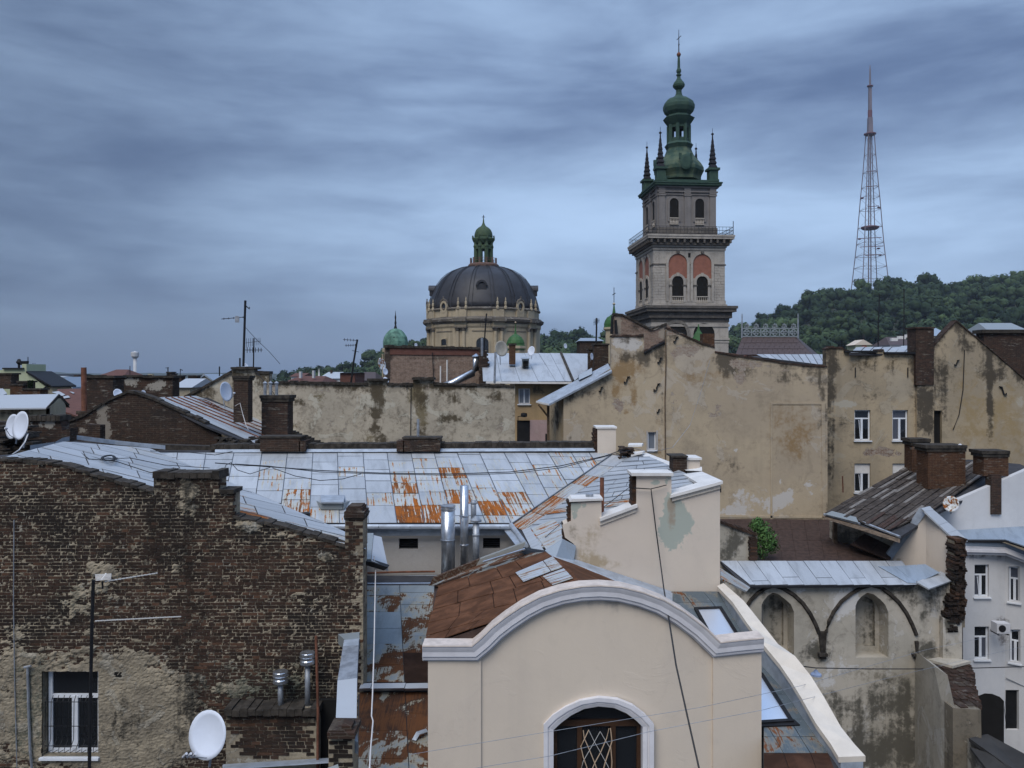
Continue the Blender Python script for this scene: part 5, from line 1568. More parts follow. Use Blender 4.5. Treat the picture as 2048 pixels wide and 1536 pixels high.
# ================================================================== second row, left: brick gable house
g2 = thing('brick_gable_house', 'dark brick gabled house with a striped rusty sheet roof behind the ridge', 'house', (xat(260, 33), 33, 0))
wall('gable_wall', [(108, 852), (125, 845), (165, 832), (186, 819), (198, 812), (221, 798), (254, 784), (272, 786), (306, 798), (411, 846), (416, 858), (436, 870)], 960, 32.0, M['brickfar'], g2, .4, 8,
     [(205, 840, 14, 40, 'b', .5), (213, 870, 14, 30, 'b', .45), (200, 815, 12, 8, 'b', .5), (310, 815, 8, 10, 'b', .45), (300, 850, 60, 12, 'b', .3), (175, 845, 12, 10, 'b', .45), (260, 890, 90, 10, 'b', .25), (330, 830, 60, 30, 'r', .2), (130, 860, 20, 20, 'r', .5)])
m = MB()
for pl in ([(108, 852), (165, 832), (186, 819), (221, 798), (254, 784), (272, 786)], [(272, 786), (306, 798), (411, 846)]):
    for a, b in zip(pl, pl[1:]):
        n = max(1, int(abs(b[0] - a[0]) / 12))
        for i in range(n):
            p, q = lerp(a, b, i / n), lerp(a, b, (i + .94) / n)
            t = U(1, 4)
            m.slab([(p[0], p[1] + 2, 31.93), (q[0], q[1] + 2, 31.93), (q[0], q[1] - t, 31.93), (p[0], p[1] - t, 31.93)], (0, .5, 0))
m.build('coping_brick', M['darkcap'], g2, kind='stuff')
PJ = Plane((308, 797, 32.4), (500, 884, 32.4), (385, 794, 37.0))
deck([(305, 797), (380, 793), (440, 796), (560, 856), (655, 893), (500, 886), (416, 852)], PJ, M['underlay'], g2, th=.08, drop=.02)
Lj = [(306, 796), (512, 888)]
Rj = [(392, 792), (662, 894)]
for k in range(7):
    t0, t1 = k / 7, (k + 1) / 7
    a0, a1 = lerp(Lj[0], Rj[0], t0), lerp(Lj[0], Rj[0], t1)
    b0, b1 = lerp(Lj[1], Rj[1], t0), lerp(Lj[1], Rj[1], t1)
    n = 1 if k < 2 else 5
    cuts = [i / n for i in range(n + 1)]
    for c0, c1 in zip(cuts, cuts[1:]):
        sheet([lerp(a0, b0, c1), lerp(a1, b1, c1), lerp(a1, b1, c0), lerp(a0, b0, c0)], PJ, M['metal'], g2, .05 if k < 2 else U(.15, .5), gap=.015)
    if k >= 2:
        o = MB().tube([PJ.at(*a0, .04), PJ.at(*lerp(a0, b0, .97), .04)], .035, 4).build('roof_seam', M['rustpipe'], g2)
PJ2 = Plane((385, 794, 37.0), (440, 796, 37.5), (655, 893, 36.5))
lm = MB()
for k in range(5):     # snow ladder rungs along the top
    pass
for s in (0, 1):
    lm.tube([PJ.at(395 + s * 14, 798 + s * 1, .1), PJ.at(470 + s * 14, 836 + s, .1)], .02, 4)
for k in range(14):
    t = k / 13
    lm.tube([PJ.at(395 + 75 * t, 798 + 38 * t, .1), PJ.at(409 + 75 * t, 799 + 38 * t, .1)], .018, 4)
lm.build('roof_ladder', M['rustpipe'], g2)
m = MB()
for i in range(22):
    px = 520 + i * 6.2
    py = 856 + (px - 560) * .42 if px > 560 else 858
    m.blk(px, px + 5.8, py - U(2, 5), py + 5, 37.4, .4)
m.build('coping_brick', M['darkcap'], g2, kind='stuff')
MB().box(xat(110, 32), xat(430, 32), 32.5, 36.5, 0, 15.5).build('rear_wall', M['brickblk'], g2)
brick_stack(g2, 'chimney', 467, 496, 756, 845, 34.0, .6, True, 'brickfar', 'darkcap', 3, 2)
brick_stack(g2, 'chimney', 523, 575, 797, 872, 35.2, .9, True, 'brickblk', 'darkcap', 4, 2)
for px, t in ((530, 770), (541, 763), (553, 766)):
    p_ = MB().lathe([(.07, 0), (.07, .62), (.11, .64), (.0, .74)], W(px, 796, 35.6), 8)
    p_.build('chimney_pot', M['galvdull'], g2)
# broken bits at the foot of that roof
m = MB()
for i in range(40):
    px, py = U(425, 520), U(872, 890)
    m.blk(px, px + U(6, 14), py, py + U(2, 4), 31.6 + U(-.3, .3), .4)
m.build('rubble', M['darkcap'], g2, kind='stuff')

# chimney blocks left of it
lb = thing('dark_chimney_block', 'broad dark sooty chimney block behind the rust red pipe, left of the brick gable', 'chimney', W(200, 860, 35.5))
brick_stack(lb, 'shaft', 172, 226, 756, 880, 35.5, 1.0, True, 'brickblk', 'darkcap', 3, 1)
MB().blk(181, 200, 750, 760, 35.6, .6).build('chimney_cap', M['darkcap'], lb)
rp = thing('rusty_flue', 'tall rust red flue pipe standing on the old brickwork at the left', 'flue', W(168, 832, 33.2))
MB().tube([W(168.5, 824, 33.2), W(167.5, 735, 33.2)], .105, 10).build('pipe', M['rustpipe'], rp)
MB().blk(152, 181, 822, 829, 33.0, .5).blk(156, 178, 829, 860, 33.1, .5).build('brick_base', M['brickfar'], rp)
wb = thing('weathered_parapet', 'long weathered parapet wall with flat chimneys behind the brick gable', 'parapet', W(290, 800, 38))
wall('wall', [(226, 756), (247, 754), (247, 752), (285, 752), (285, 755), (345, 755)], 830, 38.5, M['brickblk'], wb, .8, 8, [(232, 770, 8, 20, 'b', .9), (262, 763, 20, 12, 'b', .7), (320, 768, 24, 14, 'b', .65), (296, 775, 14, 10, 'b', .5)])
for a, b, y in ((226, 246, 754), (246, 268, 752), (268, 286, 752), (286, 306, 754), (306, 326, 753), (326, 348, 754)):
    MB().blk(a, b - .5, y - 2, y + 2, 38.4, 1).build('coping_stone', M['darkcap'], wb)

# left: house with plain grey roof, dark lumps of brick wall
lh = thing('grey_roof_house', 'small house with a plain grey sheet roof at the left edge', 'house', (xat(40, 37), 37, 0))
MB().prism([W(-60, 817, 35.5), W(92, 815.5, 35.5), W(117, 788, 38.6), W(-60, 791, 38.6)], (0, 0, -.06)).build('roof_panel', M['metal'], lh)['rust'] = 0.0
MB().prism([W(117, 788, 38.55), W(92, 815.5, 35.45), W(92, 818.5, 35.45), W(117, 793, 38.5), W(136, 813, 41), W(138, 809, 41)], (.04, 0, 0)).build('barge_board', M['darkcap'], lh)
MB().prism([W(117, 789, 38.5), W(139, 813, 41.2), W(120, 812, 41.2), W(104, 806, 37)], (0, .05, -.06)).build('roof_slope', M['iron'], lh)
wall('wall', [(-60, 817), (92, 817)], 960, 36.0, M['tan'], lh, .3, 10, [(40, 825, 60, 8, 'r', .6)])
wall('gable_wall', [(92, 815), (104, 806), (114, 796), (122, 806), (125, 812)], 960, lin(92, 36.0, 125, 40.0), M['tan'], lh, .3, 8)
MB().prism([W(103, 825, 37.3), W(115, 825, 38.6), W(115, 832, 38.6), W(103, 832, 37.3)], (0, .1, 0)).build('window', M['dark'], lh)
bl = thing('old_brick_wall', 'low dark old brick wall with a rounded pier below the left dishes', 'wall', (xat(70, 26), 26, 0))
wall('wall', [(-40, 842), (20, 845), (30, 870), (56, 868), (56, 836), (120, 836), (120, 838), (124, 862), (140, 856)], 960, 27.0, M['brickblk'], bl, .5, 8, [(88, 848, 36, 8, 'b', .75), (95, 890, 25, 6, 'b', .4), (20, 880, 40, 40, 'r', .5)])
for i in range(7):
    MB().blk(55 + i * 9.4, 63.5 + i * 9.4, 831 + U(-1.5, 1.5), 842, 26.9, .7).build('coping_stone', M['darkcap'], bl)
m = MB()
for i in range(60):
    px, py = U(-20, 50), U(850, 905)
    m.blk(px, px + U(8, 22), py, py + U(3, 6), 25.6 + U(-.4, .5), .5)
m.build('rubble', M['darkcap'], bl, kind='stuff')
wall('lower_wall', [(100, 866), (160, 850), (170, 848), (200, 850)], 960, 30.5, M['brickfar'], bl, .4, 8, [(165, 862, 12, 8, 'b', .6), (150, 880, 20, 8, 'b', .3), (120, 870, 20, 12, 'r', .4)])

# ================================================================== J2. the long flaking firewall
mw = thing('flaking_firewall', 'long pale firewall of flaking stained plaster behind the rusty roof', 'wall', (xat(700, 39), 39, 0))
Y2 = 39.0
mtop = [(335, 812), (380, 789), (420, 768), (463, 744), (463, 737), (509, 737), (509, 745), (538, 746), (538, 765), (600, 765), (690, 768), (736, 768), (736, 760), (773, 760), (773, 769), (826, 769), (826, 758), (866, 758), (866, 768), (960, 770), (1030, 772)]
ms = [(752, 785, 16, 12, 'r', .55), (758, 800, 14, 16, 'r', .75), (752, 830, 12, 14, 'r', .8), (748, 858, 12, 14, 'r', .75), (764, 880, 14, 10, 'r', .6), (742, 876, 14, 12, 'g', .6), (835, 790, 16, 26, 'g', .9), (840, 800, 16, 20, 'r', .7), (846, 835, 12, 28, 'g', .9), (840, 862, 10, 20, 'r', .6),
      (905, 800, 18, 10, 'r', .62), (895, 838, 20, 8, 'r', .7), (960, 838, 40, 6, 'r', .45), (985, 792, 30, 7, 'r', .42), (925, 860, 30, 6, 'r', .3), (1000, 855, 24, 20, 'b', .40), (650, 780, 40, 10, 'b', .38), (590, 775, 30, 8, 'b', .35), (545, 775, 20, 10, 'b', .4), (660, 845, 14, 16, 'b', .52), (700, 855, 30, 12, 'b', .36), (1015, 775, 14, 14, 'b', .55), (690, 772, 60, 6, 'r', .4), (880, 772, 80, 5, 'r', .5), (800, 775, 14, 16, 'b', .45), (855, 775, 8, 30, 'b', .5), (565, 850, 30, 16, 'g', .5), (600, 805, 16, 6, 'r', .5), (640, 800, 20, 20, 'g', .35),
      (430, 785, 40, 10, 'r', .45), (480, 760, 30, 20, 'r', .6), (525, 760, 16, 16, 'r', .6), (400, 800, 20, 12, 'r', .5), (540, 830, 10, 10, 'b', .4), (950, 880, 60, 12, 'a', .3), (620, 880, 60, 14, 'a', .35), (730, 800, 5, 60, 'r', .28)]
wall('plaster_face', mtop, 970, Y2, M['mid'], mw, .5, 5, ms, soot=.55, sootpx=14)
m = MB()
for a, b in zip(mtop, mtop[1:]):
    if b[0] - a[0] < 2: continue
    n = max(1, int((b[0] - a[0]) / 9))
    for i in range(n):
        p, q = lerp(a, b, i / n), lerp(a, b, (i + .95) / n)
        t = U(1.5, 4)
        m.slab([(p[0], p[1] + 2, Y2 - .08), (q[0], q[1] + 2, Y2 - .08), (q[0], q[1] - t, Y2 - .08), (p[0], p[1] - t, Y2 - .08)], (0, .7, 0))
for a, b, y in ((461, 511, 735), (734, 775, 758), (824, 868, 756)):
    m.blk(a, b, y - 1, y + 3.5, Y2 - .2, .9)
m.build('coping_brick', M['darkcap'], mw, kind='stuff')
MB().tube([W(822, 768, Y2 - .03), W(821, 888, Y2 - .03)], .02, 4).build('wall_crack_pipe', M['iron'], mw)
for px in (813,):
    MB().blk(px, px + 1.0, 768, 780, Y2 - .05, .06).build('iron_strap', M['iron'], mw)

# ================================================================== courtyard house with grey roof (K, M) and lean-to (L, N)
oc_ = thing('ochre_courtyard_house', 'ochre house in the gap with a plain grey sheet roof and black door', 'house', (xat(1065, 46), 46, 0))
hw = [(1037, 1060, 777, 808), (1034, 1060, 841, 896)]
wall('wall', [(1026, 764), (1150, 764)], 960, 46.0, M['yellow'], oc_, .4, 6, [(1080, 780, 40, 12, 'r', .3), (1045, 820, 20, 8, 'a', .25)], hw, reveal=.14)
casement(oc_, *hw[0], 46.0, .06, 0, True, True, 'glassgrey', 'frame', .10)
dr = darkbox(oc_, 1034, 1060, 841, 896, 46.0, .08, 'door', 'iron')
MB().prism([W(1060, 840, 45.96), W(1098, 840, 45.96), W(1098, 960, 45.96), W(1060, 960, 45.96)], (0, .03, 0)).build('pink_plaster', M['pinkwall'], oc_)
MB().tube([W(1036, 841, 45.8), W(1036, 833, 45.8), W(1045, 832, 45.6)], .025, 5).lathe([(.0, -.13), (.16, -.1), (.18, 0), (.16, .1), (0, .13)], W(1048, 830, 45.5), 12).build('wall_lamp', M['iron'], oc_)
PK = Plane((978, 763, 45.4), (1147, 764, 45.4), (1040, 708, 51.0))
deck([(970, 763), (1147, 764), (1122, 707), (958, 706)], PK, M['underlay'], oc_, th=.1, drop=.02)
ks = [963, 992, 1020, 1049, 1077, 1100, 1122]
kb = [966, 1003, 1040, 1077, 1112, 1130, 1147]
for i in range(6):
    t = U(.35, .65)
    q = [(kb[i], 763), (kb[i + 1], 763.5), (ks[i + 1], 707), (ks[i], 706.5)]
    m1, m2 = lerp(q[0], q[3], t), lerp(q[1], q[2], t)
    sheet([q[0], q[1], m2, m1], PK, M['metal'], oc_, .10, gap=.006, tint=.3)
    sheet([m1, m2, q[2], q[3]], PK, M['metal'], oc_, .06, gap=.006, tint=.4)
PK2 = Plane((1122, 707, 51.0), (1186, 708, 51.0), (1147, 763, 45.4))
sheet([(1147, 764), (1172, 742), (1200, 730), (1186, 708), (1122, 707)], PK2, M['metal'], oc_, .08, gap=.004)
MB().tube([PK.at(1122, 705, .1), PK.at(1147, 763, .1)], .08, 5).build('hip_ridge', M['darkcap'], oc_)
MB().prism([W(972, 763, 45.3), W(1150, 764, 45.3), W(1150, 768, 45.3), W(972, 767, 45.3)], (0, .1, 0)).build('fascia', M['coping'], oc_)
MB().blk(1044, 1058, 717, 733, 47.6, .6).build('hatch', M['metald'], oc_)
MB().blk(1046, 1056, 722, 733, 47.55, .04).build('hatch_opening', M['dark'], oc_)
MB().prism([W(1042, 718, 47.3), W(1060, 718, 47.3), W(1058, 715, 48.3), W(1042, 715, 48.3)], (0, 0, .04)).build('hatch_lid', M['zinc'], oc_)
brick_stack(oc_, 'chimney', 1018, 1031, 690, 729, 48.0, .5, True, 'brickred', 'darkcap', 2, 1)
MB().tube([W(989, 765, 45.3), W(991, 704, 45.3)], .06, 6).build('vent_pipe', M['galvdull'], oc_)
brick_stack(oc_, 'chimney', 1177, 1192, 700, 740, 47.0, .6, True, 'brickfar', 'darkcap', 2, 1)
brick_stack(oc_, 'chimney', 1188, 1217, 690, 752, 46.0, .8, True, 'brickfar', 'darkcap', 2, 1)

# J3 red brick wall behind
rw = thing('red_brick_house', 'plain red brick rear wall standing behind the flaking firewall', 'house', (xat(870, 50), 50, 0))
wall('wall', [(769, 694), (782, 692), (960, 696)], 850, 50.0, M['brickpale'], rw, .5, 8, [(860, 722, 50, 8, 'b', .4), (900, 740, 40, 10, 'b', .3), (775, 730, 6, 50, 'r', .9), (850, 716, 80, 2, 'r', .4)])
MB().prism([W(780, 709, 49.94), W(960, 711, 49.94), W(960, 696, 49.94), W(780, 692, 49.94)], (0, .05, 0)).build('brick_band', M['redroof'], rw)
m = MB()
for i in range(22):
    m.blk(768 + i * 8.8, 776 + i * 8.8, 690 + i * .2 + U(-1, 1), 695 + i * .2, 49.85, .8)
m.build('coping_brick', M['darkcap'], rw, kind='stuff')
MB().tube([W(865, 705, 49.9), W(867, 765, 49.9)], .03, 4).build('iron_strap', M['iron'], rw)
for px, t in ((881, 732), (894, 720)):
    MB().tube([W(px, 766, 49.7), W(px, t, 49.7)], .045, 6).build('vent_pipe', M['coping'], rw)
m = MB()
yy = 700
while yy < 766:
    t = (yy - 700) / 66
    m.blk(958 + U(-1, 1), 974 + 6 * t + U(-2.5, 2.5), yy, yy + 3.6, 48.0, .8)
    yy += 3.8
m.build('broken_pier', M['brickblk'], rw, kind='stuff')
MB().box(xat(770, 50), xat(960, 50), 50.5, 58, 0, 21).build('rear_wall', M['brickred'], rw)
sf = thing('steel_flue', 'bent steel flue duct hanging on the red brick rear wall', 'flue', W(950, 765, 48.6))
MB().tube([W(952, 714, 48.6), W(952, 740, 48.6), W(946, 746, 48.5), W(905, 766, 48.2), W(885, 772, 48.2)], [.20, .20, .22, .2, .2], 10).build('pipe', M['galv'], sf, True)
MB().lathe([(.26, 0), (.26, .04), (.02, .2)], W(952, 714, 48.6), 12).build('rain_cap', M['galv'], sf)

# ================================================================== O. the big beige firewall with its lean-to edge
of = thing('beige_firewall_house', 'tall windowless beige firewall house with stained plaster and small side window', 'house', (xat(1400, 42), 42, 0))
YO = 42.0
otop = [(1127, 793), (1222, 737), (1222, 672), (1288, 671), (1288, 704), (1330, 682), (1333, 656), (1345, 660), (1406, 687), (1430, 694), (1430, 703), (1480, 712), (1560, 724), (1605, 730), (1655, 732)]
os_ = [(1480, 990, 30, 20, 'a', .42), (1560, 1000, 40, 20, 'a', .42), (1620, 980, 20, 30, 'a', .4), (1470, 900, 16, 8, 'a', .42), (1560, 962, 6, 8, 'a', .7), (1470, 1025, 40, 10, 'a', .45), (1450, 930, 60, 20, 'r', .22), (1600, 870, 40, 60, 'g', .25), (1400, 760, 60, 20, 'g', .22), (1262, 688, 30, 13, "a", 1.0), (1235, 680, 14, 10, 'a', .5), (1255, 715, 36, 10, 'r', .62), (1255, 735, 30, 24, 'g', .60), (1240, 760, 14, 30, 'g', .55), (1270, 800, 7, 40, 'g', .55), (1232, 782, 4, 8, 'g', 1.0), (1237, 812, 12, 14, 'b', .85), (1253, 824, 6, 5, 'g', .9), (1300, 715, 20, 16, 'r', .35),
       (1375, 702, 36, 16, 'b', .62), (1345, 665, 20, 5, 'b', .6), (1440, 720, 24, 16, 'r', .50), (1460, 740, 40, 12, 'r', .42), (1430, 745, 30, 8, 'g', .45), (1480, 760, 16, 26, 'b', .50), (1345, 788, 10, 8, 'b', .75), (1350, 803, 10, 5, 'b', .6), (1425, 830, 16, 6, 'b', .6), (1437, 812, 10, 10, 'b', .6), (1520, 730, 30, 10, 'b', .5), (1580, 740, 40, 6, 'b', .5), (1560, 756, 60, 12, 'r', .42), (1480, 725, 30, 8, 'b', .5),
       (1170, 790, 40, 14, 'r', .45), (1135, 880, 10, 20, 'r', .35), (1150, 830, 20, 16, 'r', .2), (1323, 780, 3, 120, 'r', .35), (1318, 900, 10, 60, 'g', .4), (1540, 1000, 60, 30, 'a', .25), (1480, 1020, 60, 16, 'a', .3), (1645, 850, 10, 120, 'r', .28), (1560, 850, 60, 50, 'g', .15), (1655, 900, 12, 160, 'r', .3), (1380, 800, 30, 30, 'a', .15)]
oh = [(1296, 1312, 864, 900)]
wall('wall', otop, 1045, YO, M['beige'], of, .5, 6, os_, oh, reveal=.2, soot=.50, sootpx=20)
wall('wall_base', [(1440, 1045), (1655, 1045)], 1300, YO + .004, M['beige'], of, .5, 14)
casement(of, *oh[0], YO, .06, 0, False, True, 'glassgrey', 'frame', .12)
MB().prism([W(1293, 902, YO - .02), W(1316, 902, YO - .02), W(1316, 861, YO - .02), W(1312, 861, YO - .02), W(1312, 899, YO - .02), W(1296, 899, YO - .02), W(1296, 864, YO - .02), W(1293, 861, YO - .02)], (0, .03, 0)).build('window_surround', M['greywall'], of)
m = MB()
for a, b in zip(otop, otop[1:]):
    if b[0] - a[0] < 4 or a[0] < 1222: continue
    n = max(1, int((b[0] - a[0]) / 8))
    for i in range(n):
        p, q = lerp(a, b, i / n), lerp(a, b, (i + .95) / n)
        t = U(.5, 3)
        m.slab([(p[0], p[1] + 2, YO - .05), (q[0], q[1] + 2, YO - .05), (q[0], q[1] - t, YO - .05), (p[0], p[1] - t, YO - .05)], (0, .6, 0))
m.build('coping_brick', M['brickblk'], of, kind='stuff')
MB().tube([W(1288, 706, YO - .05), W(1329, 684, YO - .05)], .06, 5).build('roof_edge', M['iron'], of)
MB().tube([W(1331, 660, YO - .06), W(1332, 720, YO - .06), W(1330, 800, YO - .04), W(1331, 930, YO - .04)], .03, 6).build('drain_pipe', M['wood'], of)
# raised frame of the blind panel
for q in ([(1541, 805), (1650, 805), (1650, 809), (1541, 809)], [(1643, 809), (1650, 809), (1652, 1040), (1645, 1040)], [(1541, 809), (1545, 809), (1545, 1040), (1541, 1040)], [(1440, 1030), (1650, 1033), (1650, 1037), (1440, 1035)]):
    MB().slab([(a, b, YO - .03) for a, b in q][::-1], (0, .04, 0)).build('wall_moulding', M['beige'], of)
def anchor(px, py, s, Y, par, fl=1):
    MB().tube([W(px + s * .5 * fl, py - s * .8, Y - .06), W(px + s * .9 * fl, py - s * 1.1, Y - .06), W(px + s * .3 * fl, py - s * 1.0, Y - .06), W(px, py, Y - .06), W(px - s * .3 * fl, py + s * .9, Y - .06), W(px - s * .9 * fl, py + s, Y - .06), W(px - s * .8 * fl, py + s * .5, Y - .06)], .045, 5).build('wall_anchor', M['iron'], par)
for a in ((1254, 760, 6), (1314, 775, 7), (1202, 779, 4), (1320, 721, 5), (1352, 679, 5), (1317, 822, 3)):
    anchor(*a, YO, of)
brick_stack(of, 'chimney', 1406, 1429, 667, 700, 43.0, .7, False, 'brickred')
MB().box(xat(1430, 42), xat(1650, 42), 42.6, 52, 0, 20.2).build('rear_wall', M['brickblk'], of)
MB().box(xat(1225, 42), xat(1400, 42), 42.6, 52, 0, 20.6).build('rear_wall', M['brickblk'], of)
MB().prism([W(1430, 702, 42.6), W(1500, 712, 42.6), W(1500, 722, 42.4), W(1430, 712, 42.4)], (0, .8, 0)).build('roof_edge', M['redroof'], of)
# lean-to roof edge at the left, its posts and boards
PL = Plane((1073, 804, 42.0), (1222, 737, 42.0), (1100, 776, 44.5))
for a, b in ((0, .33), (.33, .66), (.66, 1)):
    f0, f1 = lerp((1098, 808), (1224, 742), a), lerp((1098, 808), (1224, 742), b)
    h0, h1 = lerp((1073, 802), (1216, 727), a), lerp((1073, 802), (1216, 727), b)
    Yf, Yb = 41.7, 43.2
    MB().prism([W(*f0, Yf), W(*f1, Yf), W(*h1, Yb), W(*h0, Yb)], (0, .02, -.10)).build('roof_panel', M['zinc'], of)
MB().prism([W(1072, 802, 42.6), W(1098, 808, 41.65), W(1098, 811, 41.65), W(1072, 805, 42.6)], (0, .1, 0)).build('fascia', M['coping'], of)
for px, py in ((1132, 786), (1158, 752)):
    MB().prism([W(px, py - 2, 42.8), W(px + 26, py - 16, 42.8), W(px + 26, py - 4, 42.6), W(px, py + 8, 42.6)], (0, .4, 0)).build('roof_curb', M['metalb'], of)
MB().blk(1094, 1099, 806, 890, 43.0, .12).build('post', M['wood'], of)
MB().tube([W(1077, 809, 42.9), W(1095, 832, 43.0)], .06, 4).build('brace', M['wood'], of)
wall('side_wall', [(1099, 808), (1128, 794)], 960, lin(1099, 44.6, 1128, 42.1), M['beige2'], of, .3, 8, [(1110, 830, 6, 40, 'r', .5), (1122, 860, 5, 50, 'g', .5)])
MB().prism([W(1094, 868, 44.4), W(1094, 896, 44.4), W(1091, 896, 44.4), W(1091, 868, 44.4)], (0, .3, 0)).build('junction_box', M['iron'], of)

# brick slope house just behind (its gable shows above the firewall)
bg = thing('brick_gable', 'old brick gable with patchy plaster rising behind the beige firewall under the tower', 'house', (xat(1265, 47), 47, 0))
wall('wall', [(1226, 629), (1246, 630), (1262, 637), (1302, 660), (1312, 659), (1334, 648), (1342, 656), (1345, 700)], 800, 47.0, M['brickpale'], bg, .5, 7, [(1236, 650, 7, 30, 'b', .9), (1290, 670, 20, 14, 'b', .3), (1325, 665, 12, 16, 'b', .7), (1270, 655, 20, 10, 'r', .3)])
m = MB()
for a, b in zip([(1226, 628), (1246, 629), (1302, 659)], [(1246, 629), (1302, 659), (1334, 647)]):
    n = max(1, int((b[0] - a[0]) / 8))
    for i in range(n):
        p, q = lerp(a, b, i / n), lerp(a, b, (i + .95) / n)
        m.slab([(p[0], p[1] + 2, 46.9), (q[0], q[1] + 2, 46.9), (q[0], q[1] - U(1, 3), 46.9), (p[0], p[1] - U(1, 3), 46.9)], (0, .6, 0))
m.build('coping_brick', M['darkcap'], bg, kind='stuff')
MB().tube([W(1225, 632, 46.7), W(1223, 668, 46.7)], .08, 6).tube([W(1231, 640, 46.7), W(1233, 668, 46.7)], .08, 6).build('flue', M['iron'], bg)

# ================================================================== P. right beige house with windows
rb = thing('tan_tenement', 'tan tenement with white plastic windows, tall dark chimney and streaked gable on the right', 'house', (xat(1800, 45), 45, 0))
YP = 45.0
ptop = [(1652, 698), (1660, 694), (1686, 696), (1690, 701), (1752, 706), (1755, 700), (1768, 700), (1770, 706), (1832, 708), (1832, 700), (1869, 700), (1869, 690), (1890, 665), (1913, 641), (1976, 693), (2048, 755), (2110, 808), (2280, 940)]
pw = [(1709, 1741, 820, 881), (1785, 1816, 820, 881), (1709, 1741, 927, 985), (1785, 1819, 927, 985), (1868, 1884, 821, 894)]
ps = [(1662, 760, 8, 90, 'r', .55), (1664, 830, 7, 40, 'a', .4), (1660, 900, 8, 100, 'r', .35), (1760, 725, 90, 14, 'g', .35), (1750, 735, 80, 10, 'r', .3), (1690, 808, 30, 10, 'a', .75), (1760, 795, 60, 8, 'r', .3), (1690, 840, 12, 16, 'r', .3), (1752, 902, 34, 8, 'b', .66), (1785, 908, 30, 12, 'b', .5), (1735, 908, 14, 4, 'b', .5),
      (1848, 790, 16, 60, 'r', .75), (1850, 840, 16, 30, 'r', .7), (1885, 740, 18, 60, 'r', .55), (1890, 800, 14, 50, 'r', .4), (1918, 800, 12, 120, 'a', .2), (1925, 685, 20, 16, 'r', .4), (1945, 700, 14, 14, 'r', .4), (1978, 720, 8, 40, 'r', 1.0), (1978, 780, 7, 40, 'r', .95), (1980, 830, 6, 60, 'r', .8), (1990, 752, 16, 10, 'r', .7), (2040, 755, 10, 14, 'r', .7), (1960, 780, 50, 60, 'g', .35), (1960, 860, 60, 60, 'g', .40), (2030, 850, 40, 80, 'g', .35), (2040, 805, 12, 18, 'a', .7), (1960, 740, 16, 16, 'r', .4), (1910, 650, 14, 12, 'r', .5)]
wall('wall', ptop, 1045, YP, M['beige2'], rb, .5, 6, ps, pw, reveal=.22, soot=.50, sootpx=22)
wall('wall_base', [(1652, 1045), (2280, 1045)], 1250, YP + .004, M['beige2'], rb, .5, 14)
for i, h in enumerate(pw[:4]):
    casement(rb, *h, YP, .075, .28 if i < 2 else .34, True, True, 'glass', 'frame', .12, i % 2 == 0)
for h in pw[2:4]:     # white roller blinds
    MB().box(xat(h[0], YP) + .06, xat(h[1], YP) - .06, YP + .10, YP + .115, zat(h[2] + 20, YP), zat(h[2] + 1, YP)).build('roller_blind', M['coping'], rb)
darkbox(rb, *pw[4], YP, .2, 'doorway')
m = MB()
for a, b in zip(ptop, ptop[1:]):
    if b[0] - a[0] < 4: continue
    n = max(1, int((b[0] - a[0]) / 8))
    for i in range(n):
        p, q = lerp(a, b, i / n), lerp(a, b, (i + .96) / n)
        t = U(.5, 2.5)
        m.slab([(p[0], p[1] + 2, YP - .06), (q[0], q[1] + 2, YP - .06), (q[0], q[1] - t, YP - .06), (p[0], p[1] - t, YP - .06)], (0, .6, 0))
m.build('coping_brick', M['brickblk'], rb, kind='stuff')
MB().blk(1690, 1755, 701, 705, YP - .2, .5).blk(1770, 1834, 704, 708, YP - .2, .5).build('eave', M['iron'], rb)
brick_stack(rb, 'chimney', 1832, 1868, 657, 770, YP - .25, 1.0, True, 'brickblk', 'brickblk', 2, 1)
wall('chimney_breast', [(1834, 768), (1868, 768)], 900, YP - .18, M['beige2'], rb, .17, 8, [(1850, 800, 20, 40, 'r', .9), (1850, 850, 20, 30, 'r', .8)])
anchor(1914, 726, 5, YP, rb)
anchor(2006, 782, 8, YP, rb, -1)
for px in (1711, 1816):
    MB().blk(px - .8, px + .8, 735, 755, YP - .05, .06).build('iron_strap', M['iron'], rb)
MB().tube([W(1929, 700, YP - .04), W(1926, 780, YP - .04), W(1918, 830, YP - .04), W(1906, 860, YP - .04)], .022, 4).build('wall_cable', M['iron'], rb)
PP = Plane((1690, 702, 45.6), (1832, 706, 45.6), (1760, 692, 49))
x = 1700
while x < 1840:
    sheet([(x, 706), (x + 18, 706), (x + 30, 692 if x > 1780 else 694), (x + 12, 692 if x > 1780 else 695)], PP, M['metal'], rb, 0.0, gap=.02)
    x += 18
deck([(1698, 706), (1840, 707), (1862, 690), (1730, 693)], PP, M['underlay'], rb, drop=.03)
MB().box(xat(1660, 45), xat(2110, 45), 45.6, 52, 0, 20.4).build('rear_wall', M['brickblk'], rb)
MB().tube([W(1686, 985, 44.2), W(1685, 952, 44.2)], .035, 5).build('vent_pipe', M['rustpipe'], rb)

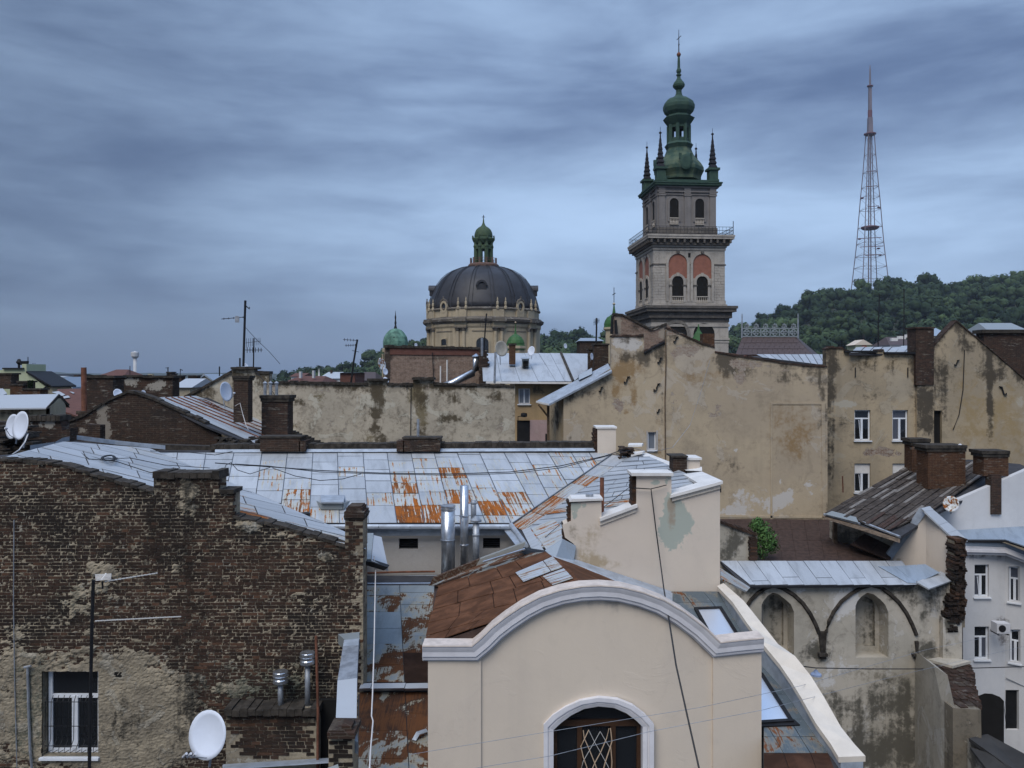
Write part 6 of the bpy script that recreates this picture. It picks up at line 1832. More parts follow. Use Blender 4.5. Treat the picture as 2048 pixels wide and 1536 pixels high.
# house with brown tiled mansard and iron cresting
ma = thing('mansard_house', 'house with a brown tiled mansard roof topped by ornate iron cresting', 'house', (xat(1550, 56), 56, 0))
PM = Plane((1475, 710, 54.0), (1625, 710, 54.0), (1540, 676, 56.0))
deck([(1470, 712), (1628, 712), (1592, 675), (1484, 675)], PM, M['browntile'], ma, th=.1)
for r_ in range(6):
    ya, yb = 675 + r_ * 6, 681.3 + r_ * 6
    xa0, xa1 = lerp((1484,), (1470,), (ya - 675) / 37)[0], lerp((1592,), (1628,), (ya - 675) / 37)[0]
    n = int((xa1 - xa0) / 10)
    for i in range(n):
        a, b = xa0 + (xa1 - xa0) * i / n, xa0 + (xa1 - xa0) * (i + 1) / n
        sheet([(a - 1, yb), (b - 1, yb), (b, ya), (a, ya)], PM, M['browntile'], ma, 0, gap=.012, th=.04, lift=.02 * (r_ % 2), name='roof_tile')
MB().prism([W(1592, 675, 56), W(1628, 712, 54), W(1640, 712, 60), W(1596, 675, 60)], (0, 0, -.1)).build('roof_slope', M['browntile'], ma)
MB().prism([W(1484, 675, 56), W(1592, 675, 56), W(1596, 675, 60), W(1486, 675, 60)], (0, 0, -.1)).build('roof_top', M['browntile'], ma)
cr_ = MB()
YR = 56.0
for y in (657, 673):
    cr_.tube([W(1484, y, YR), W(1596, y, YR)], .05, 4)
for i in range(6):
    cx = 1493.5 + i * 18.7
    cr_.tube([W(cx - 7, 665, YR), W(cx, 658, YR), W(cx + 7, 665, YR), W(cx, 672, YR), W(cx - 7, 665, YR)], .06, 4)
    cr_.tube([W(cx - 4, 661, YR), W(cx + 4, 669, YR)], .05, 4).tube([W(cx + 4, 661, YR), W(cx - 4, 669, YR)], .05, 4)
    cr_.tube([W(cx, 657, YR), W(cx, 647, YR)], .06, 4).tube([W(cx - 4, 655, YR), W(cx - 3, 649, YR), W(cx, 652, YR)], .06, 4).tube([W(cx + 4, 655, YR), W(cx + 3, 649, YR), W(cx, 652, YR)], .06, 4)
    cr_.tube([W(cx + 9.3, 657, YR), W(cx + 9.3, 673, YR)], .05, 4)
cr_.build('cresting', M['metald'], ma)
for px, t in ((1484, 628), (1596, 627)):
    MB().tube([W(px, 676, YR), W(px, t, YR)], [.07, .035], 5).build('finial', M['galvdull'], ma)
MB().box(xat(1475, 54), xat(1625, 54), 54.2, 60, 0, 21.0).build('wall', M['brickblk'], ma)
PN = Plane((1510, 715, 46.0), (1655, 730, 46.0), (1600, 709, 50))
x = 1500
deck([(1500, 712), (1655, 732), (1656, 708), (1560, 709)], PN, M['underlay'], ma, drop=.03)
for x in range(1512, 1652, 14):
    y = lambda xx: 712 + (xx - 1500) * .126
    q = [(x + 12, y(x + 12)), (x + 26, y(x + 26)), (x + 14, 709), (x, 709)]
    sheet(q, PN, M['metal'], ma, 0.0, gap=.02)
dk = thing('dark_brick_block', 'dark reddish brick block above the streaked gable at the right edge', 'house', (xat(2020, 58), 58, 0))
wall('wall', [(1968, 666), (2280, 660)], 900, 58.0, M['brickblk'], dk, 1.0, 10)
MB().blk(1965, 2280, 659, 666, 57.8, 1.3).build('coping', M['darkcap'], dk)

# ================================================================== Q. dark corrugated roof with chimneys
sq = thing('corrugated_roof_house', 'low house with a patchy dark corrugated sheet roof and stout brick chimneys', 'house', (xat(1760, 38), 38, 0))
PQ = Plane((1655, 1026, 38.0), (1800, 1066, 35.0), (1935, 918, 42.0))
e0, e1 = (1650, 1028), (1900, 1098)
r0, r1 = (1826, 930), (2076, 1000)
r1 = (2110, 925)
deck([(1650, 1030), (1800, 1072), (1880, 1020), (2060, 935), (2040, 926), (1936, 917), (1824, 930)], PQ, M['underlay'], sq, th=.12, drop=.05)
lim0, lim1 = (1800, 1080), (2110, 905)
ncol, nrow = 34, 6
for i in range(ncol):
    for k in range(nrow):
        jj = U(-.03, .03)
        s0, s1 = i / ncol, (i + 1) / ncol
        t0, t1 = max(0, k / nrow + (jj if k else 0)), min(1, (k + 1) / nrow + .02)
        g_ = lambda s, t: lerp(lerp(e0, e1, s), lerp(r0, r1, s), t)
        q = [g_(s0, t0), g_(s1, t0), g_(s1, t1), g_(s0, t1)]
        q = clip(q, (2110, 908), (1868, 1022)) if True else q
        if len(q) < 3: continue
        q = clip(q, (1868, 1022), (1780, 1080)) if s1 > .5 else q
        if len(q) < 3: continue
        rn = R()
        mt = 'slatel' if rn < .20 else ('slater' if (k == 0 and i > 8 and R() < .6) else 'slate')
        sheet(q, PQ, M[mt], sq, 0, gap=.012, th=.05, lift=.03 * (k + 1) * .3 + U(0, .035) + .03 * (i % 2), name='roof_sheet')
for px0, px1, y0 in ((1650, 1712, 1026), (1714, 1738, 1036)):
    pass
MB().prism([PQ.at(1650, 1028, .12), PQ.at(1717, 1045, .12), PQ.at(1712, 1034, .12), PQ.at(1664, 1022, .12)], PQ.n * -.03).build('eave_sheet', M['metald'], sq)['rust'] = .2
MB().tube([PQ.at(1648, 1029, .02), PQ.at(1720, 1048, .02)], .06, 6).tube([PQ.at(1718, 1042, .05), PQ.at(1800, 1074, .05)], .06, 6).build('gutter', M['galvdull'], sq)
MB().prism([PQ.at(1648, 1033, 0), PQ.at(1720, 1052, 0), PQ.at(1800, 1078, 0), PQ.at(1800, 1086, 0), PQ.at(1720, 1060, 0), PQ.at(1650, 1038, 0)], (0, .2, 0)).build('eave_board', M['wood'], sq)
wall('wall', [(1664, 1044), (1720, 1052), (1800, 1080)], 1300, lin(1664, 38.8, 1800, 36.6), M['gothic'], sq, .3, 9, [(1700, 1080, 60, 40, 'r', .6), (1740, 1100, 40, 30, 'g', .5)])
MB().blk(1668, 1675, 1044, 1115, 38.3, .2).build('post', M['wood'], sq)
MB().blk(1686, 1698, 1086, 1125, 38.2, .1).build('door', M['wood'], sq)
PQ2 = Plane((1700, 1090, 37.0), (1785, 1122, 36.0), (1745, 1062, 38.0))
for a, b in ((0, .5), (.5, 1)):
    q = [lerp((1700, 1090), (1780, 1124), a), lerp((1700, 1090), (1780, 1124), b), lerp((1738, 1062), (1796, 1084), b), lerp((1738, 1062), (1796, 1084), a)]
    sheet(q, PQ2, M['slater'], sq, 0, th=.05, name='roof_sheet')
for (a, b, t, e, Yq, d) in ((1824, 1858, 884, 945, 41.0, .8), (1856, 1931, 897, 978, 38.6, 1.1), (1968, 2017, 908, 952, 37.6, .9)):
    brick_stack(sq, 'chimney', a, b, t, e, Yq, d, True, 'brickred', 'darkcap', 4, 2)
MB().blk(1983, 2003, 950, 1029, 37.3, .5).build('chimney', M['brickblk'], sq)
MB().lathe([(0, -.08), (.09, -.05), (.10, 0), (.07, .06), (0, .09)], W(1920, 891, 38.8), 10).build('chimney_cowl', M['whiteplastic'], sq)
wall('party_wall', [(1862, 1026), (1878, 1016), (2048, 942), (2110, 914), (2280, 838)], 1060, 37.4, M['whitewall'], sq, .3, 10)
# R. brown roof below the beige firewall, low side wall
br_ = thing('brown_roof_shed', 'low shed with a dark brown rusty roof at the foot of the beige firewall', 'shed', (xat(1570, 39), 39, 0))
PR = Plane((1440, 1124, 36.0), (1690, 1124, 36.0), (1550, 1040, 41.8))
deck([(1436, 1128), (1800, 1128), (1662, 1040), (1436, 1034)], PR, M['slater'], br_, th=.1)
for i in range(9):
    for k in range(4):
        a, b = 1440 + i * 28, 1440 + (i + 1) * 28
        y0, y1 = 1040 + k * 21, 1040 + (k + 1) * 21
        s_ = lambda x, y: x + (y - 1040) * .12 + k
        sheet([(s_(a, y1), y1), (s_(b, y1), y1), (s_(b, y0), y0), (s_(a, y0), y0)], PR, M['slater'], br_, 0, gap=.006, th=.02, lift=U(0, .01), name='roof_sheet')
MB().box(xat(1440, 36), xat(1690, 36), 36.2, 41.8, 0, 11.5).build('wall', M['gothic'], br_)
lw = thing('stained_low_wall', 'short stained courtyard wall with a brick end beside the green bush', 'wall', (xat(1475, 35), 35, 0))
wall('wall', [(1436, 1044), (1470, 1055), (1514, 1072)], 1300, 35.3, M['gothic'], lw, .4, 8, [(1470, 1085, 20, 30, 'r', .85), (1452, 1110, 16, 20, 'r', .6), (1508, 1100, 6, 40, 'b', .9)])
m = MB()
for i in range(8):
    a, b = lerp((1436, 1042), (1514, 1070), i / 8), lerp((1436, 1042), (1514, 1070), (i + .95) / 8)
    m.slab([(a[0], a[1] + 3, 35.2), (b[0], b[1] + 3, 35.2), (b[0], b[1] - U(1, 4), 35.2), (a[0], a[1] - U(1, 4), 35.2)], (0, .6, 0))
for i in range(14):
    m.blk(1499 + U(-2, 2), 1514 + U(-1, 2), 1074 + i * 3.4, 1077 + i * 3.4, 35.15, .5)
m.build('coping_brick', M['brickr'], lw, kind='stuff')
# ================================================================== the bell tower
def tower():
    YT = 110.0
    k = YT / F
    th = math.radians(5.0)
    fl = W(1307, 750, YT)                     # front left corner of the main storey
    w2 = 146 * k / math.cos(th)               # its width
    # root at the centre of the plan
    ux, uy = Vector((math.cos(th), math.sin(th), 0)), Vector((-math.sin(th), math.cos(th), 0))
    c = Vector((fl.x, fl.y, 0)) + ux * (w2 / 2) + uy * (w2 / 2)
    t = thing('bell_tower', 'tall square stone bell tower with red arched panels and green copper onion spire', 'tower', c)
    t.rotation_euler = (0, 0, th)
    ORG[t.name] = (0, 0, 0)
    z = lambda py: zat(py, YT)
    zc = lambda py: zat(py, YT + w2 / 2)
    def box(mb, hw, z0, z1, hd=None):
        hd = hd or hw
        return mb.box(-hw, hw, -hd, hd, z0, z1)
    H2 = w2 / 2
    H3 = H2 * 115 / 146 * 1.03
    H1 = H2 * 1.075
    rot = [Matrix.Rotation(a, 4, 'Z') for a in (0, math.pi / 2, math.pi, -math.pi / 2)]
    def faces(mb_fn, name, mat, parent, sides=(0, 3)):
        """copy a piece made for the front face to the chosen faces"""
        out = []
        for s in sides:
            m = MB()
            mb_fn(m)
            m.v = [rot[s] @ v for v in m.v]
            out.append(m.build(name, M[mat], parent, local=True))
        return out
    def arch_pts(cx, hw, z0, zs, n=10):
        return [(cx - hw, z0)] + [(cx - hw * math.cos(math.pi * i / n), zs + hw * math.sin(math.pi * i / n)) for i in range(n + 1)] + [(cx + hw, z0)]
    def pane_(cx, hw, z0, zs, y):
        return lambda m: m.prism([(a, y, b) for a, b in arch_pts(cx, hw, z0, zs)], (0, .05, 0))
    def archivolt(cx, hw, th_, z0, zs, y, d):
        def f(m):
            A_ = arch_pts(cx, hw, z0, zs)
            B_ = arch_pts(cx, hw + th_, z0, zs)
            n = len(A_)
            m.v += [Vector((a, y - d, b)) for a, b in A_] + [Vector((a, y - d, b)) for a, b in B_] + [Vector((a, y + .05, b)) for a, b in A_] + [Vector((a, y + .05, b)) for a, b in B_]
            for i in range(n - 1):
                m.f += [(i, i + 1, n + i + 1, n + i), (n + i, n + i + 1, 3 * n + i + 1, 3 * n + i), (2 * n + i, 2 * n + i + 1, i + 1, i)]
        return f
    def balustrade(cx, hw, z0, z1, y):
        def f(m):
            m.box(cx - hw, cx + hw, y - .12, y + .1, z1 - .12, z1)
            m.box(cx - hw, cx + hw, y - .12, y + .1, z0, z0 + .08)
            for i in range(6):
                x = cx - hw + (i + .5) * 2 * hw / 6
                m.lathe([(.07, z0 + .08), (.10, z0 + .3), (.05, z0 + .55), (.08, z1 - .12)], (x, y, 0), 6)
        return f
    # lower storey
    lowb = box(MB(), H1, 0, z(640)).build('lower_storey', M['stone'], t, local=True)
    faces(lambda m: [m.prism([(a, -H1 - .03, b) for a, b in arch_pts(cx, 1.45, z(720), z(668))], (0, .05, 0)) for cx in (-1.9, 1.9)], 'arch_recess', 'dark', lowb)
    faces(lambda m: [archivolt(cx, 1.45, .45, z(720), z(668), -H1, .12)(m) for cx in (-1.9, 1.9)], 'arch_moulding', 'stone', lowb)
    def bandm(m, py, h, o, hw):
        box(m, hw + o, z(py) - h, z(py))
    m = MB(); bandm(m, 676, .25, .14, H1); bandm(m, 682, .2, .08, H1); bandm(m, 648, .35, .12, H1)
    m.build('string_course', M['stone'], lowb, local=True)
    m = MB()
    for py, h, o in ((612, .35, 1.15), (617, .45, 1.0), (624, .8, .55), (636, .5, .25)):
        bandm(m, py, h, o, H2 * 1.04)
    m.build('lower_cornice', M['stonek'], t, local=True)
    # main storey
    mid = box(MB(), H2, z(612), z(500)).build('main_storey', M['stone'], t, local=True)
    PX = 146 / (2 * H2)
    cxs = [(1356 - 1380) / PX, (1406 - 1380) / PX]
    for cx in cxs:
        faces(pane_(cx, 1.27, z(556), z(526), -H2 - .012), 'red_panel', 'pinkpanel', mid)
        faces(archivolt(cx, 1.27, .34, z(603), z(526), -H2, .16), 'arch_moulding', 'stone', mid)
        faces(lambda m: m.box(cx - 1.27, cx + 1.27, -H2 - .02, -H2 + .03, z(604), z(556)), 'arch_infill', 'stone', mid)
        faces(pane_(cx, .78, z(606), z(563), -H2 - .045), 'window_opening', 'dark', mid)
        faces(archivolt(cx, .78, .32, z(604), z(563), -H2 - .02, .12), 'window_arch', 'stone', mid)
        faces(lambda m: m.box(cx - .18, cx + .18, -H2 - .25, -H2, z(552), z(545)), 'keystone', 'baluster', mid)
        faces(lambda m: m.box(cx - .22, cx + .22, -H2 - .25, -H2, z(506), z(502)), 'keystone', 'stonek', mid)
        faces(balustrade(cx, .80, z(607), z(592), -H2 - .12), 'balustrade', 'baluster', mid)
        faces(lambda m: [m.box(cx + s * .95 - .28, cx + s * .95 + .28, -H2 - .2, -H2, z(572), z(569)) for s in (-1, 1)], 'impost', 'stonek', mid)
    for a, b in ((-H2 - .12, cxs[0] - 1.6), (cxs[0] + 1.6, cxs[1] - 1.6), (cxs[1] + 1.6, H2 + .12)):
        faces(lambda m: m.box(a, b, -H2 - .12, -H2, z(530), z(527)), 'impost_band', 'stonek', mid)
    faces(lambda m: m.box(-.16, .16, -H2 - .02, -H2 + .05, z(514), z(505)), 'slot_window', 'dark', mid)
    # coursed stones on the corner piers
    for s in (0, 3):
        for row in range(14):
            for (a, b) in ((-H2, cxs[0] - 1.65), (cxs[1] + 1.65, H2)):
                sp_ = (a + b) / 2 + U(-.3, .3)
                for (x0, x1) in ((a, sp_), (sp_, b)):
                    m = MB().box(x0 + .02, x1 - .02, -H2 - U(.03, .07), -H2, z(605) + row * .36 + .02, z(605) + (row + 1) * .36 - .01)
                    m.v = [rot[s] @ v for v in m.v]
                    m.build('stone_block', M['stone'], mid, local=True)
    m = MB()
    for py, h, o in ((600, .5, .10), (608, .6, .25)):
        bandm(m, py, h, o, H2)
    m.build('plinth', M['stone'], mid, local=True)
    m = MB()
    for py, h, o in ((495, .3, .10), (490, .25, .22), (474, .28, .98), (470, .25, 1.05)):
        bandm(m, py, h, o, H2)
    m.build('main_cornice', M['stone'], t, local=True)
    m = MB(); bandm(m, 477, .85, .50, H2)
    m.build('cornice_dark_band', M['stonek'], t, local=True)  # band under the cornice, in the darker cornice stone
    def corb(m):
        n = 13
        for i in range(n):
            x = -H2 - .5 + (2 * H2 + 1.0) * i / (n - 1)
            m.box(x - .13, x + .13, -H2 - .92, -H2 - .5, z(486), z(478))
    faces(corb, 'cornice_bracket', 'stonek', t)
    # gallery railing
    G = H2 + .85
    m = MB()
    for s in range(4):
        def rail(mm):
            for i in range(25):
                x = -G + 2 * G * i / 24
                mm.tube([(x, -G, z(469)), (x, -G, z(454))], .022, 4)
            for zz in (z(454), z(461), z(468)):
                mm.tube([(-G, -G, zz), (G, -G, zz)], .035, 4)
        q = MB(); rail(q)
        q.v = [rot[s] @ v for v in q.v]
        m.add(q.v, q.f)
    for sx_ in (-1, 1):
        m.tube([(sx_ * G, -G, z(469)), (sx_ * G, -G, z(442))], .05, 4)
    m.build('gallery_railing', M['iron'], t, local=True)
    # upper storey
    up = box(MB(), H3, z(470), z(366)).build('upper_storey', M['stoned'], t, local=True)
    P3x = 115 / (2 * H3)
    c3 = [(1350 - 1376.5) / P3x, (1401 - 1376.5) / P3x]
    m = MB(); bandm(m, 452, .9, .18, H3); bandm(m, 466, .4, .3, H3)
    m.build('plinth', M['stonek'], up, local=True)
    for cx in c3:
        faces(pane_(cx, .62, z(432), z(402), -H3 - .02), 'window_opening', 'dark', up)
        faces(archivolt(cx, .62, .28, z(440), z(402), -H3, .12), 'window_arch', 'stoned', up)
        faces(balustrade(cx, .62, z(446), z(432), -H3 - .06), 'balustrade', 'baluster', up)
    for x in (-H3 + .45, 0, H3 - .45):
        faces(lambda m: m.box(x - .42, x + .42, -H3 - .16, -H3, z(450), z(388)).box(x - .52, x + .52, -H3 - .24, -H3, z(388), z(385)).box(x - .48, x + .48, -H3 - .20, -H3, z(452), z(448)).box(x - .46, x + .46, -H3 - .2, -H3, z(384), z(370)), 'pilaster', 'stoned', up)
    m = MB(); bandm(m, 384, .12, .14, H3); bandm(m, 378, .16, .22, H3); bandm(m, 369, .16, .3, H3)
    m.build('string_course', M['stoned'], up, local=True)
    m = MB()
    for py, h, o in ((366, .2, .35), (362.5, .3, .62), (360, .2, .72)):
        bandm(m, py, h, o, H3)
    m.build('copper_cornice', M['copper'], t, local=True)
    m = MB()
    for s in range(4):
        q = MB().box(-H3, H3, -H3 - .25, -H3 + .25, z(360), z(355))
        q.v = [rot[s] @ v for v in q.v]
        m.add(q.v, q.f)
    m.build('copper_parapet', M['copper'], t, local=True)
    # four corner pinnacles
    hp = z(330) - z(358)
    pe = MB()
    pe.box(-.60, .60, -.60, .60, 0, hp * .84).box(-.80, .80, -.80, .80, hp * .84, hp).box(-.7, .7, -.7, .7, 0, .3)
    sp_ = MB()
    L_ = z(262) - z(331)
    prof = []
    for i in range(8):
        r = .62 * (1 - i / 8.3)
        zz = hp + L_ * i / 8
        prof += [(r, zz), (r * 1.18, zz + .12), (r * .80, zz + L_ / 8 - .05)]
    sp_.lathe(prof + [(.05, hp + L_)], (0, 0, 0), 4, math.pi / 4)
    bl_ = MB().lathe([(0, -.2), (.16, -.1), (.2, 0), (.16, .1), (0, .2)], (0, 0, hp + L_ + .1), 8).tube([(0, 0, hp + L_), (0, 0, hp + L_ + .9)], .03, 4)
    first = None
    d = H3 - .35
    for (a, b, sc3) in ((-d, -d, 1), (d, -d, 1), (-d, d, 1), (d, d, 1)):
        if first is None:
            p_ = pe.build('pinnacle', M['copper'], t, local=True)
            s_ = sp_.build('spike', M['spike'], p_, local=True)
            q_ = bl_.build('ball', M['spike'], p_, local=True)
            first = (p_, s_, q_)
        else:
            p_ = first[0].copy(); link(p_, t)
            for ch in first[1:]:
                cc_ = ch.copy(); link(cc_, p_); cc_.parent = p_
        p_.location = (a, b, z(358))
    # bell-shaped copper roof, lantern, onion, spire
    cz = lambda py: zc(py)
    pr = [(3.05, cz(362)), (3.05, cz(356)), (3.15, cz(352)), (3.45, cz(344)), (3.40, cz(337)), (3.05, cz(328)), (2.45, cz(318)), (2.0, cz(309)), (1.75, cz(300)), (1.70, cz(296))]
    pr = [(a * 1.0, b) for a, b in pr]
    MB().lathe(pr, (0, 0, 0), 8, math.pi / 8).build('copper_bell_roof', M['copperold'], t, local=True)
    def cart(m):
        m.lathe([(.0, -.15), (.75, -.12), (.85, .02), (.6, .1), (0, .12)], (0, 0, 0), 12)
        m.v = [Vector((v.x, -3.35 - v.z, cz(334) + v.y * 1.25)) for v in m.v]
        m.box(-.9, -.6, -3.4, -3.1, cz(330) + .1, cz(330) + .9).box(.6, .9, -3.4, -3.1, cz(330) + .1, cz(330) + .9).box(-.2, .2, -3.2, -2.9, cz(324), cz(321))
    faces(cart, 'cartouche', 'copper', t)
    MB().lathe([(1.75, cz(297)), (1.85, cz(294)), (2.0, cz(290)), (1.85, cz(288)), (1.7, cz(285))], (0, 0, 0), 8, math.pi / 8).build('lantern_base', M['copper'], t, local=True)
    for i in range(8):
        a = math.pi / 8 + i * math.pi / 4
        MB().tube([(1.42 * math.cos(a), 1.42 * math.sin(a), cz(286)), (1.42 * math.cos(a), 1.42 * math.sin(a), cz(250))], .27, 6).build('lantern_post', M['copper'], t, local=True)
    for i in range(8):
        a0 = math.pi / 8 + i * math.pi / 4
        p0, p1 = Vector((math.cos(a0), math.sin(a0), 0)) * 1.45, Vector((math.cos(a0 + math.pi / 4), math.sin(a0 + math.pi / 4), 0)) * 1.45
        m = MB()
        m.prism([p0 + Vector((0, 0, cz(256))), p1 + Vector((0, 0, cz(256))), p1 + Vector((0, 0, cz(250))), p0 + Vector((0, 0, cz(250)))], (p0 + p1).normalized() * -.2)
        m.prism([p0 + Vector((0, 0, cz(286))), p1 + Vector((0, 0, cz(286))), p1 + Vector((0, 0, cz(277))), p0 + Vector((0, 0, cz(277)))], (p0 + p1).normalized() * -.2)
        m.build('lantern_arch', M['copper'], t, local=True)
    MB().lathe([(1.5, cz(251)), (1.7, cz(247)), (2.0, cz(241)), (2.2, cz(236)), (2.1, cz(235)), (1.75, cz(234)), (1.6, cz(230))], (0, 0, 0), 8, math.pi / 8).build('lantern_cornice', M['copper'], t, local=True)
    on = MB().lathe([(1.55, cz(231)), (1.65, cz(229)), (2.0, cz(224)), (2.2, cz(216)), (2.2, cz(210)), (1.95, cz(202)), (1.5, cz(197)), (1.05, cz(195)), (.75, cz(192)), (.5, cz(189)), (.40, cz(184)), (.38, cz(178)), (.55, cz(176)), (.80, cz(172)), (.85, cz(168)), (.7, cz(163)), (.5, cz(160)), (.42, cz(158)), (.28, cz(155)), (.22, cz(151)), (.36, cz(149)), (.36, cz(147)), (.2, cz(145)), (.34, cz(142)), (.34, cz(138)), (.2, cz(134)), (.18, cz(120)), (.14, cz(110))], (0, 0, 0), 8, math.pi / 8)
    on.build('onion_spire', M['copper'], t, local=True)
    MB().lathe([(0, -.32), (.2, -.26), (.31, 0), (.2, .26), (0, .32)], (0, 0, cz(107)), 10).build('ball', M['rustpipe'], t, True, local=True)
    m = MB().tube([(0, 0, cz(104)), (0, 0, cz(57))], [.09, .035], 5)
    m.tube([(-.28, 0, cz(77.5)), (.32, 0, cz(69))], .06, 4).tube([(-.08, 0, cz(88)), (.1, 0, cz(86))], .08, 4)
    m.build('cross', M['iron'], t, local=True)
tower()

# ================================================================== the domed church
def church():
    YD = 160.0
    k = YD / F
    c = Vector((xat(967, YD), YD, 0))
    t = thing('domed_church', 'large church with a dark ribbed dome, pale stone drum and green lantern', 'church', c)
    z = lambda py: zat(py, YD)
    r = lambda px: px * k
    L = lambda prof, name, mat, n=48, par=None, sm=False: MB().lathe([(r(a), z(b)) for a, b in prof], (0, 0, 0), n).build(name, M[mat], par or t, sm, local=True)
    L([(113, 830), (113, 662)], 'drum', 'church')
    L([(113, 662), (115, 658), (115, 655), (114, 650)], 'entablature', 'church')
    L([(113, 655), (116, 652), (120, 649), (121, 645), (117, 643), (116, 641), (112, 640)], 'cornice', 'churchd')
    L([(111, 642), (111, 626)], 'attic', 'church')
    L([(112, 627), (114, 626), (114, 624), (111, 622)], 'attic_cornice', 'churchd')
    dp = [(112, 625), (109, 612), (105, 598), (99, 584), (92, 571), (84, 560), (74, 551), (62, 544), (48, 538.5), (31, 535)]
    dome = L(dp, 'dome', 'lead', 64, None, True)
    for i in range(16):
        a = i * math.pi / 8 + math.pi / 16
        for da in (-.035, .035):
            MB().tube([(r(p + 1.0) * math.cos(a + da), r(p + 1.0) * math.sin(a + da), z(q - .6)) for p, q in dp], r(.6), 4).build('dome_rib', M['leadrib'], dome, local=True)
    # hooded dormers
    for a in (-math.pi / 2, 0, math.pi):
        m = MB()
        R0 = r(94) if a < 0 else r(100)
        for i in range(9):
            u = math.pi * i / 8
            m.v += [Vector((R0 - .8, r(11) * math.cos(u), z(582) + r(11) * math.sin(u))), Vector((R0 + .9, r(11) * math.cos(u), z(582) + r(11) * math.sin(u))), Vector((R0 + .9, r(7) * math.cos(u), z(582) + r(7) * math.sin(u))), Vector((R0 - .8, r(7) * math.cos(u), z(582) + r(7) * math.sin(u)))]
        for i in range(8):
            for q in range(4):
                m.f.append((i * 4 + q, i * 4 + (q + 1) % 4, i * 4 + 4 + (q + 1) % 4, i * 4 + 4 + q))
        m.box(R0 - 2, R0 + .7, -r(9), r(9), z(592), z(578) if a < 0 else z(583))
        rot = Matrix.Rotation(a, 4, 'Z')
        m.v = [rot @ v for v in m.v]
        m.build('dormer', M['lead'], dome, local=True)
    # round windows in the attic
    for d in (-71, 72, -25 - 90):
        a = math.asin(max(-.95, min(.95, d / 112)))
        rot = Matrix.Rotation(a, 4, 'Z')
        def ring(m, r0, r1, y0, y1, sy=1.3):
            n = 16
            for i in range(n):
                u = 2 * math.pi * i / n
                for rr, yy in ((r0, y0), (r1, y0), (r1, y1), (r0, y1)):
                    m.v.append(Vector((rr * math.cos(u), -yy, z(621) + rr * sy * math.sin(u))))
            for i in range(n):
                j = (i + 1) % n
                for q in range(4):
                    m.f.append((i * 4 + q, i * 4 + (q + 1) % 4, j * 4 + (q + 1) % 4, j * 4 + q))
        m = MB(); ring(m, r(5.6), r(9), r(111), r(115))
        m.box(-r(9), r(9), -r(114.6), -r(108), z(640), z(628))
        m.v = [rot @ v for v in m.v]
        w_ = m.build('round_window', M['church'], t, local=True)
        m = MB().prism([(r(5.8) * math.cos(2 * math.pi * i / 16), -r(112.5), z(621) + r(7.5) * math.sin(2 * math.pi * i / 16)) for i in range(16)], (0, .1, 0))
        m.v = [rot @ v for v in m.v]
        m.build('pane', M['glass'], w_, local=True)
        m = MB(); m.tube([(-r(9), -r(114), z(614)), (-r(6), -r(114.5), z(609)), (0, -r(115), z(606)), (r(6), -r(114.5), z(609)), (r(9), -r(114), z(614))], r(1.6), 5)
        m.tube([(0, -r(115), z(606)), (0, -r(115), z(601))], r(1.2), 5)
        m.v = [rot @ v for v in m.v]
        m.build('window_hood', M['churchd'], w_, local=True)
    # statues / urns in pairs on pedestals
    for d in (-104, -95, -44, -29, 30, 45, 94, 103):
        a = math.asin(d / 113)
        x, y = r(113) * math.sin(a), -r(113) * math.cos(a)
        m = MB().lathe([(r(3), z(626)), (r(3), z(622)), (r(1.6), z(620)), (r(2.4), z(617)), (r(2.2), z(613)), (r(1.0), z(611)), (r(1.4), z(609)), (r(.5), z(604))], (x, y, 0), 8)
        m.build('urn', M['church'], t, local=True)
    # paired columns with dark capitals, pilaster strips and attic pedestals
    for d in (-103, -40, 33, 98):
        for e in (-8, 8):
            s = (d + e * .75) / 118
            a = math.asin(max(-.97, min(.97, s)))
            x, y = r(114.5) * math.sin(a), -r(114.5) * math.cos(a)
            m = MB().lathe([(r(4), z(780)), (r(4), z(704)), (r(3.6), z(700)), (r(3.2), z(668))], (x, y, 0), 12)
            co_ = m.build('column', M['church'], t, local=True)
            MB().lathe([(r(3.4), z(668)), (r(5.2), z(663)), (r(5.4), z(660))], (x, y, 0), 8).build('capital', M['churchd'], co_, local=True)
        a = math.asin(max(-.97, min(.97, d / 118)))
        rot = Matrix.Rotation(a, 4, 'Z')
        for (w0, y1, p0, p1, mt, nm) in ((12, 117.5, 660, 650, 'church', 'entablature_block'), (11, 113.5, 641, 627, 'church', 'pedestal'), (13, 120, 662, 659.5, 'churchd', 'abacus'), (13.5, 124, 650, 643, 'churchd', 'cornice_block')):
            m = MB().box(-r(w0), r(w0), -r(y1), -r(108), z(p0), z(p1))
            m.v = [rot @ v for v in m.v]
            m.build(nm, M[mt], t, local=True)
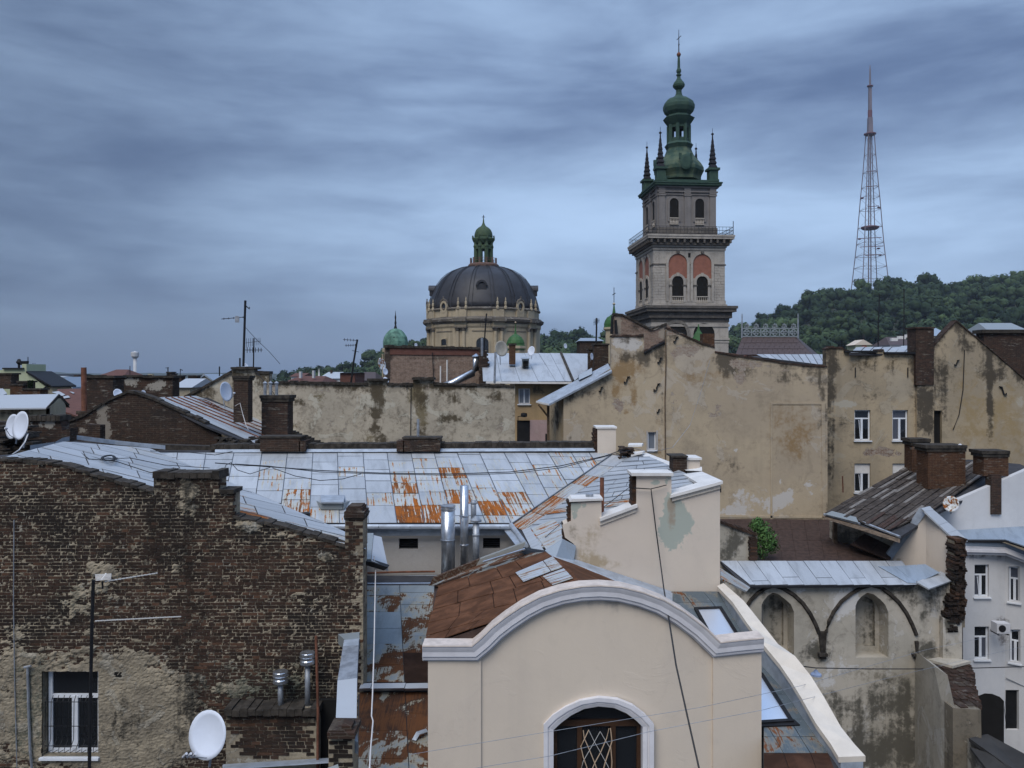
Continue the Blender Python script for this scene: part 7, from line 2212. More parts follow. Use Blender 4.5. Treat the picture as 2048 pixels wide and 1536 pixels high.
    # drum windows and sunk panels
    for (d, hw, pt, pb, mt) in ((-72, 6.5, 682, 693, 'dark'), (-72, 14, 668, 676, None), (2, 11.5, 680, 740, 'dark'), (66, 6, 690, 740, 'dark')):
        a = math.asin(d / 114)
        rot = Matrix.Rotation(a, 4, 'Z')
        if mt:
            n = 10
            pts = [(-r(hw), z(pb))] + [(-r(hw) * math.cos(math.pi * i / n), z(pt + (hw * .8 if hw > 8 else 2)) + r((hw * .8 if hw > 8 else 2)) * math.sin(math.pi * i / n)) for i in range(n + 1)] + [(r(hw), z(pb))]
            m = MB().prism([(p, -r(113.6), q) for p, q in pts], (0, .6, 0))
            m.v = [rot @ v for v in m.v]
            w_ = m.build('window', M['glass'], t, local=True)
            pts2 = [(p * 1.18, q + (.25 if i not in (0, len(pts) - 1) else 0)) for i, (p, q) in enumerate(pts)]
            m = MB()
            N_ = len(pts)
            m.v += [Vector((p, -r(114.6), q)) for p, q in pts] + [Vector((p, -r(114.6), q)) for p, q in pts2] + [Vector((p, -r(112), q)) for p, q in pts2]
            for i in range(N_ - 1):
                m.f += [(i, i + 1, N_ + i + 1, N_ + i), (N_ + i, N_ + i + 1, 2 * N_ + i + 1, 2 * N_ + i)]
            m.v = [rot @ v for v in m.v]
            m.build('frame', M['church'], w_, local=True)
    for d0, d1 in ((-88, -56), (-18, 22), (48, 84)):
        for y0, y1 in ((667, 668.5),):
            m = MB()
            for i in range(6):
                d = d0 + (d1 - d0) * i / 5
                a = math.asin(d / 114)
                m.v += [Vector((r(113.8) * math.sin(a), -r(113.8) * math.cos(a), z(y0))), Vector((r(113.8) * math.sin(a), -r(113.8) * math.cos(a), z(y1)))]
            m.f += [(2 * i, 2 * i + 1, 2 * i + 3, 2 * i + 2) for i in range(5)]
            m.build('panel_moulding', M['churchd'], t, local=True)
    # gallery and lantern
    L([(30, 537), (31, 535), (31, 531), (28, 528), (24, 528)], 'lantern_gallery', 'orangerail', 24)
    m = MB()
    for i in range(12):
        a = i * math.pi / 6 + .26
        m.box(r(26) * math.cos(a) - r(1.6), r(26) * math.cos(a) + r(1.6), r(26) * math.sin(a) - r(1.6), r(26) * math.sin(a) + r(1.6), z(529), z(517))
    for zz in (518, 522):
        m.tube([(r(26) * math.cos(i * math.pi / 12), r(26) * math.sin(i * math.pi / 12), z(zz)) for i in range(25)], r(.6), 4)
    m.build('gallery_railing', M['orangerail'], t, local=True)
    ln = None
    for i in range(8):
        a = math.pi / 8 + i * math.pi / 4
        x, y = r(16) * math.cos(a), r(16) * math.sin(a)
        o = MB().lathe([(r(4.2), z(530)), (r(4.2), z(497)), (r(5.4), z(494)), (r(4.0), z(490)), (r(4.2), z(484))], (x, y, 0), 8).build('lantern_pier', M['lantern'], t, local=True)
    L([(19, 500), (19, 492)], 'lantern_band', 'lantern', 16)
    L([(18, 488), (20, 485), (22, 481), (22, 478), (19, 476)], 'lantern_cornice', 'lantern', 16)
    m = MB()
    for i in range(8):
        a = math.pi / 8 + i * math.pi / 4
        m.tube([(r(19) * math.cos(a), r(19) * math.sin(a), z(484)), (r(23) * math.cos(a), r(23) * math.sin(a), z(479)), (r(22.5) * math.cos(a), r(22.5) * math.sin(a), z(473))], r(1.6), 5)
    m.build('scroll', M['lantern'], t, local=True)
    L([(18, 478), (18.5, 472), (17.5, 466), (15, 460), (11, 456), (6, 453), (3.5, 450), (2, 446), (1.4, 442), (.9, 436)], 'cupola', 'lantern', 16, None, True)
    m = MB().tube([(0, 0, z(440)), (0, 0, z(430))], .09, 4).tube([(-.28, 0, z(434)), (.28, 0, z(434))], .08, 4)
    m.build('cross', M['iron'], t, local=True)
church()

def cupola(name, lab, px, Y, prof, spire, dmat, body=None, n=16, bmat='stone', cat='turret'):
    c = Vector((xat(px, Y), Y, 0))
    t = thing(name, lab, cat, c)
    k = Y / F
    MB().lathe([(a * k, zat(b, Y)) for a, b in prof], (0, 0, 0), n).build('dome', M[dmat], t, local=True)
    if body:
        MB().lathe([(a * k, zat(b, Y)) for a, b in body], (0, 0, 0), 8, math.pi / 8).build('drum', M[bmat], t, local=True)
    m = MB().lathe([(a * k, zat(b, Y)) for a, b in spire], (0, 0, 0), 8)
    m.build('spire', M['iron'] if dmat == 'copperlight' else M[dmat], t, local=True)
    return t, k
t_, k_ = cupola('small_dome', 'pale green weathered dome with a round hatch and tall spire left of the church', 791, 140.0, [(24, 700), (25, 692), (25, 683), (23, 674), (18, 666), (12, 660), (6, 657.5), (2, 657)], [(4, 660), (3, 655), (1.5, 650), (2.2, 646), (1.2, 640), (1.8, 634), (.8, 630), (.4, 622)], 'copperlight', [(23, 780), (23, 708), (27, 704), (27, 698), (24, 696)], 10, 'church')
m = MB().lathe([(0, -.2), (5 * k_, -.1), (5.4 * k_, .3), (0, .35)], (0, 0, 0), 14)
m.v = [Vector((v.x, -24.6 * k_ - v.z + .5, zat(681, 140) + v.y * 1.15)) for v in m.v]
m.build('round_hatch', M['dark'], t_, local=True)
m = MB()
for i in range(5):
    a = -math.pi / 2 + (i - 2) * .62
    m.lathe([(1.8 * k_, zat(780, 140)), (1.8 * k_, zat(712, 140)), (2.6 * k_, zat(708, 140))], (25.5 * k_ * math.cos(a), 25.5 * k_ * math.sin(a), 0), 6)
m.build('colonnette', M['church'], t_, local=True)
t_, k_ = cupola('small_dome', 'bright green painted chapel dome with a gold ball in front of the church drum', 1031, 92.0, [(20, 700), (20, 691), (18, 690), (18, 686), (16, 680), (12, 674), (7, 670.5), (3, 668)], [(3, 670), (1.6, 662), (.9, 655), (.6, 646)], 'greenpaint', [(19, 780), (19, 700), (22, 697), (22, 692)], 12, 'church')
MB().lathe([(0, -.12), (.13, 0), (0, .12)], (0, 0, zat(645, 92)), 8).build('ball', M['gold'], t_, local=True)
t_, k_ = cupola('small_dome', 'green chapel dome with ball and cross left of the bell tower', 1228, 96.0, [(21, 656), (20, 654), (20, 648), (18, 641), (14, 635), (8, 631), (4, 628)], [(4, 630), (2.5, 620), (1.3, 612), (1.3, 608)], 'greenpaint', [(18, 760), (18, 662), (22, 659), (22, 655)], 12, 'church')
m = MB().lathe([(0, -.2), (.2, 0), (0, .2)], (0, 0, zat(608, 96)), 8)
m.build('ball', M['church'], t_, local=True)
m = MB().tube([(0, 0, zat(606, 96)), (0, 0, zat(575, 96))], .05, 4).tube([(-.18, 0, zat(590, 96)), (.18, 0, zat(586, 96))], .06, 4)
m.build('cross', M['iron'], t_, local=True)
t_, k_ = cupola('small_dome', 'little green cone roof peeping over the firewall before the bell tower', 1397, 60.0, [(20, 700), (18, 690), (12, 676), (7, 666), (4, 662), (2.5, 658)], [(3, 662), (1.8, 655), (1.2, 652), (.8, 648)], 'greenpaint', None, 10)

# ================================================================== television mast on the hill
def tvmast():
    YM = 760.0
    k = YM / F
    c = W(1738, 575, YM)
    t = thing('television_mast', 'tall red and white lattice television mast standing on the wooded hill', 'mast', c)
    def P(dx, py, dy=0.0):
        return Vector((xat(1740 + dx, YM), YM + dy, zat(py, YM)))
    lv = [(580, 27), (560, 25), (535, 23), (512, 21), (487, 19), (455, 17), (420, 15), (395, 13.5), (375, 12), (345, 10), (310, 8), (268, 6)]
    legs = [MB() for _ in range(4)]
    for i, (sx_, sy_) in enumerate(((-1, -1), (1, -1), (-1, 1), (1, 1))):
        legs[i].tube([P(sx_ * h, py, sy_ * h * k) for py, h in lv], .42, 4)
        legs[i].build('leg', M['mast'], t)
    br_ = MB()
    for (pa, ha), (pb, hb) in zip(lv, lv[1:]):
        for sy_ in (-1, 1):
            br_.tube([P(-ha, pa, sy_ * ha * k), P(ha, pa, sy_ * ha * k)], .22, 4)
            br_.tube([P(-ha, pa, sy_ * ha * k), P(0, (pa + pb) / 2, sy_ * hb * k), P(-hb, pb, sy_ * hb * k)], .13, 4)
            br_.tube([P(ha, pa, sy_ * ha * k), P(0, (pa + pb) / 2, sy_ * hb * k), P(hb, pb, sy_ * hb * k)], .13, 4)
        for sx_ in (-1, 1):
            br_.tube([P(sx_ * ha, pa, -ha * k), P(sx_ * ha, pa, ha * k)], .22, 4)
    br_.build('lattice', M['mast'], t, kind='stuff')
    MB().tube([P(-3, 575), P(-2, 268)], .55, 4).tube([P(2, 575), P(1, 268)], .55, 4).build('core_column', M['mast'], t)
    for py, h, th_ in ((268, 12, 1.2), (455, 17.5, 1.8), (172, 6, .9)):
        MB().lathe([(h * k * .8, -th_), (h * k, -th_ * .3), (h * k, th_ * .3), (h * k * .8, th_ * .6)], P(0, py), 10).build('platform', M['mastred'], t)
    MB().lathe([(6.5 * k, 0), (5.5 * k, (268 - 235) * k)], P(0, 268), 4, .78).build('upper_lattice', M['mast'], t)
    MB().lathe([(4.5 * k, 0), (4.5 * k, 14 * k)], P(0, 235), 8).build('antenna_drum', M['mastred'], t)
    MB().lathe([(4.0 * k, 0), (3.6 * k, 50 * k)], P(0, 222), 4, .78).build('antenna_section', M['mast'], t)
    MB().tube([P(0, 173), P(0, 140), P(0, 130)], [1.0, .7, .25], 5).build('antenna_tip', M['mast'], t)
    for dx, py in ((-16, 396), (18, 415), (17, 497), (-21, 478), (20, 510)):
        MB().lathe([(.3, -.8), (1.6, -.3), (1.7, .5), (.3, .8)], P(dx, py), 8).build('dish', M['mastred'], t)
    for a, b, py in ((-8, 15, 415), (-20, 20, 478), (-22, 24, 495), (-12, 19, 512), (-10, 9, 345), (-10, 11, 375)):
        MB().tube([P(a, py, -3), P(b, py - 2, -3)], .4, 4).build('walkway', M['mastred'], t)
tvmast()

# ================================================================== hills and woods
HP = [(470, 775), (520, 768), (545, 758), (575, 748), (620, 742), (660, 739), (690, 733), (700, 727), (720, 722), (750, 712), (780, 700), (830, 678), (880, 684), (1000, 700), (1075, 690), (1090, 683), (1130, 675), (1200, 680), (1240, 672), (1300, 665), (1400, 660), (1440, 685), (1470, 672), (1490, 658), (1515, 642), (1550, 622), (1590, 606), (1640, 592), (1700, 578), (1740, 570), (1800, 566), (1860, 566), (1910, 570), (1960, 562), (2000, 552), (2060, 558), (2200, 560)]
def ridgeY(px):
    return 620 + 120 * sst(900, 1700, px)
def hz(px, t):
    """height of the hill seen at column px, t from the foot (0) to the ridge (1)"""
    top = zat(pl_eval(HP, px, px), ridgeY(px)) - 5.5
    foot = 4.0
    return foot + (top - foot) * (t ** .9)
def hy(px, t):
    return 380 + (ridgeY(px) - 380) * t
hm = MB()
n1, n2 = 120, 14
for i in range(n1 + 1):
    px = 440 + (2240 - 440) * i / n1
    for j in range(n2 + 1):
        t = j / n2
        y = hy(px, t)
        hm.v.append(Vector((xat(px, y), y, hz(px, t))))
    y = hy(px, 1) + 500
    hm.v.append(Vector((xat(px, hy(px, 1)) * 1.1, y, 0)))
for i in range(n1):
    for j in range(n2 + 1):
        a = i * (n2 + 2) + j
        hm.f.append((a, a + n2 + 2, a + n2 + 3, a + 1))
tag(hm.build('hill', M['earth'], None, True), kind='structure')

import numpy as np
def crown_template(seed, leaves=260):
    rnd = random.Random(seed)
    lob = []
    for i in range(rnd.randint(8, 12)):
        a, b = rnd.uniform(0, 6.283), rnd.uniform(-.35, 1)
        rr = rnd.uniform(.25, .62)
        lob.append((Vector((math.cos(a) * rr, math.sin(a) * rr, .55 + b * .38)), rnd.uniform(.24, .42)))
    vs, fs = [], []
    for c, r in lob:
        bm = bmesh.new()
        bmesh.ops.create_icosphere(bm, subdivisions=1, radius=r * .86)
        b0 = len(vs)
        for v in bm.verts:
            p = v.co * (1 + .28 * mn.noise(v.co * 6 + c * 9))
            vs.append(p + c)
        fs += [tuple(b0 + v.index for v in f.verts) for f in bm.faces]
        bm.free()
    for i in range(leaves):
        c, r = rnd.choice(lob)
        d = Vector((rnd.gauss(0, 1), rnd.gauss(0, 1), rnd.gauss(.3, 1))).normalized()
        p = c + d * r * rnd.uniform(.85, 1.12)
        s = rnd.uniform(.05, .11)
        u = d.orthogonal().normalized()
        q = d.cross(u)
        e = Vector((rnd.gauss(0, .5), rnd.gauss(0, .5), rnd.gauss(0, .5)))
        b0 = len(vs)
        vs += [p + (u + e * .4) * s, p + (q + e * .3) * s, p - u * s * .9, p - (q - e * .3) * s]
        fs += [(b0, b0 + 1, b0 + 2), (b0, b0 + 2, b0 + 3)]
    return np.array([tuple(v) for v in vs], dtype=np.float32), np.array([f for f in fs], dtype=np.int32)
TEM = [crown_template(s) for s in range(7)]
def forest(name, spots, lab, cat, mat='leaf'):
    V_, F_, T_ = [], [], []
    b0 = 0
    for (x, y, z, r, h) in spots:
        v, f = random.choice(TEM)
        a = U(0, 6.283)
        ca, sa = math.cos(a), math.sin(a)
        q = np.empty_like(v)
        q[:, 0] = (v[:, 0] * ca - v[:, 1] * sa) * r + x
        q[:, 1] = (v[:, 0] * sa + v[:, 1] * ca) * r + y
        q[:, 2] = v[:, 2] * h + z
        T_.append(np.full(len(v), max(0.0, random.gauss(.10, .30)), dtype=np.float32))
        V_.append(q); F_.append(f + b0)
        b0 += len(v)
    V_, F_ = np.concatenate(V_), np.concatenate(F_)
    me = bpy.data.meshes.new(name)
    me.vertices.add(len(V_)); me.vertices.foreach_set('co', V_.ravel())
    me.loops.add(len(F_) * 3); me.loops.foreach_set('vertex_index', F_.ravel())
    me.polygons.add(len(F_)); me.polygons.foreach_set('loop_start', np.arange(0, len(F_) * 3, 3, dtype=np.int32))
    me.update(calc_edges=True)
    at = me.attributes.new('tone', 'FLOAT', 'POINT')
    at.data.foreach_set('value', np.concatenate(T_))
    me.materials.append(M[mat])
    o = bpy.data.objects.new(name, me)
    link(o)
    return tag(o, lab, cat, kind='stuff')
spots = []
px = 480
for px in range(470, 2130, 17):
    for j in range(13):
        t = max(0, min(1, (j + U(-.5, .5)) / 12))
        p = px + U(-11, 11)
        y = hy(p, t)
        r = (U(4.5, 8) if R() < .6 else U(8, 12.5)) * (1.0 if p > 1050 else .8)
        spots.append((xat(p, y), y, hz(p, t) - 3 + U(-1.5, 1.0), r * 1.08, r * U(.95, 1.3)))
forest('hill_wood', spots, 'dark green wood covering the hill behind the town', 'wood')
# a dozen separate trees standing proud on the skyline
# pale band of far hills at the left
fm = MB()
for i in range(41):
    px = -300 + i * 26
    y = 2900
    py = 746 + 2.6 * fb(px * .008, 2.2, 0, 4) + 4 * sst(500, 750, px) - (2 if px < 130 else 0)
    fm.v += [W(px, 775, y - 900), W(px, py, y)]
fm.f += [(2 * i, 2 * i + 2, 2 * i + 3, 2 * i + 1) for i in range(40)]
tag(fm.build('distant_hills', M['farhill'], None, True), kind='structure')

# ================================================================== the far town
def house(name, lab, px0, px1, eave, ridge, Y, dep, wm, rm, hip=0.0, bot=830, cat='house', gable=False, group=None):
    t = thing(name, lab, cat, Vector((xat((px0 + px1) / 2, Y), Y, 0)), group)
    x0, x1 = xat(px0, Y), xat(px1, Y)
    ze = zat(eave, Y)
    zr = EZ - (ridge - CY) / F * (Y + dep / 2)
    MB().box(x0, x1, Y, Y + dep, 0, ze).build('wall', M[wm], t)
    m = MB()
    o = .25
    if gable:     # ridge runs away from us: we see the gable triangle
        xm = (x0 + x1) / 2
        zr = zat(ridge, Y)
        MB().prism([(x0, Y, ze), (x1, Y, ze), (xm, Y, zr)], (0, .3, 0)).build('gable', M[wm], t)
        m.prism([(x0 - o, Y - o, ze - .1), (xm, Y - o, zr + .05), (xm, Y - o, zr + .25), (x0 - o, Y - o, ze + .1)], (0, dep, 0))
        m.prism([(x1 + o, Y - o, ze - .1), (xm, Y - o, zr + .05), (xm, Y - o, zr + .25), (x1 + o, Y - o, ze + .1)], (0, dep, 0))
    else:
        hx = (x1 - x0) * hip
        A_ = [(x0 - o, Y - o, ze), (x1 + o, Y - o, ze), (x1 + o, Y + dep + o, ze), (x0 - o, Y + dep + o, ze)]
        r0, r1 = (x0 - (o if not hip else 0) + hx, Y + dep / 2, zr), (x1 + (o if not hip else 0) - hx, Y + dep / 2, zr)
        m.add(A_ + [r0, r1], [(0, 1, 5, 4), (2, 3, 4, 5), (1, 2, 5), (3, 0, 4), (3, 2, 1, 0)])
    m.build('roof', M[rm], t)
    return t
def hchim(t, px, pt, pb, Y, w, mat='brickfar', d=.6):
    MB().blk(px - w / 2, px + w / 2, pt, pb, Y, d).build('chimney', M[mat], t)
# pale green house with sloping roof edge, left
lg_ = thing('pale_green_house', 'pale lime green house end with a sloping gutter and small chimneys at far left', 'house', (xat(50, 72), 72, 0))
wall('wall', [(-40, 740), (5, 740), (5, 737), (44, 737), (44, 728), (53, 728), (53, 744), (91, 774), (91, 790)], 860, 72.0, M['lime'], lg_, 3.0, 12)
MB().slab([(52, 742, 71.8), (104, 772, 71.8), (104, 775, 71.8), (52, 746, 71.8)], (0, 4, 0)).build('roof_edge', M['iron'], lg_)
MB().blk(4, 46, 735.5, 738, 71.8, 3).build('coping', M['iron'], lg_)
MB().lathe([(.1, 0), (.1, .3), (.25, .5), (.1, .8)], W(38, 736, 73), 8).lathe([(.22, 0), (.26, .35)], W(46, 730, 72.5), 8).lathe([(.22, 0), (.26, .35)], W(51.5, 730, 72.5), 8).build('chimney_pot', M['iron'], lg_)
MB().tube([W(93, 773, 71.7), W(87, 778, 71.7), (xat(85, 71.7), 71.7, zat(792, 71.7))], .08, 5).build('down_pipe', M['iron'], lg_)
wall('side_wall', [(91, 776), (106, 774)], 830, 72.3, M['tan'], lg_, 3, 12)
sk = thing('chimney_cluster', 'stubby orange brick chimney cluster before the pale green house', 'chimney', (xat(28, 55), 55, 0))
for (a, b, t, e, mt) in ((20, 45, 771, 800, 'brickred'), (-10, 22, 749, 768, 'brickblk'), (34, 55, 765, 785, 'brickblk'), (45, 80, 780, 800, 'brickred')):
    brick_stack(sk, 'chimney', a, b, t, e + 10, 55.0 + (t - 750) * -.05, .9, True, mt, 'darkcap', 2, 1)
MB().prism([W(-40, 777, 53), W(6, 777, 53), W(14, 787, 50), W(2, 791, 49), W(-40, 790, 49)], (0, 0, -.1)).build('roof_panel', M['metal'], sk)['rust'] = 0.0
MB().box(xat(-40, 55), xat(80, 55), 55.5, 60, 0, 17.5).build('wall', M['brickblk'], sk)
rr = thing('brown_roof_house', 'house with a wide plain brown roof and white patches left of the red flue', 'house', (xat(140, 52), 52, 0))
PRr = Plane((120, 830, 46.0), (165, 830, 46.0), (140, 778, 54.0))
deck([(105, 815), (200, 846), (200, 775), (115, 778)], PRr, M['redroof'], rr, th=.1)
for q in ([(103, 786), (118, 784), (131, 791), (125, 794)], [(126, 795), (137, 793), (141, 797), (128, 799)], [(139, 785), (146, 786), (150, 788), (146, 789)], [(124, 832), (134, 832), (128, 837), (124, 837)]):
    sheet(q, PRr, M['metal'], rr, 0, lift=.05)
MB().box(xat(120, 52), xat(200, 52), 50, 54, 0, 16).build('wall', M['brickblk'], rr)
far = [
    ('far_house', 'low far house with pale metal roof between green house and gable', 84, 110, 756, 752, 110, 6, 'tan', 'metal', 0, False),
    ('far_house', 'grey gabled far house with pale roof beside the yellow chimney', 118, 143, 776, 759, 78, 12, 'greywall', 'metalb', 0, True),
    ('far_house', 'far house with pale blue roof behind the brick block', 146, 166, 773, 756, 95, 8, 'brickfar', 'metal', 0, False),
    ('far_house', 'long far house with dark parapet under the distant hills', 92, 150, 752, 748, 150, 8, 'brickfar', 'iron', 0, False),
    ('red_roof_house', 'far house with a steep red hip roof under the horizon', 184, 242, 757, 739, 170, 14, 'brickfar', 'redroof', .28, False),
    ('far_house', 'small tan far house with flat chimneys under the horizon', 272, 306, 760, 755, 120, 8, 'tan', 'iron', 0, False),
    ('far_house', 'pale far house with a gable and light roof right of the parapet', 350, 380, 775, 757, 70, 6, 'tan', 'metal', 0, False),
    ('far_house', 'tan gabled far house behind the sloping plaster wall', 396, 424, 762, 752, 100, 6, 'tan', 'metalb', 0, True),
    ('far_house', 'white far house with a bright tin roof and spike in front of the woods', 640, 680, 757, 744, 120, 8, 'whitewall', 'metal', .12, False),
    ('far_house', 'far house with grey brown hip roof before the wooded slope', 709, 748, 761, 744, 100, 8, 'tan', 'browntile', .2, False),
    ('far_house', 'low far house with a long dark red roof before the woods', 574, 640, 764, 752, 85, 8, 'brickfar', 'redroof', .1, False),
    ('far_house', 'dark red far block between the tin roof and the grey roof', 680, 710, 746, 745, 92, 6, 'redroof', 'iron', 0, False),
    ('far_house', 'pale far house with red tiled roof at the foot of the trees', 582, 604, 753, 746, 140, 8, 'whitewall', 'redroof', 0, False),
    ('far_house', 'small far grey roof beside the wooded slope', 1160, 1205, 682, 676, 120, 6, 'brickfar', 'metalb', .1, False),
    ('far_house', 'pale classical far house half hidden by trees on the slope', 1780, 1832, 690, 674, 240, 12, 'whitewall', 'browntile', .2, False),
    ('far_house', 'far grey green roof among the trees at the right edge', 1985, 2070, 668, 646, 180, 14, 'tan', 'metald', .1, False),
    ('far_house', 'dark blue roofed far house behind the gable peak', 1868, 1900, 672, 655, 150, 8, 'tan', 'metalb', .25, False),
]
FH = []
for f in far:
    FH.append(house(f[0], f[1], f[2], f[3], f[4], f[5], f[6], f[7], f[8], f[9], f[10], 830, 'house', f[11], None))
for (i, px, pt, pb, Y, w, mt) in ((0, 106, 750, 760, 112, 5, 'tan'), (1, 111, 766, 785, 76, 11, 'tan'), (2, 152, 750, 760, 96, 9, 'brickfar'), (3, 70, 742, 755, 130, 9, 'brickblk'), (5, 281, 750, 760, 118, 8, 'tan'), (5, 300, 748, 760, 118, 9, 'tan'), (7, 410, 748, 756, 102, 8, 'tan'), (8, 662, 740, 747, 123, 3, 'brickfar'), (10, 600, 743, 756, 86, 4, 'concrete'), (10, 626, 741, 756, 86, 4, 'concrete')):
    hchim(FH[i], px, pt, pb, Y, w, mt)
MB().lathe([(2.4 * 120 / F, 0), (2.4 * 120 / F, .3), (.0, 1.6)], W(638, 758, 119), 8).build('spike', M['coping'], FH[8])
for px, t, e, Y, w, lab in ((338, 745, 758, 90, 10, 'narrow far brick chimney just left of the bent roof aerial'), (352, 752, 760, 84, 22, 'wide low far chimney below the bent aerial at left'), (385, 752, 764, 84, 18, 'low far chimney beside the pale gabled far house'), (60, 740, 752, 120, 8, 'dark far chimney behind the pale green house end'), (345, 748, 756, 130, 8, 'small far chimney nearly hidden between two wider ones at left')):
    tt = thing('far_chimney', lab, 'chimney', W(px, e, Y), 'flat chimneys on the far roofs')
    MB().blk(px - w / 2, px + w / 2, t, e + 30, Y, 1).build('shaft', M['brickfar'], tt)
    MB().blk(px - w / 2 - 1, px + w / 2 + 1, t - 1.5, t + 1, Y - .1, 1.2).build('cap', M['darkcap'], tt)
# water tower
wt = thing('water_tower', 'white concrete water tower with a round tank on a slim stem', 'water tower', Vector((xat(270, 320), 320, 0)))
kk = 320 / F
MB().lathe([(4.0 * kk, 0), (3.2 * kk, zat(716, 320))], (0, 0, 0), 12).build('stem', M['concrete'], wt, True, local=True)
MB().lathe([(3.4 * kk, zat(717, 320)), (7.4 * kk, zat(713, 320)), (7.6 * kk, zat(706, 320)), (7.0 * kk, zat(704, 320)), (2 * kk, zat(703, 320)), (1 * kk, zat(702, 320))], (0, 0, 0), 16).build('tank', M['concrete'], wt, local=True)
# little chapel front with a round window far right
cf = thing('chapel_front', 'small cream chapel gable with a round pink window in front of the hill wood', 'chapel', (xat(1727, 120), 120, 0))
Yc = 120.0
wall('wall', [(1711, 690), (1743, 690)], 760, Yc, M['lime'], cf, 3, 20)
MB().slab([(1708, 690, Yc - .2), (1746, 690, Yc - .2), (1727, 679, Yc - .2)][::-1], (0, 3, 0)).build('pediment', M['cream'], cf)
MB().lathe([(.1, 0), (.25, .4), (.05, 1.0)], W(1727, 681, Yc), 6).build('finial', M['iron'], cf)
m = MB().lathe([(0, 0), (.42, 0), (.42, .1), (0, .1)], (0, 0, 0), 14)
m.v = [Vector((v.x + xat(1728, Yc), Yc - .02 - v.z, v.y + zat(695, Yc))) for v in m.v]
m.build('round_window', M['pinkpanel'], cf)
mdist = thing('white_wall_ruin', 'broken white wall and steps showing between the trees on the slope', 'wall', W(1800, 680, 230))
for a, b, t in ((1783, 1796, 676), (1797, 1812, 672), (1812, 1826, 669), (1824, 1830, 661)):
    MB().blk(a, b, t, t + 6, 230, 1).build('wall_piece', M['coping'], mdist)
# ================================================================== bush in the courtyard
bs = thing('bush', 'green leafy bush growing behind the short stained wall', 'bush', W(1527, 1122, 35.9))
rnd = random.Random(5)
m = MB()
lobes = [((1527, 1062), .34), ((1512, 1052), .24), ((1536, 1080), .36), ((1520, 1098), .34), ((1543, 1092), .26), ((1526, 1080), .4), ((1517, 1044), .16)]
for i in range(2200):
    (cx, cy), r = rnd.choice(lobes)
    c = W(cx, cy, 35.9)
    d = Vector((rnd.gauss(0, 1), rnd.gauss(0, 1), rnd.gauss(0, 1))).normalized()
    p = c + d * r * 1.25 * rnd.uniform(.45, 1.12)
    u = d.orthogonal().normalized(); q = d.cross(u)
    e = Vector((rnd.gauss(0, .5), rnd.gauss(0, .5), rnd.gauss(0, .5)))
    s = rnd.uniform(.035, .07)
    m.add([p + (u + e) * s, p + q * s * .6, p - (u + e) * s, p - q * s * .6], [(0, 1, 2, 3)])
m.build('foliage', M['leafnear'], bs, kind='stuff')
MB().tube([W(1526, 1130, 35.9), W(1524, 1100, 35.9), W(1528, 1070, 35.9)], [.05, .035, .02], 5).tube([W(1525, 1105, 35.9), W(1538, 1085, 35.8)], [.03, .015], 5).build('stem', M['wood'], bs)
b2 = thing('bush', 'dark little shrub growing on the far chimney beside the green house', 'bush', W(62, 782, 54))
m = MB()
for i in range(260):
    c = W(61 + rnd.uniform(-5, 5), 771 + rnd.uniform(-10, 10), 54)
    d = Vector((rnd.gauss(0, 1), rnd.gauss(0, 1), rnd.gauss(0, 1))).normalized()
    u = d.orthogonal().normalized(); q = d.cross(u)
    s = .06
    m.add([c + u * s, c + q * s, c - u * s, c - q * s], [(0, 1, 2, 3)])
m.build('foliage', M['leaf'], b2, kind='stuff')

# ================================================================== satellite dishes
def dish(lab, px, py, rx, ry, Y, yaw=25, tilt=18, mat='dish', group='satellite dishes on the roofs', lnb=True, back=False, mastto=None):
    """rx, ry: half sizes in pixels; the reflector is a shallow bowl, yaw turns it away from us"""
    c = W(px, py, Y)
    t = thing('satellite_dish', lab, 'satellite dish', c, group)
    R_ = ry * Y / F
    n, rings = 28, 5
    m = MB()
    dp = R_ * .18
    for side in (0, 1):
        for i in range(rings + 1):
            q = i / rings
            for k in range(n):
                a = 2 * math.pi * k / n
                m.v.append(Vector((R_ * q * math.cos(a) * .92, -dp * q * q + (.012 if side else 0) + dp, R_ * q * math.sin(a))))
    for side in (0, 1):
        o = side * (rings + 1) * n
        for i in range(rings):
            for k in range(n):
                m.f.append((o + i * n + k, o + i * n + (k + 1) % n, o + (i + 1) * n + (k + 1) % n, o + (i + 1) * n + k))
    o1 = rings * n
    o2 = (2 * rings + 1) * n
    for k in range(n):
        m.f.append((o1 + k, o1 + (k + 1) % n, o2 + (k + 1) % n, o2 + k))
    if mat == 'dishrust':
        m.uv = [(v.x, -v.z) for v in m.v]
    ro = m.build('reflector', M[mat], t, True, local=True)
    ro['rust'] = .55
    if lnb:
        MB().tube([(0, .02, -R_ * .98), (0, -R_ * .55, -R_ * .75), (0, -R_ * .9, -R_ * .35)], R_ * .028, 5).build('feed_arm', M['galvdull'], t, local=True)
        MB().tube([(0, -R_ * .98, -R_ * .30), (0, -R_ * .80, -R_ * .30)], R_ * .075, 8).build('feed_horn', M['whiteplastic'], t, local=True)
    mk = MB().box(-R_ * .12, R_ * .12, dp, dp + R_ * .22, -R_ * .2, R_ * .2)
    mk.tube([(0, dp + R_ * .2, 0), (0, dp + R_ * .32, -R_ * .2), (0, dp + R_ * .32, -R_ * (1.35 if mastto is None else mastto))], R_ * .06, 6)
    mk.build('mount', M['galvdull'], t, local=True)
    face = -math.atan((px - CX) / F)
    t.rotation_euler = (math.radians(-tilt), 0, face + math.copysign(math.acos(min(1, rx / ry)), yaw))
    ORG[t.name] = (0, 0, 0)
    return t
dish('large clean white satellite dish at the bottom left before the brick wall', 414, 1470, 37, 47, 15.6, -30, 14, 'dish', lnb=False)
ln_ = thing('converter_block', 'row of small white receiver heads beside the large bottom left dish', 'receiver', W(375, 1512, 15.1), )
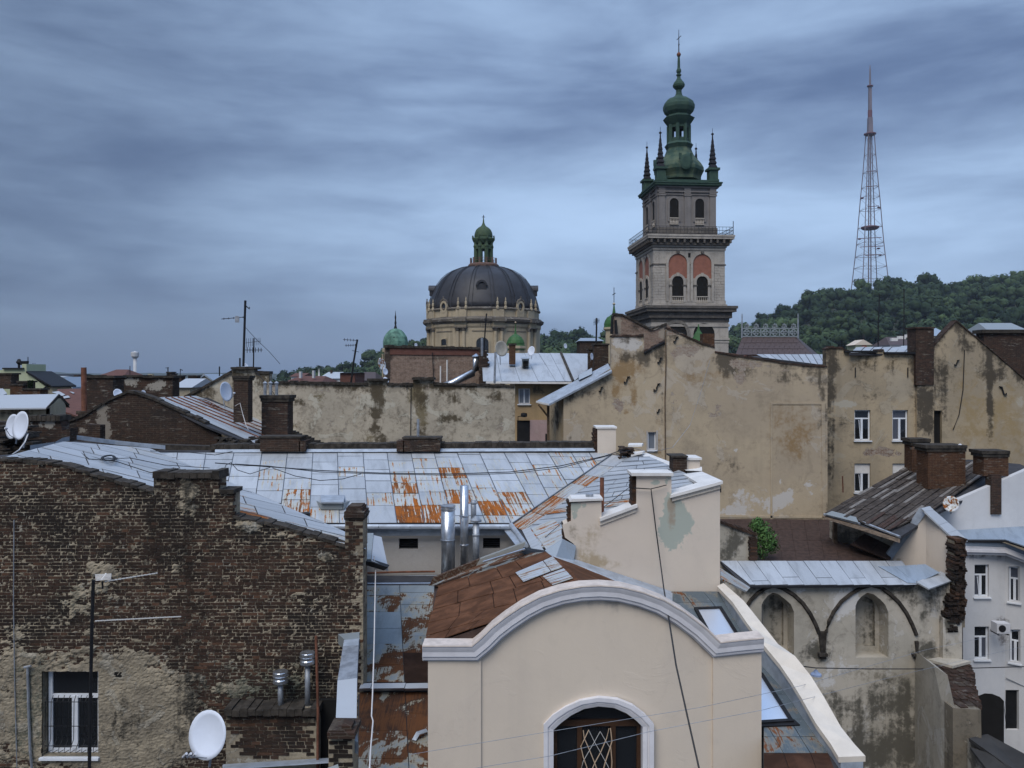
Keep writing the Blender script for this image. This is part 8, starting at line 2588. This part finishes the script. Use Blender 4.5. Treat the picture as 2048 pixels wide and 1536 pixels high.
for i in range(3):
    MB().tube([W(366 + i * 9, 1514, 15.1), W(373 + i * 9, 1507, 15.0)], .025, 6).build('feed_horn', M['whiteplastic'], ln_)
MB().tube([W(372, 1513, 15.15), W(414, 1516, 15.3)], .012, 4).build('arm', M['galvdull'], ln_)
dish('tall white satellite dish turned sideways at the left edge', 40, 851, 14, 29, 24.5, -60, 10, mastto=1.5)
dish('shaded white dish half hidden behind the tall one at the left edge', 24, 853, 12, 25, 25.2, -60, 8, lnb=False)
dish('white satellite dish beside the brick chimney above the striped roof', 453, 783, 12.5, 20, 33.6, 38, 10, mastto=1.6)
dish('small white dish peeping over the left slope of the brick gable', 236, 787, 9, 10, 34.0, 40, 20, lnb=False)
dish('tiny white dish over the right slope of the brick gable', 287, 785, 4.5, 5, 34.5, 20, 10, lnb=False)
dish('rust stained grey dish on the edge of the red brick rear wall', 764, 728, 8, 13, 48.0, 40, 14, 'dishrust', lnb=False)
dish('small white dish at the left end of the red brick rear wall', 771, 743, 5.2, 7, 46.0, 22, 10, lnb=False)
dish('lowest white dish at the foot of the red brick rear wall', 772, 760, 5.5, 7, 45.5, 30, 30, lnb=False)
dish('big dusty tan satellite dish on a pole above the grey roof', 1003, 697, 13.5, 16, 46.5, 12, 8, 'dishtan', lnb=False, mastto=2.0)
dish('white satellite dish standing on the grey roof beside the chimney', 1062, 702, 7.5, 10, 48.2, -22, 14, mastto=1.5)
dish('small white dish turned edge on beside the grey roof chimneys', 1184, 713, 3, 7, 45.6, 50, 5, lnb=False)
dish('broken white dish with rust along its lower half above the blue grey roof', 1902, 1008, 16, 16, 36.6, 0, 12, 'dishrust', lnb=False, mastto=1.2)
dish('tiny pale dish on the skyline in front of the wooded gap', 1131, 692, 3.5, 5, 60.0, 10, 5, lnb=False, mastto=2.2)
dish('tiny white dish on the brick wall left of the church drum', 832, 690, 3, 4, 52.0, 10, 5, lnb=False, mastto=1.6)
dish('pale dish at the foot of the tall aerial on the plaster wall', 491, 733, 6, 7, 40.5, 40, 20, lnb=False)

# ================================================================== aerials
def aerial(lab, pts, Y, yagis=(), r=.03, mat='iron', group='television aerials on the roofs', extra=None):
    t = thing('aerial', lab, 'aerial', W(*pts[0], Y), group)
    MB().tube([W(a, b, Y) for a, b in pts], r, 5).build('mast', M[mat], t)
    s = Y / F
    for (x0, y0, x1, y1, n, h, vert, mt) in yagis:
        m = MB().tube([W(x0, y0, Y - .06), W(x1, y1, Y - .06)], r * .34, 4)
        for i in range(n):
            q = lerp((x0, y0), (x1, y1), (i + .5) / n)
            c = W(*q, Y - .06)
            hh = h * s * (1 - .3 * i / n)
            if vert: m.tube([c - Vector((0, 0, hh)), c + Vector((0, 0, hh))], r * .3, 4)
            else: m.tube([c - Vector((hh * .25, hh, 0)), c + Vector((hh * .25, hh, 0))], r * .3, 4)
        m.build('yagi', M[mt], t)
    if extra: extra(t)
    return t
def grid_ref(t):
    m = MB()
    for i in range(5):
        y = 1149 + i * 2.6
        m.tube([W(190 + i * .4, y + 1, 14.95 - i * .04), W(223 - i * .3, y - 1, 14.95 - i * .04)], .010, 4)
    m.tube([W(203, 1160, 14.8), W(212, 1147, 15.0)], .012, 4)
    m.build('reflector', M['coping'], t)
    MB().blk(203, 206, 1163, 1178, 14.9, .02).build('junction_box', M['iron'], t)
aerial('thick black aerial pole with two pale yagi arms in front of the brick wall', [(178, 1600), (181, 1400), (184, 1250), (187, 1160)], 15.0, [(210, 1163, 315, 1146, 14, 5, False, 'whitecord'), (190, 1242, 362, 1233, 18, 2.5, False, 'whitecord')], .032, 'iron', 'television aerials on the roofs', grid_ref)
MB()
def p488(t):
    MB().blk(470, 478, 632, 645, 39.4, .05).build('reflector', M['galvdull'], t)
    MB().tube([W(492, 612, 39.5), W(499, 618, 39.5), W(499, 614, 39.5)], .03, 4).build('hook', M['iron'], t)
aerial('tall dark aerial mast on the plaster wall chimney against the left sky', [(487, 733), (489, 665), (491, 601)], 39.5, [(443, 638, 491, 634, 5, 2, True, 'iron'), (486, 700, 525, 700, 7, 6, True, 'iron')], .06, 'iron', 'television aerials on the roofs', p488)
aerial('second shorter aerial with a comb of rods beside the tall left mast', [(507, 735), (508, 676)], 39.5, [(491, 686, 522, 682, 8, 9, True, 'iron')], .035)
aerial('short black rod on the plaster wall chimney left of the masts', [(480, 733), (480, 716)], 39.6, (), .04)
aerial('leaning black aerial with three cross arms right of the far tin roof', [(702, 768), (708, 720), (713, 690), (715, 679)], 42.0, [(686, 679, 716, 681, 5, 3, True, 'iron'), (690, 691, 713, 690, 5, 3, True, 'iron'), (704, 701, 718, 704, 2, 1, False, 'iron')], .05)
aerial('twin armed aerial in front of the church drum beside the steel pipe', [(968, 705), (970, 665), (973, 627)], 47.5, [(958, 650, 984, 648, 5, 4, True, 'iron'), (962, 640, 978, 638, 3, 3, True, 'iron')], .04)
aerial('slim grey pole with a pale head before the church window', [(964, 712), (964, 676)], 47.4, (), .07, 'galvdull')
aerial('aerial with vertical rods on the chimney left of the bell tower', [(1192, 690), (1193, 660), (1193, 636)], 46.5, [(1187, 645, 1199, 641, 5, 6, True, 'iron')], .05)
aerial('thin black aerial pole rising against the hill wood, left of a pair', [(1756, 700), (1757, 640), (1759, 588)], 60.0, [(1753, 653, 1759, 652, 2, 2, True, 'iron')], .045)
aerial('thin black aerial pole against the hill wood, right of a pair', [(1807, 700), (1808, 640), (1808, 578)], 62.0, (), .04)
aerial('small roof aerial over the long parapet at the far left town', [(336, 752), (336, 735)], 90.0, [(331, 736, 338, 735, 3, 1.5, True, 'iron')], .06)
aerial('bent aerial with a flag shaped head on the far left roofs', [(360, 755), (361, 738), (365, 741)], 90.0, (), .06)
aerial('thin aerial rod at the far left beside the sloping wall', [(439, 752), (439, 733)], 60.0, (), .05)
aerial('faint aerial above the pale green house at far left', [(56, 742), (56, 714)], 75.0, [(64, 727, 72, 726.5, 2, 1, True, 'iron')], .04)
aerial('dark twin aerial posts over the far left rooftops', [(72, 752), (72, 738)], 110.0, [(68, 742, 82, 742, 4, 5, True, 'iron')], .08)
aerial('small aerial standing in front of the far water tower', [(260, 755), (260, 732)], 120.0, (), .06)

# ================================================================== cables over the roofs
cable('cable', 'long dark cable sagging across the rusty roof to the broken chimney', [(430, 926, 24.5), (530, 933, 25.5), (640, 941, 26.0), (760, 946, 26.2), (900, 948, 26.4), (1020, 944, 26.6), (1120, 932, 27.0), (1210, 912, 27.6), (1250, 898, 28.0)], .016)
cable('cable', 'second dark cable running under the long one across the rusty roof', [(470, 928, 25.0), (535, 932, 25.3), (640, 944, 25.8), (760, 948, 26.0), (900, 950.5, 26.2), (1020, 947, 26.4), (1120, 936, 26.8), (1262, 900, 27.8)], .013)
cable('cable', 'thin dark cable looping low over the grey roof sheets', [(545, 936, 25.2), (590, 952, 25.0), (640, 961, 24.9), (685, 958, 25.2), (722, 948, 25.9)], .012)
cable('cable', 'dark cable lying down the left roof slope from the brickwork', [(138, 886, 25.0), (165, 908, 22.5), (178, 918, 21.5), (230, 922, 21.6), (300, 945, 20.8), (330, 948, 21.5)], .012)
cable('cable', 'dark cable crossing the left roof slope beside the brick stack', [(148, 884, 26.0), (172, 910, 22.6), (200, 918, 22.3), (260, 916, 23.0), (330, 930, 23.0), (420, 936, 24.0)], .010)
cable('cable', 'cable drooping along the top of the left roof', [(300, 902, 28.0), (370, 904, 28.2), (430, 910, 28.0), (465, 903, 28.5)], .012)
cable('cable', 'loose cable hanging beside the large brick chimney stack', [(437, 968, 17.9), (452, 930, 22.0), (462, 925, 22.5), (475, 940, 22.5), (500, 948, 22.8), (540, 935, 24.0)], .010)
lp = thing('cable_coil', 'small coil of black cable lying on the left roof sheets', 'cable coil', PA.at(218, 916, .05))
m = MB()
m.tube([PA.at(218 + 17 * math.cos(a * .5) * (1 - a * .012) , 916 + 5.5 * math.sin(a * .5) + U(-1, 1), .06 + a * .003) for a in range(40)], .016, 5)
m.build('coil', M['wire'], lp)
cable('cable', 'black cable hanging down the cream stepped wall and over the gable', [(1268, 976, 20.9), (1302, 978, 20.9), (1306, 1010, 20.85), (1312, 1060, 20.8), (1320, 1120, 20.7), (1328, 1180, 18.0), (1338, 1240, 14.9), (1352, 1330, 14.2), (1372, 1420, 13.6), (1400, 1545, 13.0)], .016)
cable('cable', 'short black lead along the top of the cream chimney', [(1301, 978, 20.9), (1318, 974, 20.9), (1333, 970, 20.9)], .012)
cable('white_cable', 'long white cable hanging from the eave over the low annex roof', [(748, 1112, 18.6), (751, 1140, 18.5), (750, 1200, 18.0), (748, 1300, 16.5), (745, 1390, 15.2), (743, 1432, 14.6), (746, 1442, 14.4), (741, 1500, 13.4), (738, 1560, 12.6)], .013, 'whitewire')
cable('wire', 'thin wire crossing in front of the gable, upper of two', [(820, 1509, 13.6), (1100, 1463, 13.6), (1400, 1415, 13.8), (1600, 1372, 16.0), (1850, 1300, 24.0), (2060, 1256, 30.0)], .004, 'galvdull', 'wire')
cable('wire', 'thin wire crossing in front of the gable, lower of two', [(820, 1558, 13.2), (1100, 1512, 13.3), (1300, 1463, 13.4), (1525, 1420, 13.6), (1800, 1350, 22.0), (2060, 1290, 28.0)], .004, 'galvdull', 'wire')
cable('cable', 'guy wire falling right from the tall left aerial', [(491, 655, 39.5), (510, 676, 39.3), (540, 705, 39.2), (560, 728, 39.1)], .012)
cable('cable', 'thin cable sloping over the plaster wall from the left chimney', [(505, 735, 39.0), (522, 755, 38.5), (540, 775, 38.0), (556, 800, 37.5)], .014)
cable('cable', 'white cable looping down beside the dish chimney onto the striped roof', [(470, 812, 33.4), (480, 806, 33.2), (486, 830, 33.2), (492, 850, 33.0), (497, 860, 33.0)], .014, 'whitewire')
cable('cable', 'pale cable curving down from the tall dish at the left edge', [(56, 868, 24.4), (50, 884, 24.0), (38, 900, 23.0), (20, 912, 21.5)], .018, 'whitewire')
cable('cable', 'faint dark cable falling across the beige firewall', [(1420, 720, 41.8), (1400, 790, 41.7), (1380, 850, 41.6), (1345, 895, 41.0), (1300, 905, 35.0), (1262, 895, 30.0)], .012, 'galvdull')
cable('cable', 'dark cable lying over the right wing roof to the cream chimney', [(1090, 1075, 22.3), (1130, 1040, 23.0), (1200, 1020, 23.0), (1262, 972, 22.5)], .010)
# flap of loose metal near the gable
fl_ = thing('metal_offcut', 'bent strip of light sheet metal lying on the rusty annex roof', 'offcut', PD.at(845, 1466, .05))
MB().prism([PD.at(824, 1480, .04), PD.at(832, 1482, .04), PD.at(840, 1468, .14), PD.at(833, 1464, .14)], (0, 0, .01)).prism([PD.at(834, 1464, .14), PD.at(841, 1469, .14), PD.at(856, 1464, .10), PD.at(852, 1458, .10)], (0, 0, .01)).build('strip', M['zinc'], fl_)

# ================================================================== the evening air
hz_ = MB().box(-1900, 1900, -60, 3050, -1.5, 310).build('haze', M['dark'], None)
tag(hz_, kind='stuff')
hm_ = bpy.data.materials.new('haze_air')
hm_.use_nodes = True
hn = hm_.node_tree
hn.nodes.clear()
pv_ = nd(hn, 'VolumePrincipled', {'Color': (0.78, 0.86, 1.0, 1), 'Density': 0.0001, 'Anisotropy': 0.2})
ho = nd(hn, 'OutputMaterial')
hn.links.new(pv_.outputs[0], ho.inputs['Volume'])
hz_.data.materials.clear()
hz_.data.materials.append(hm_)
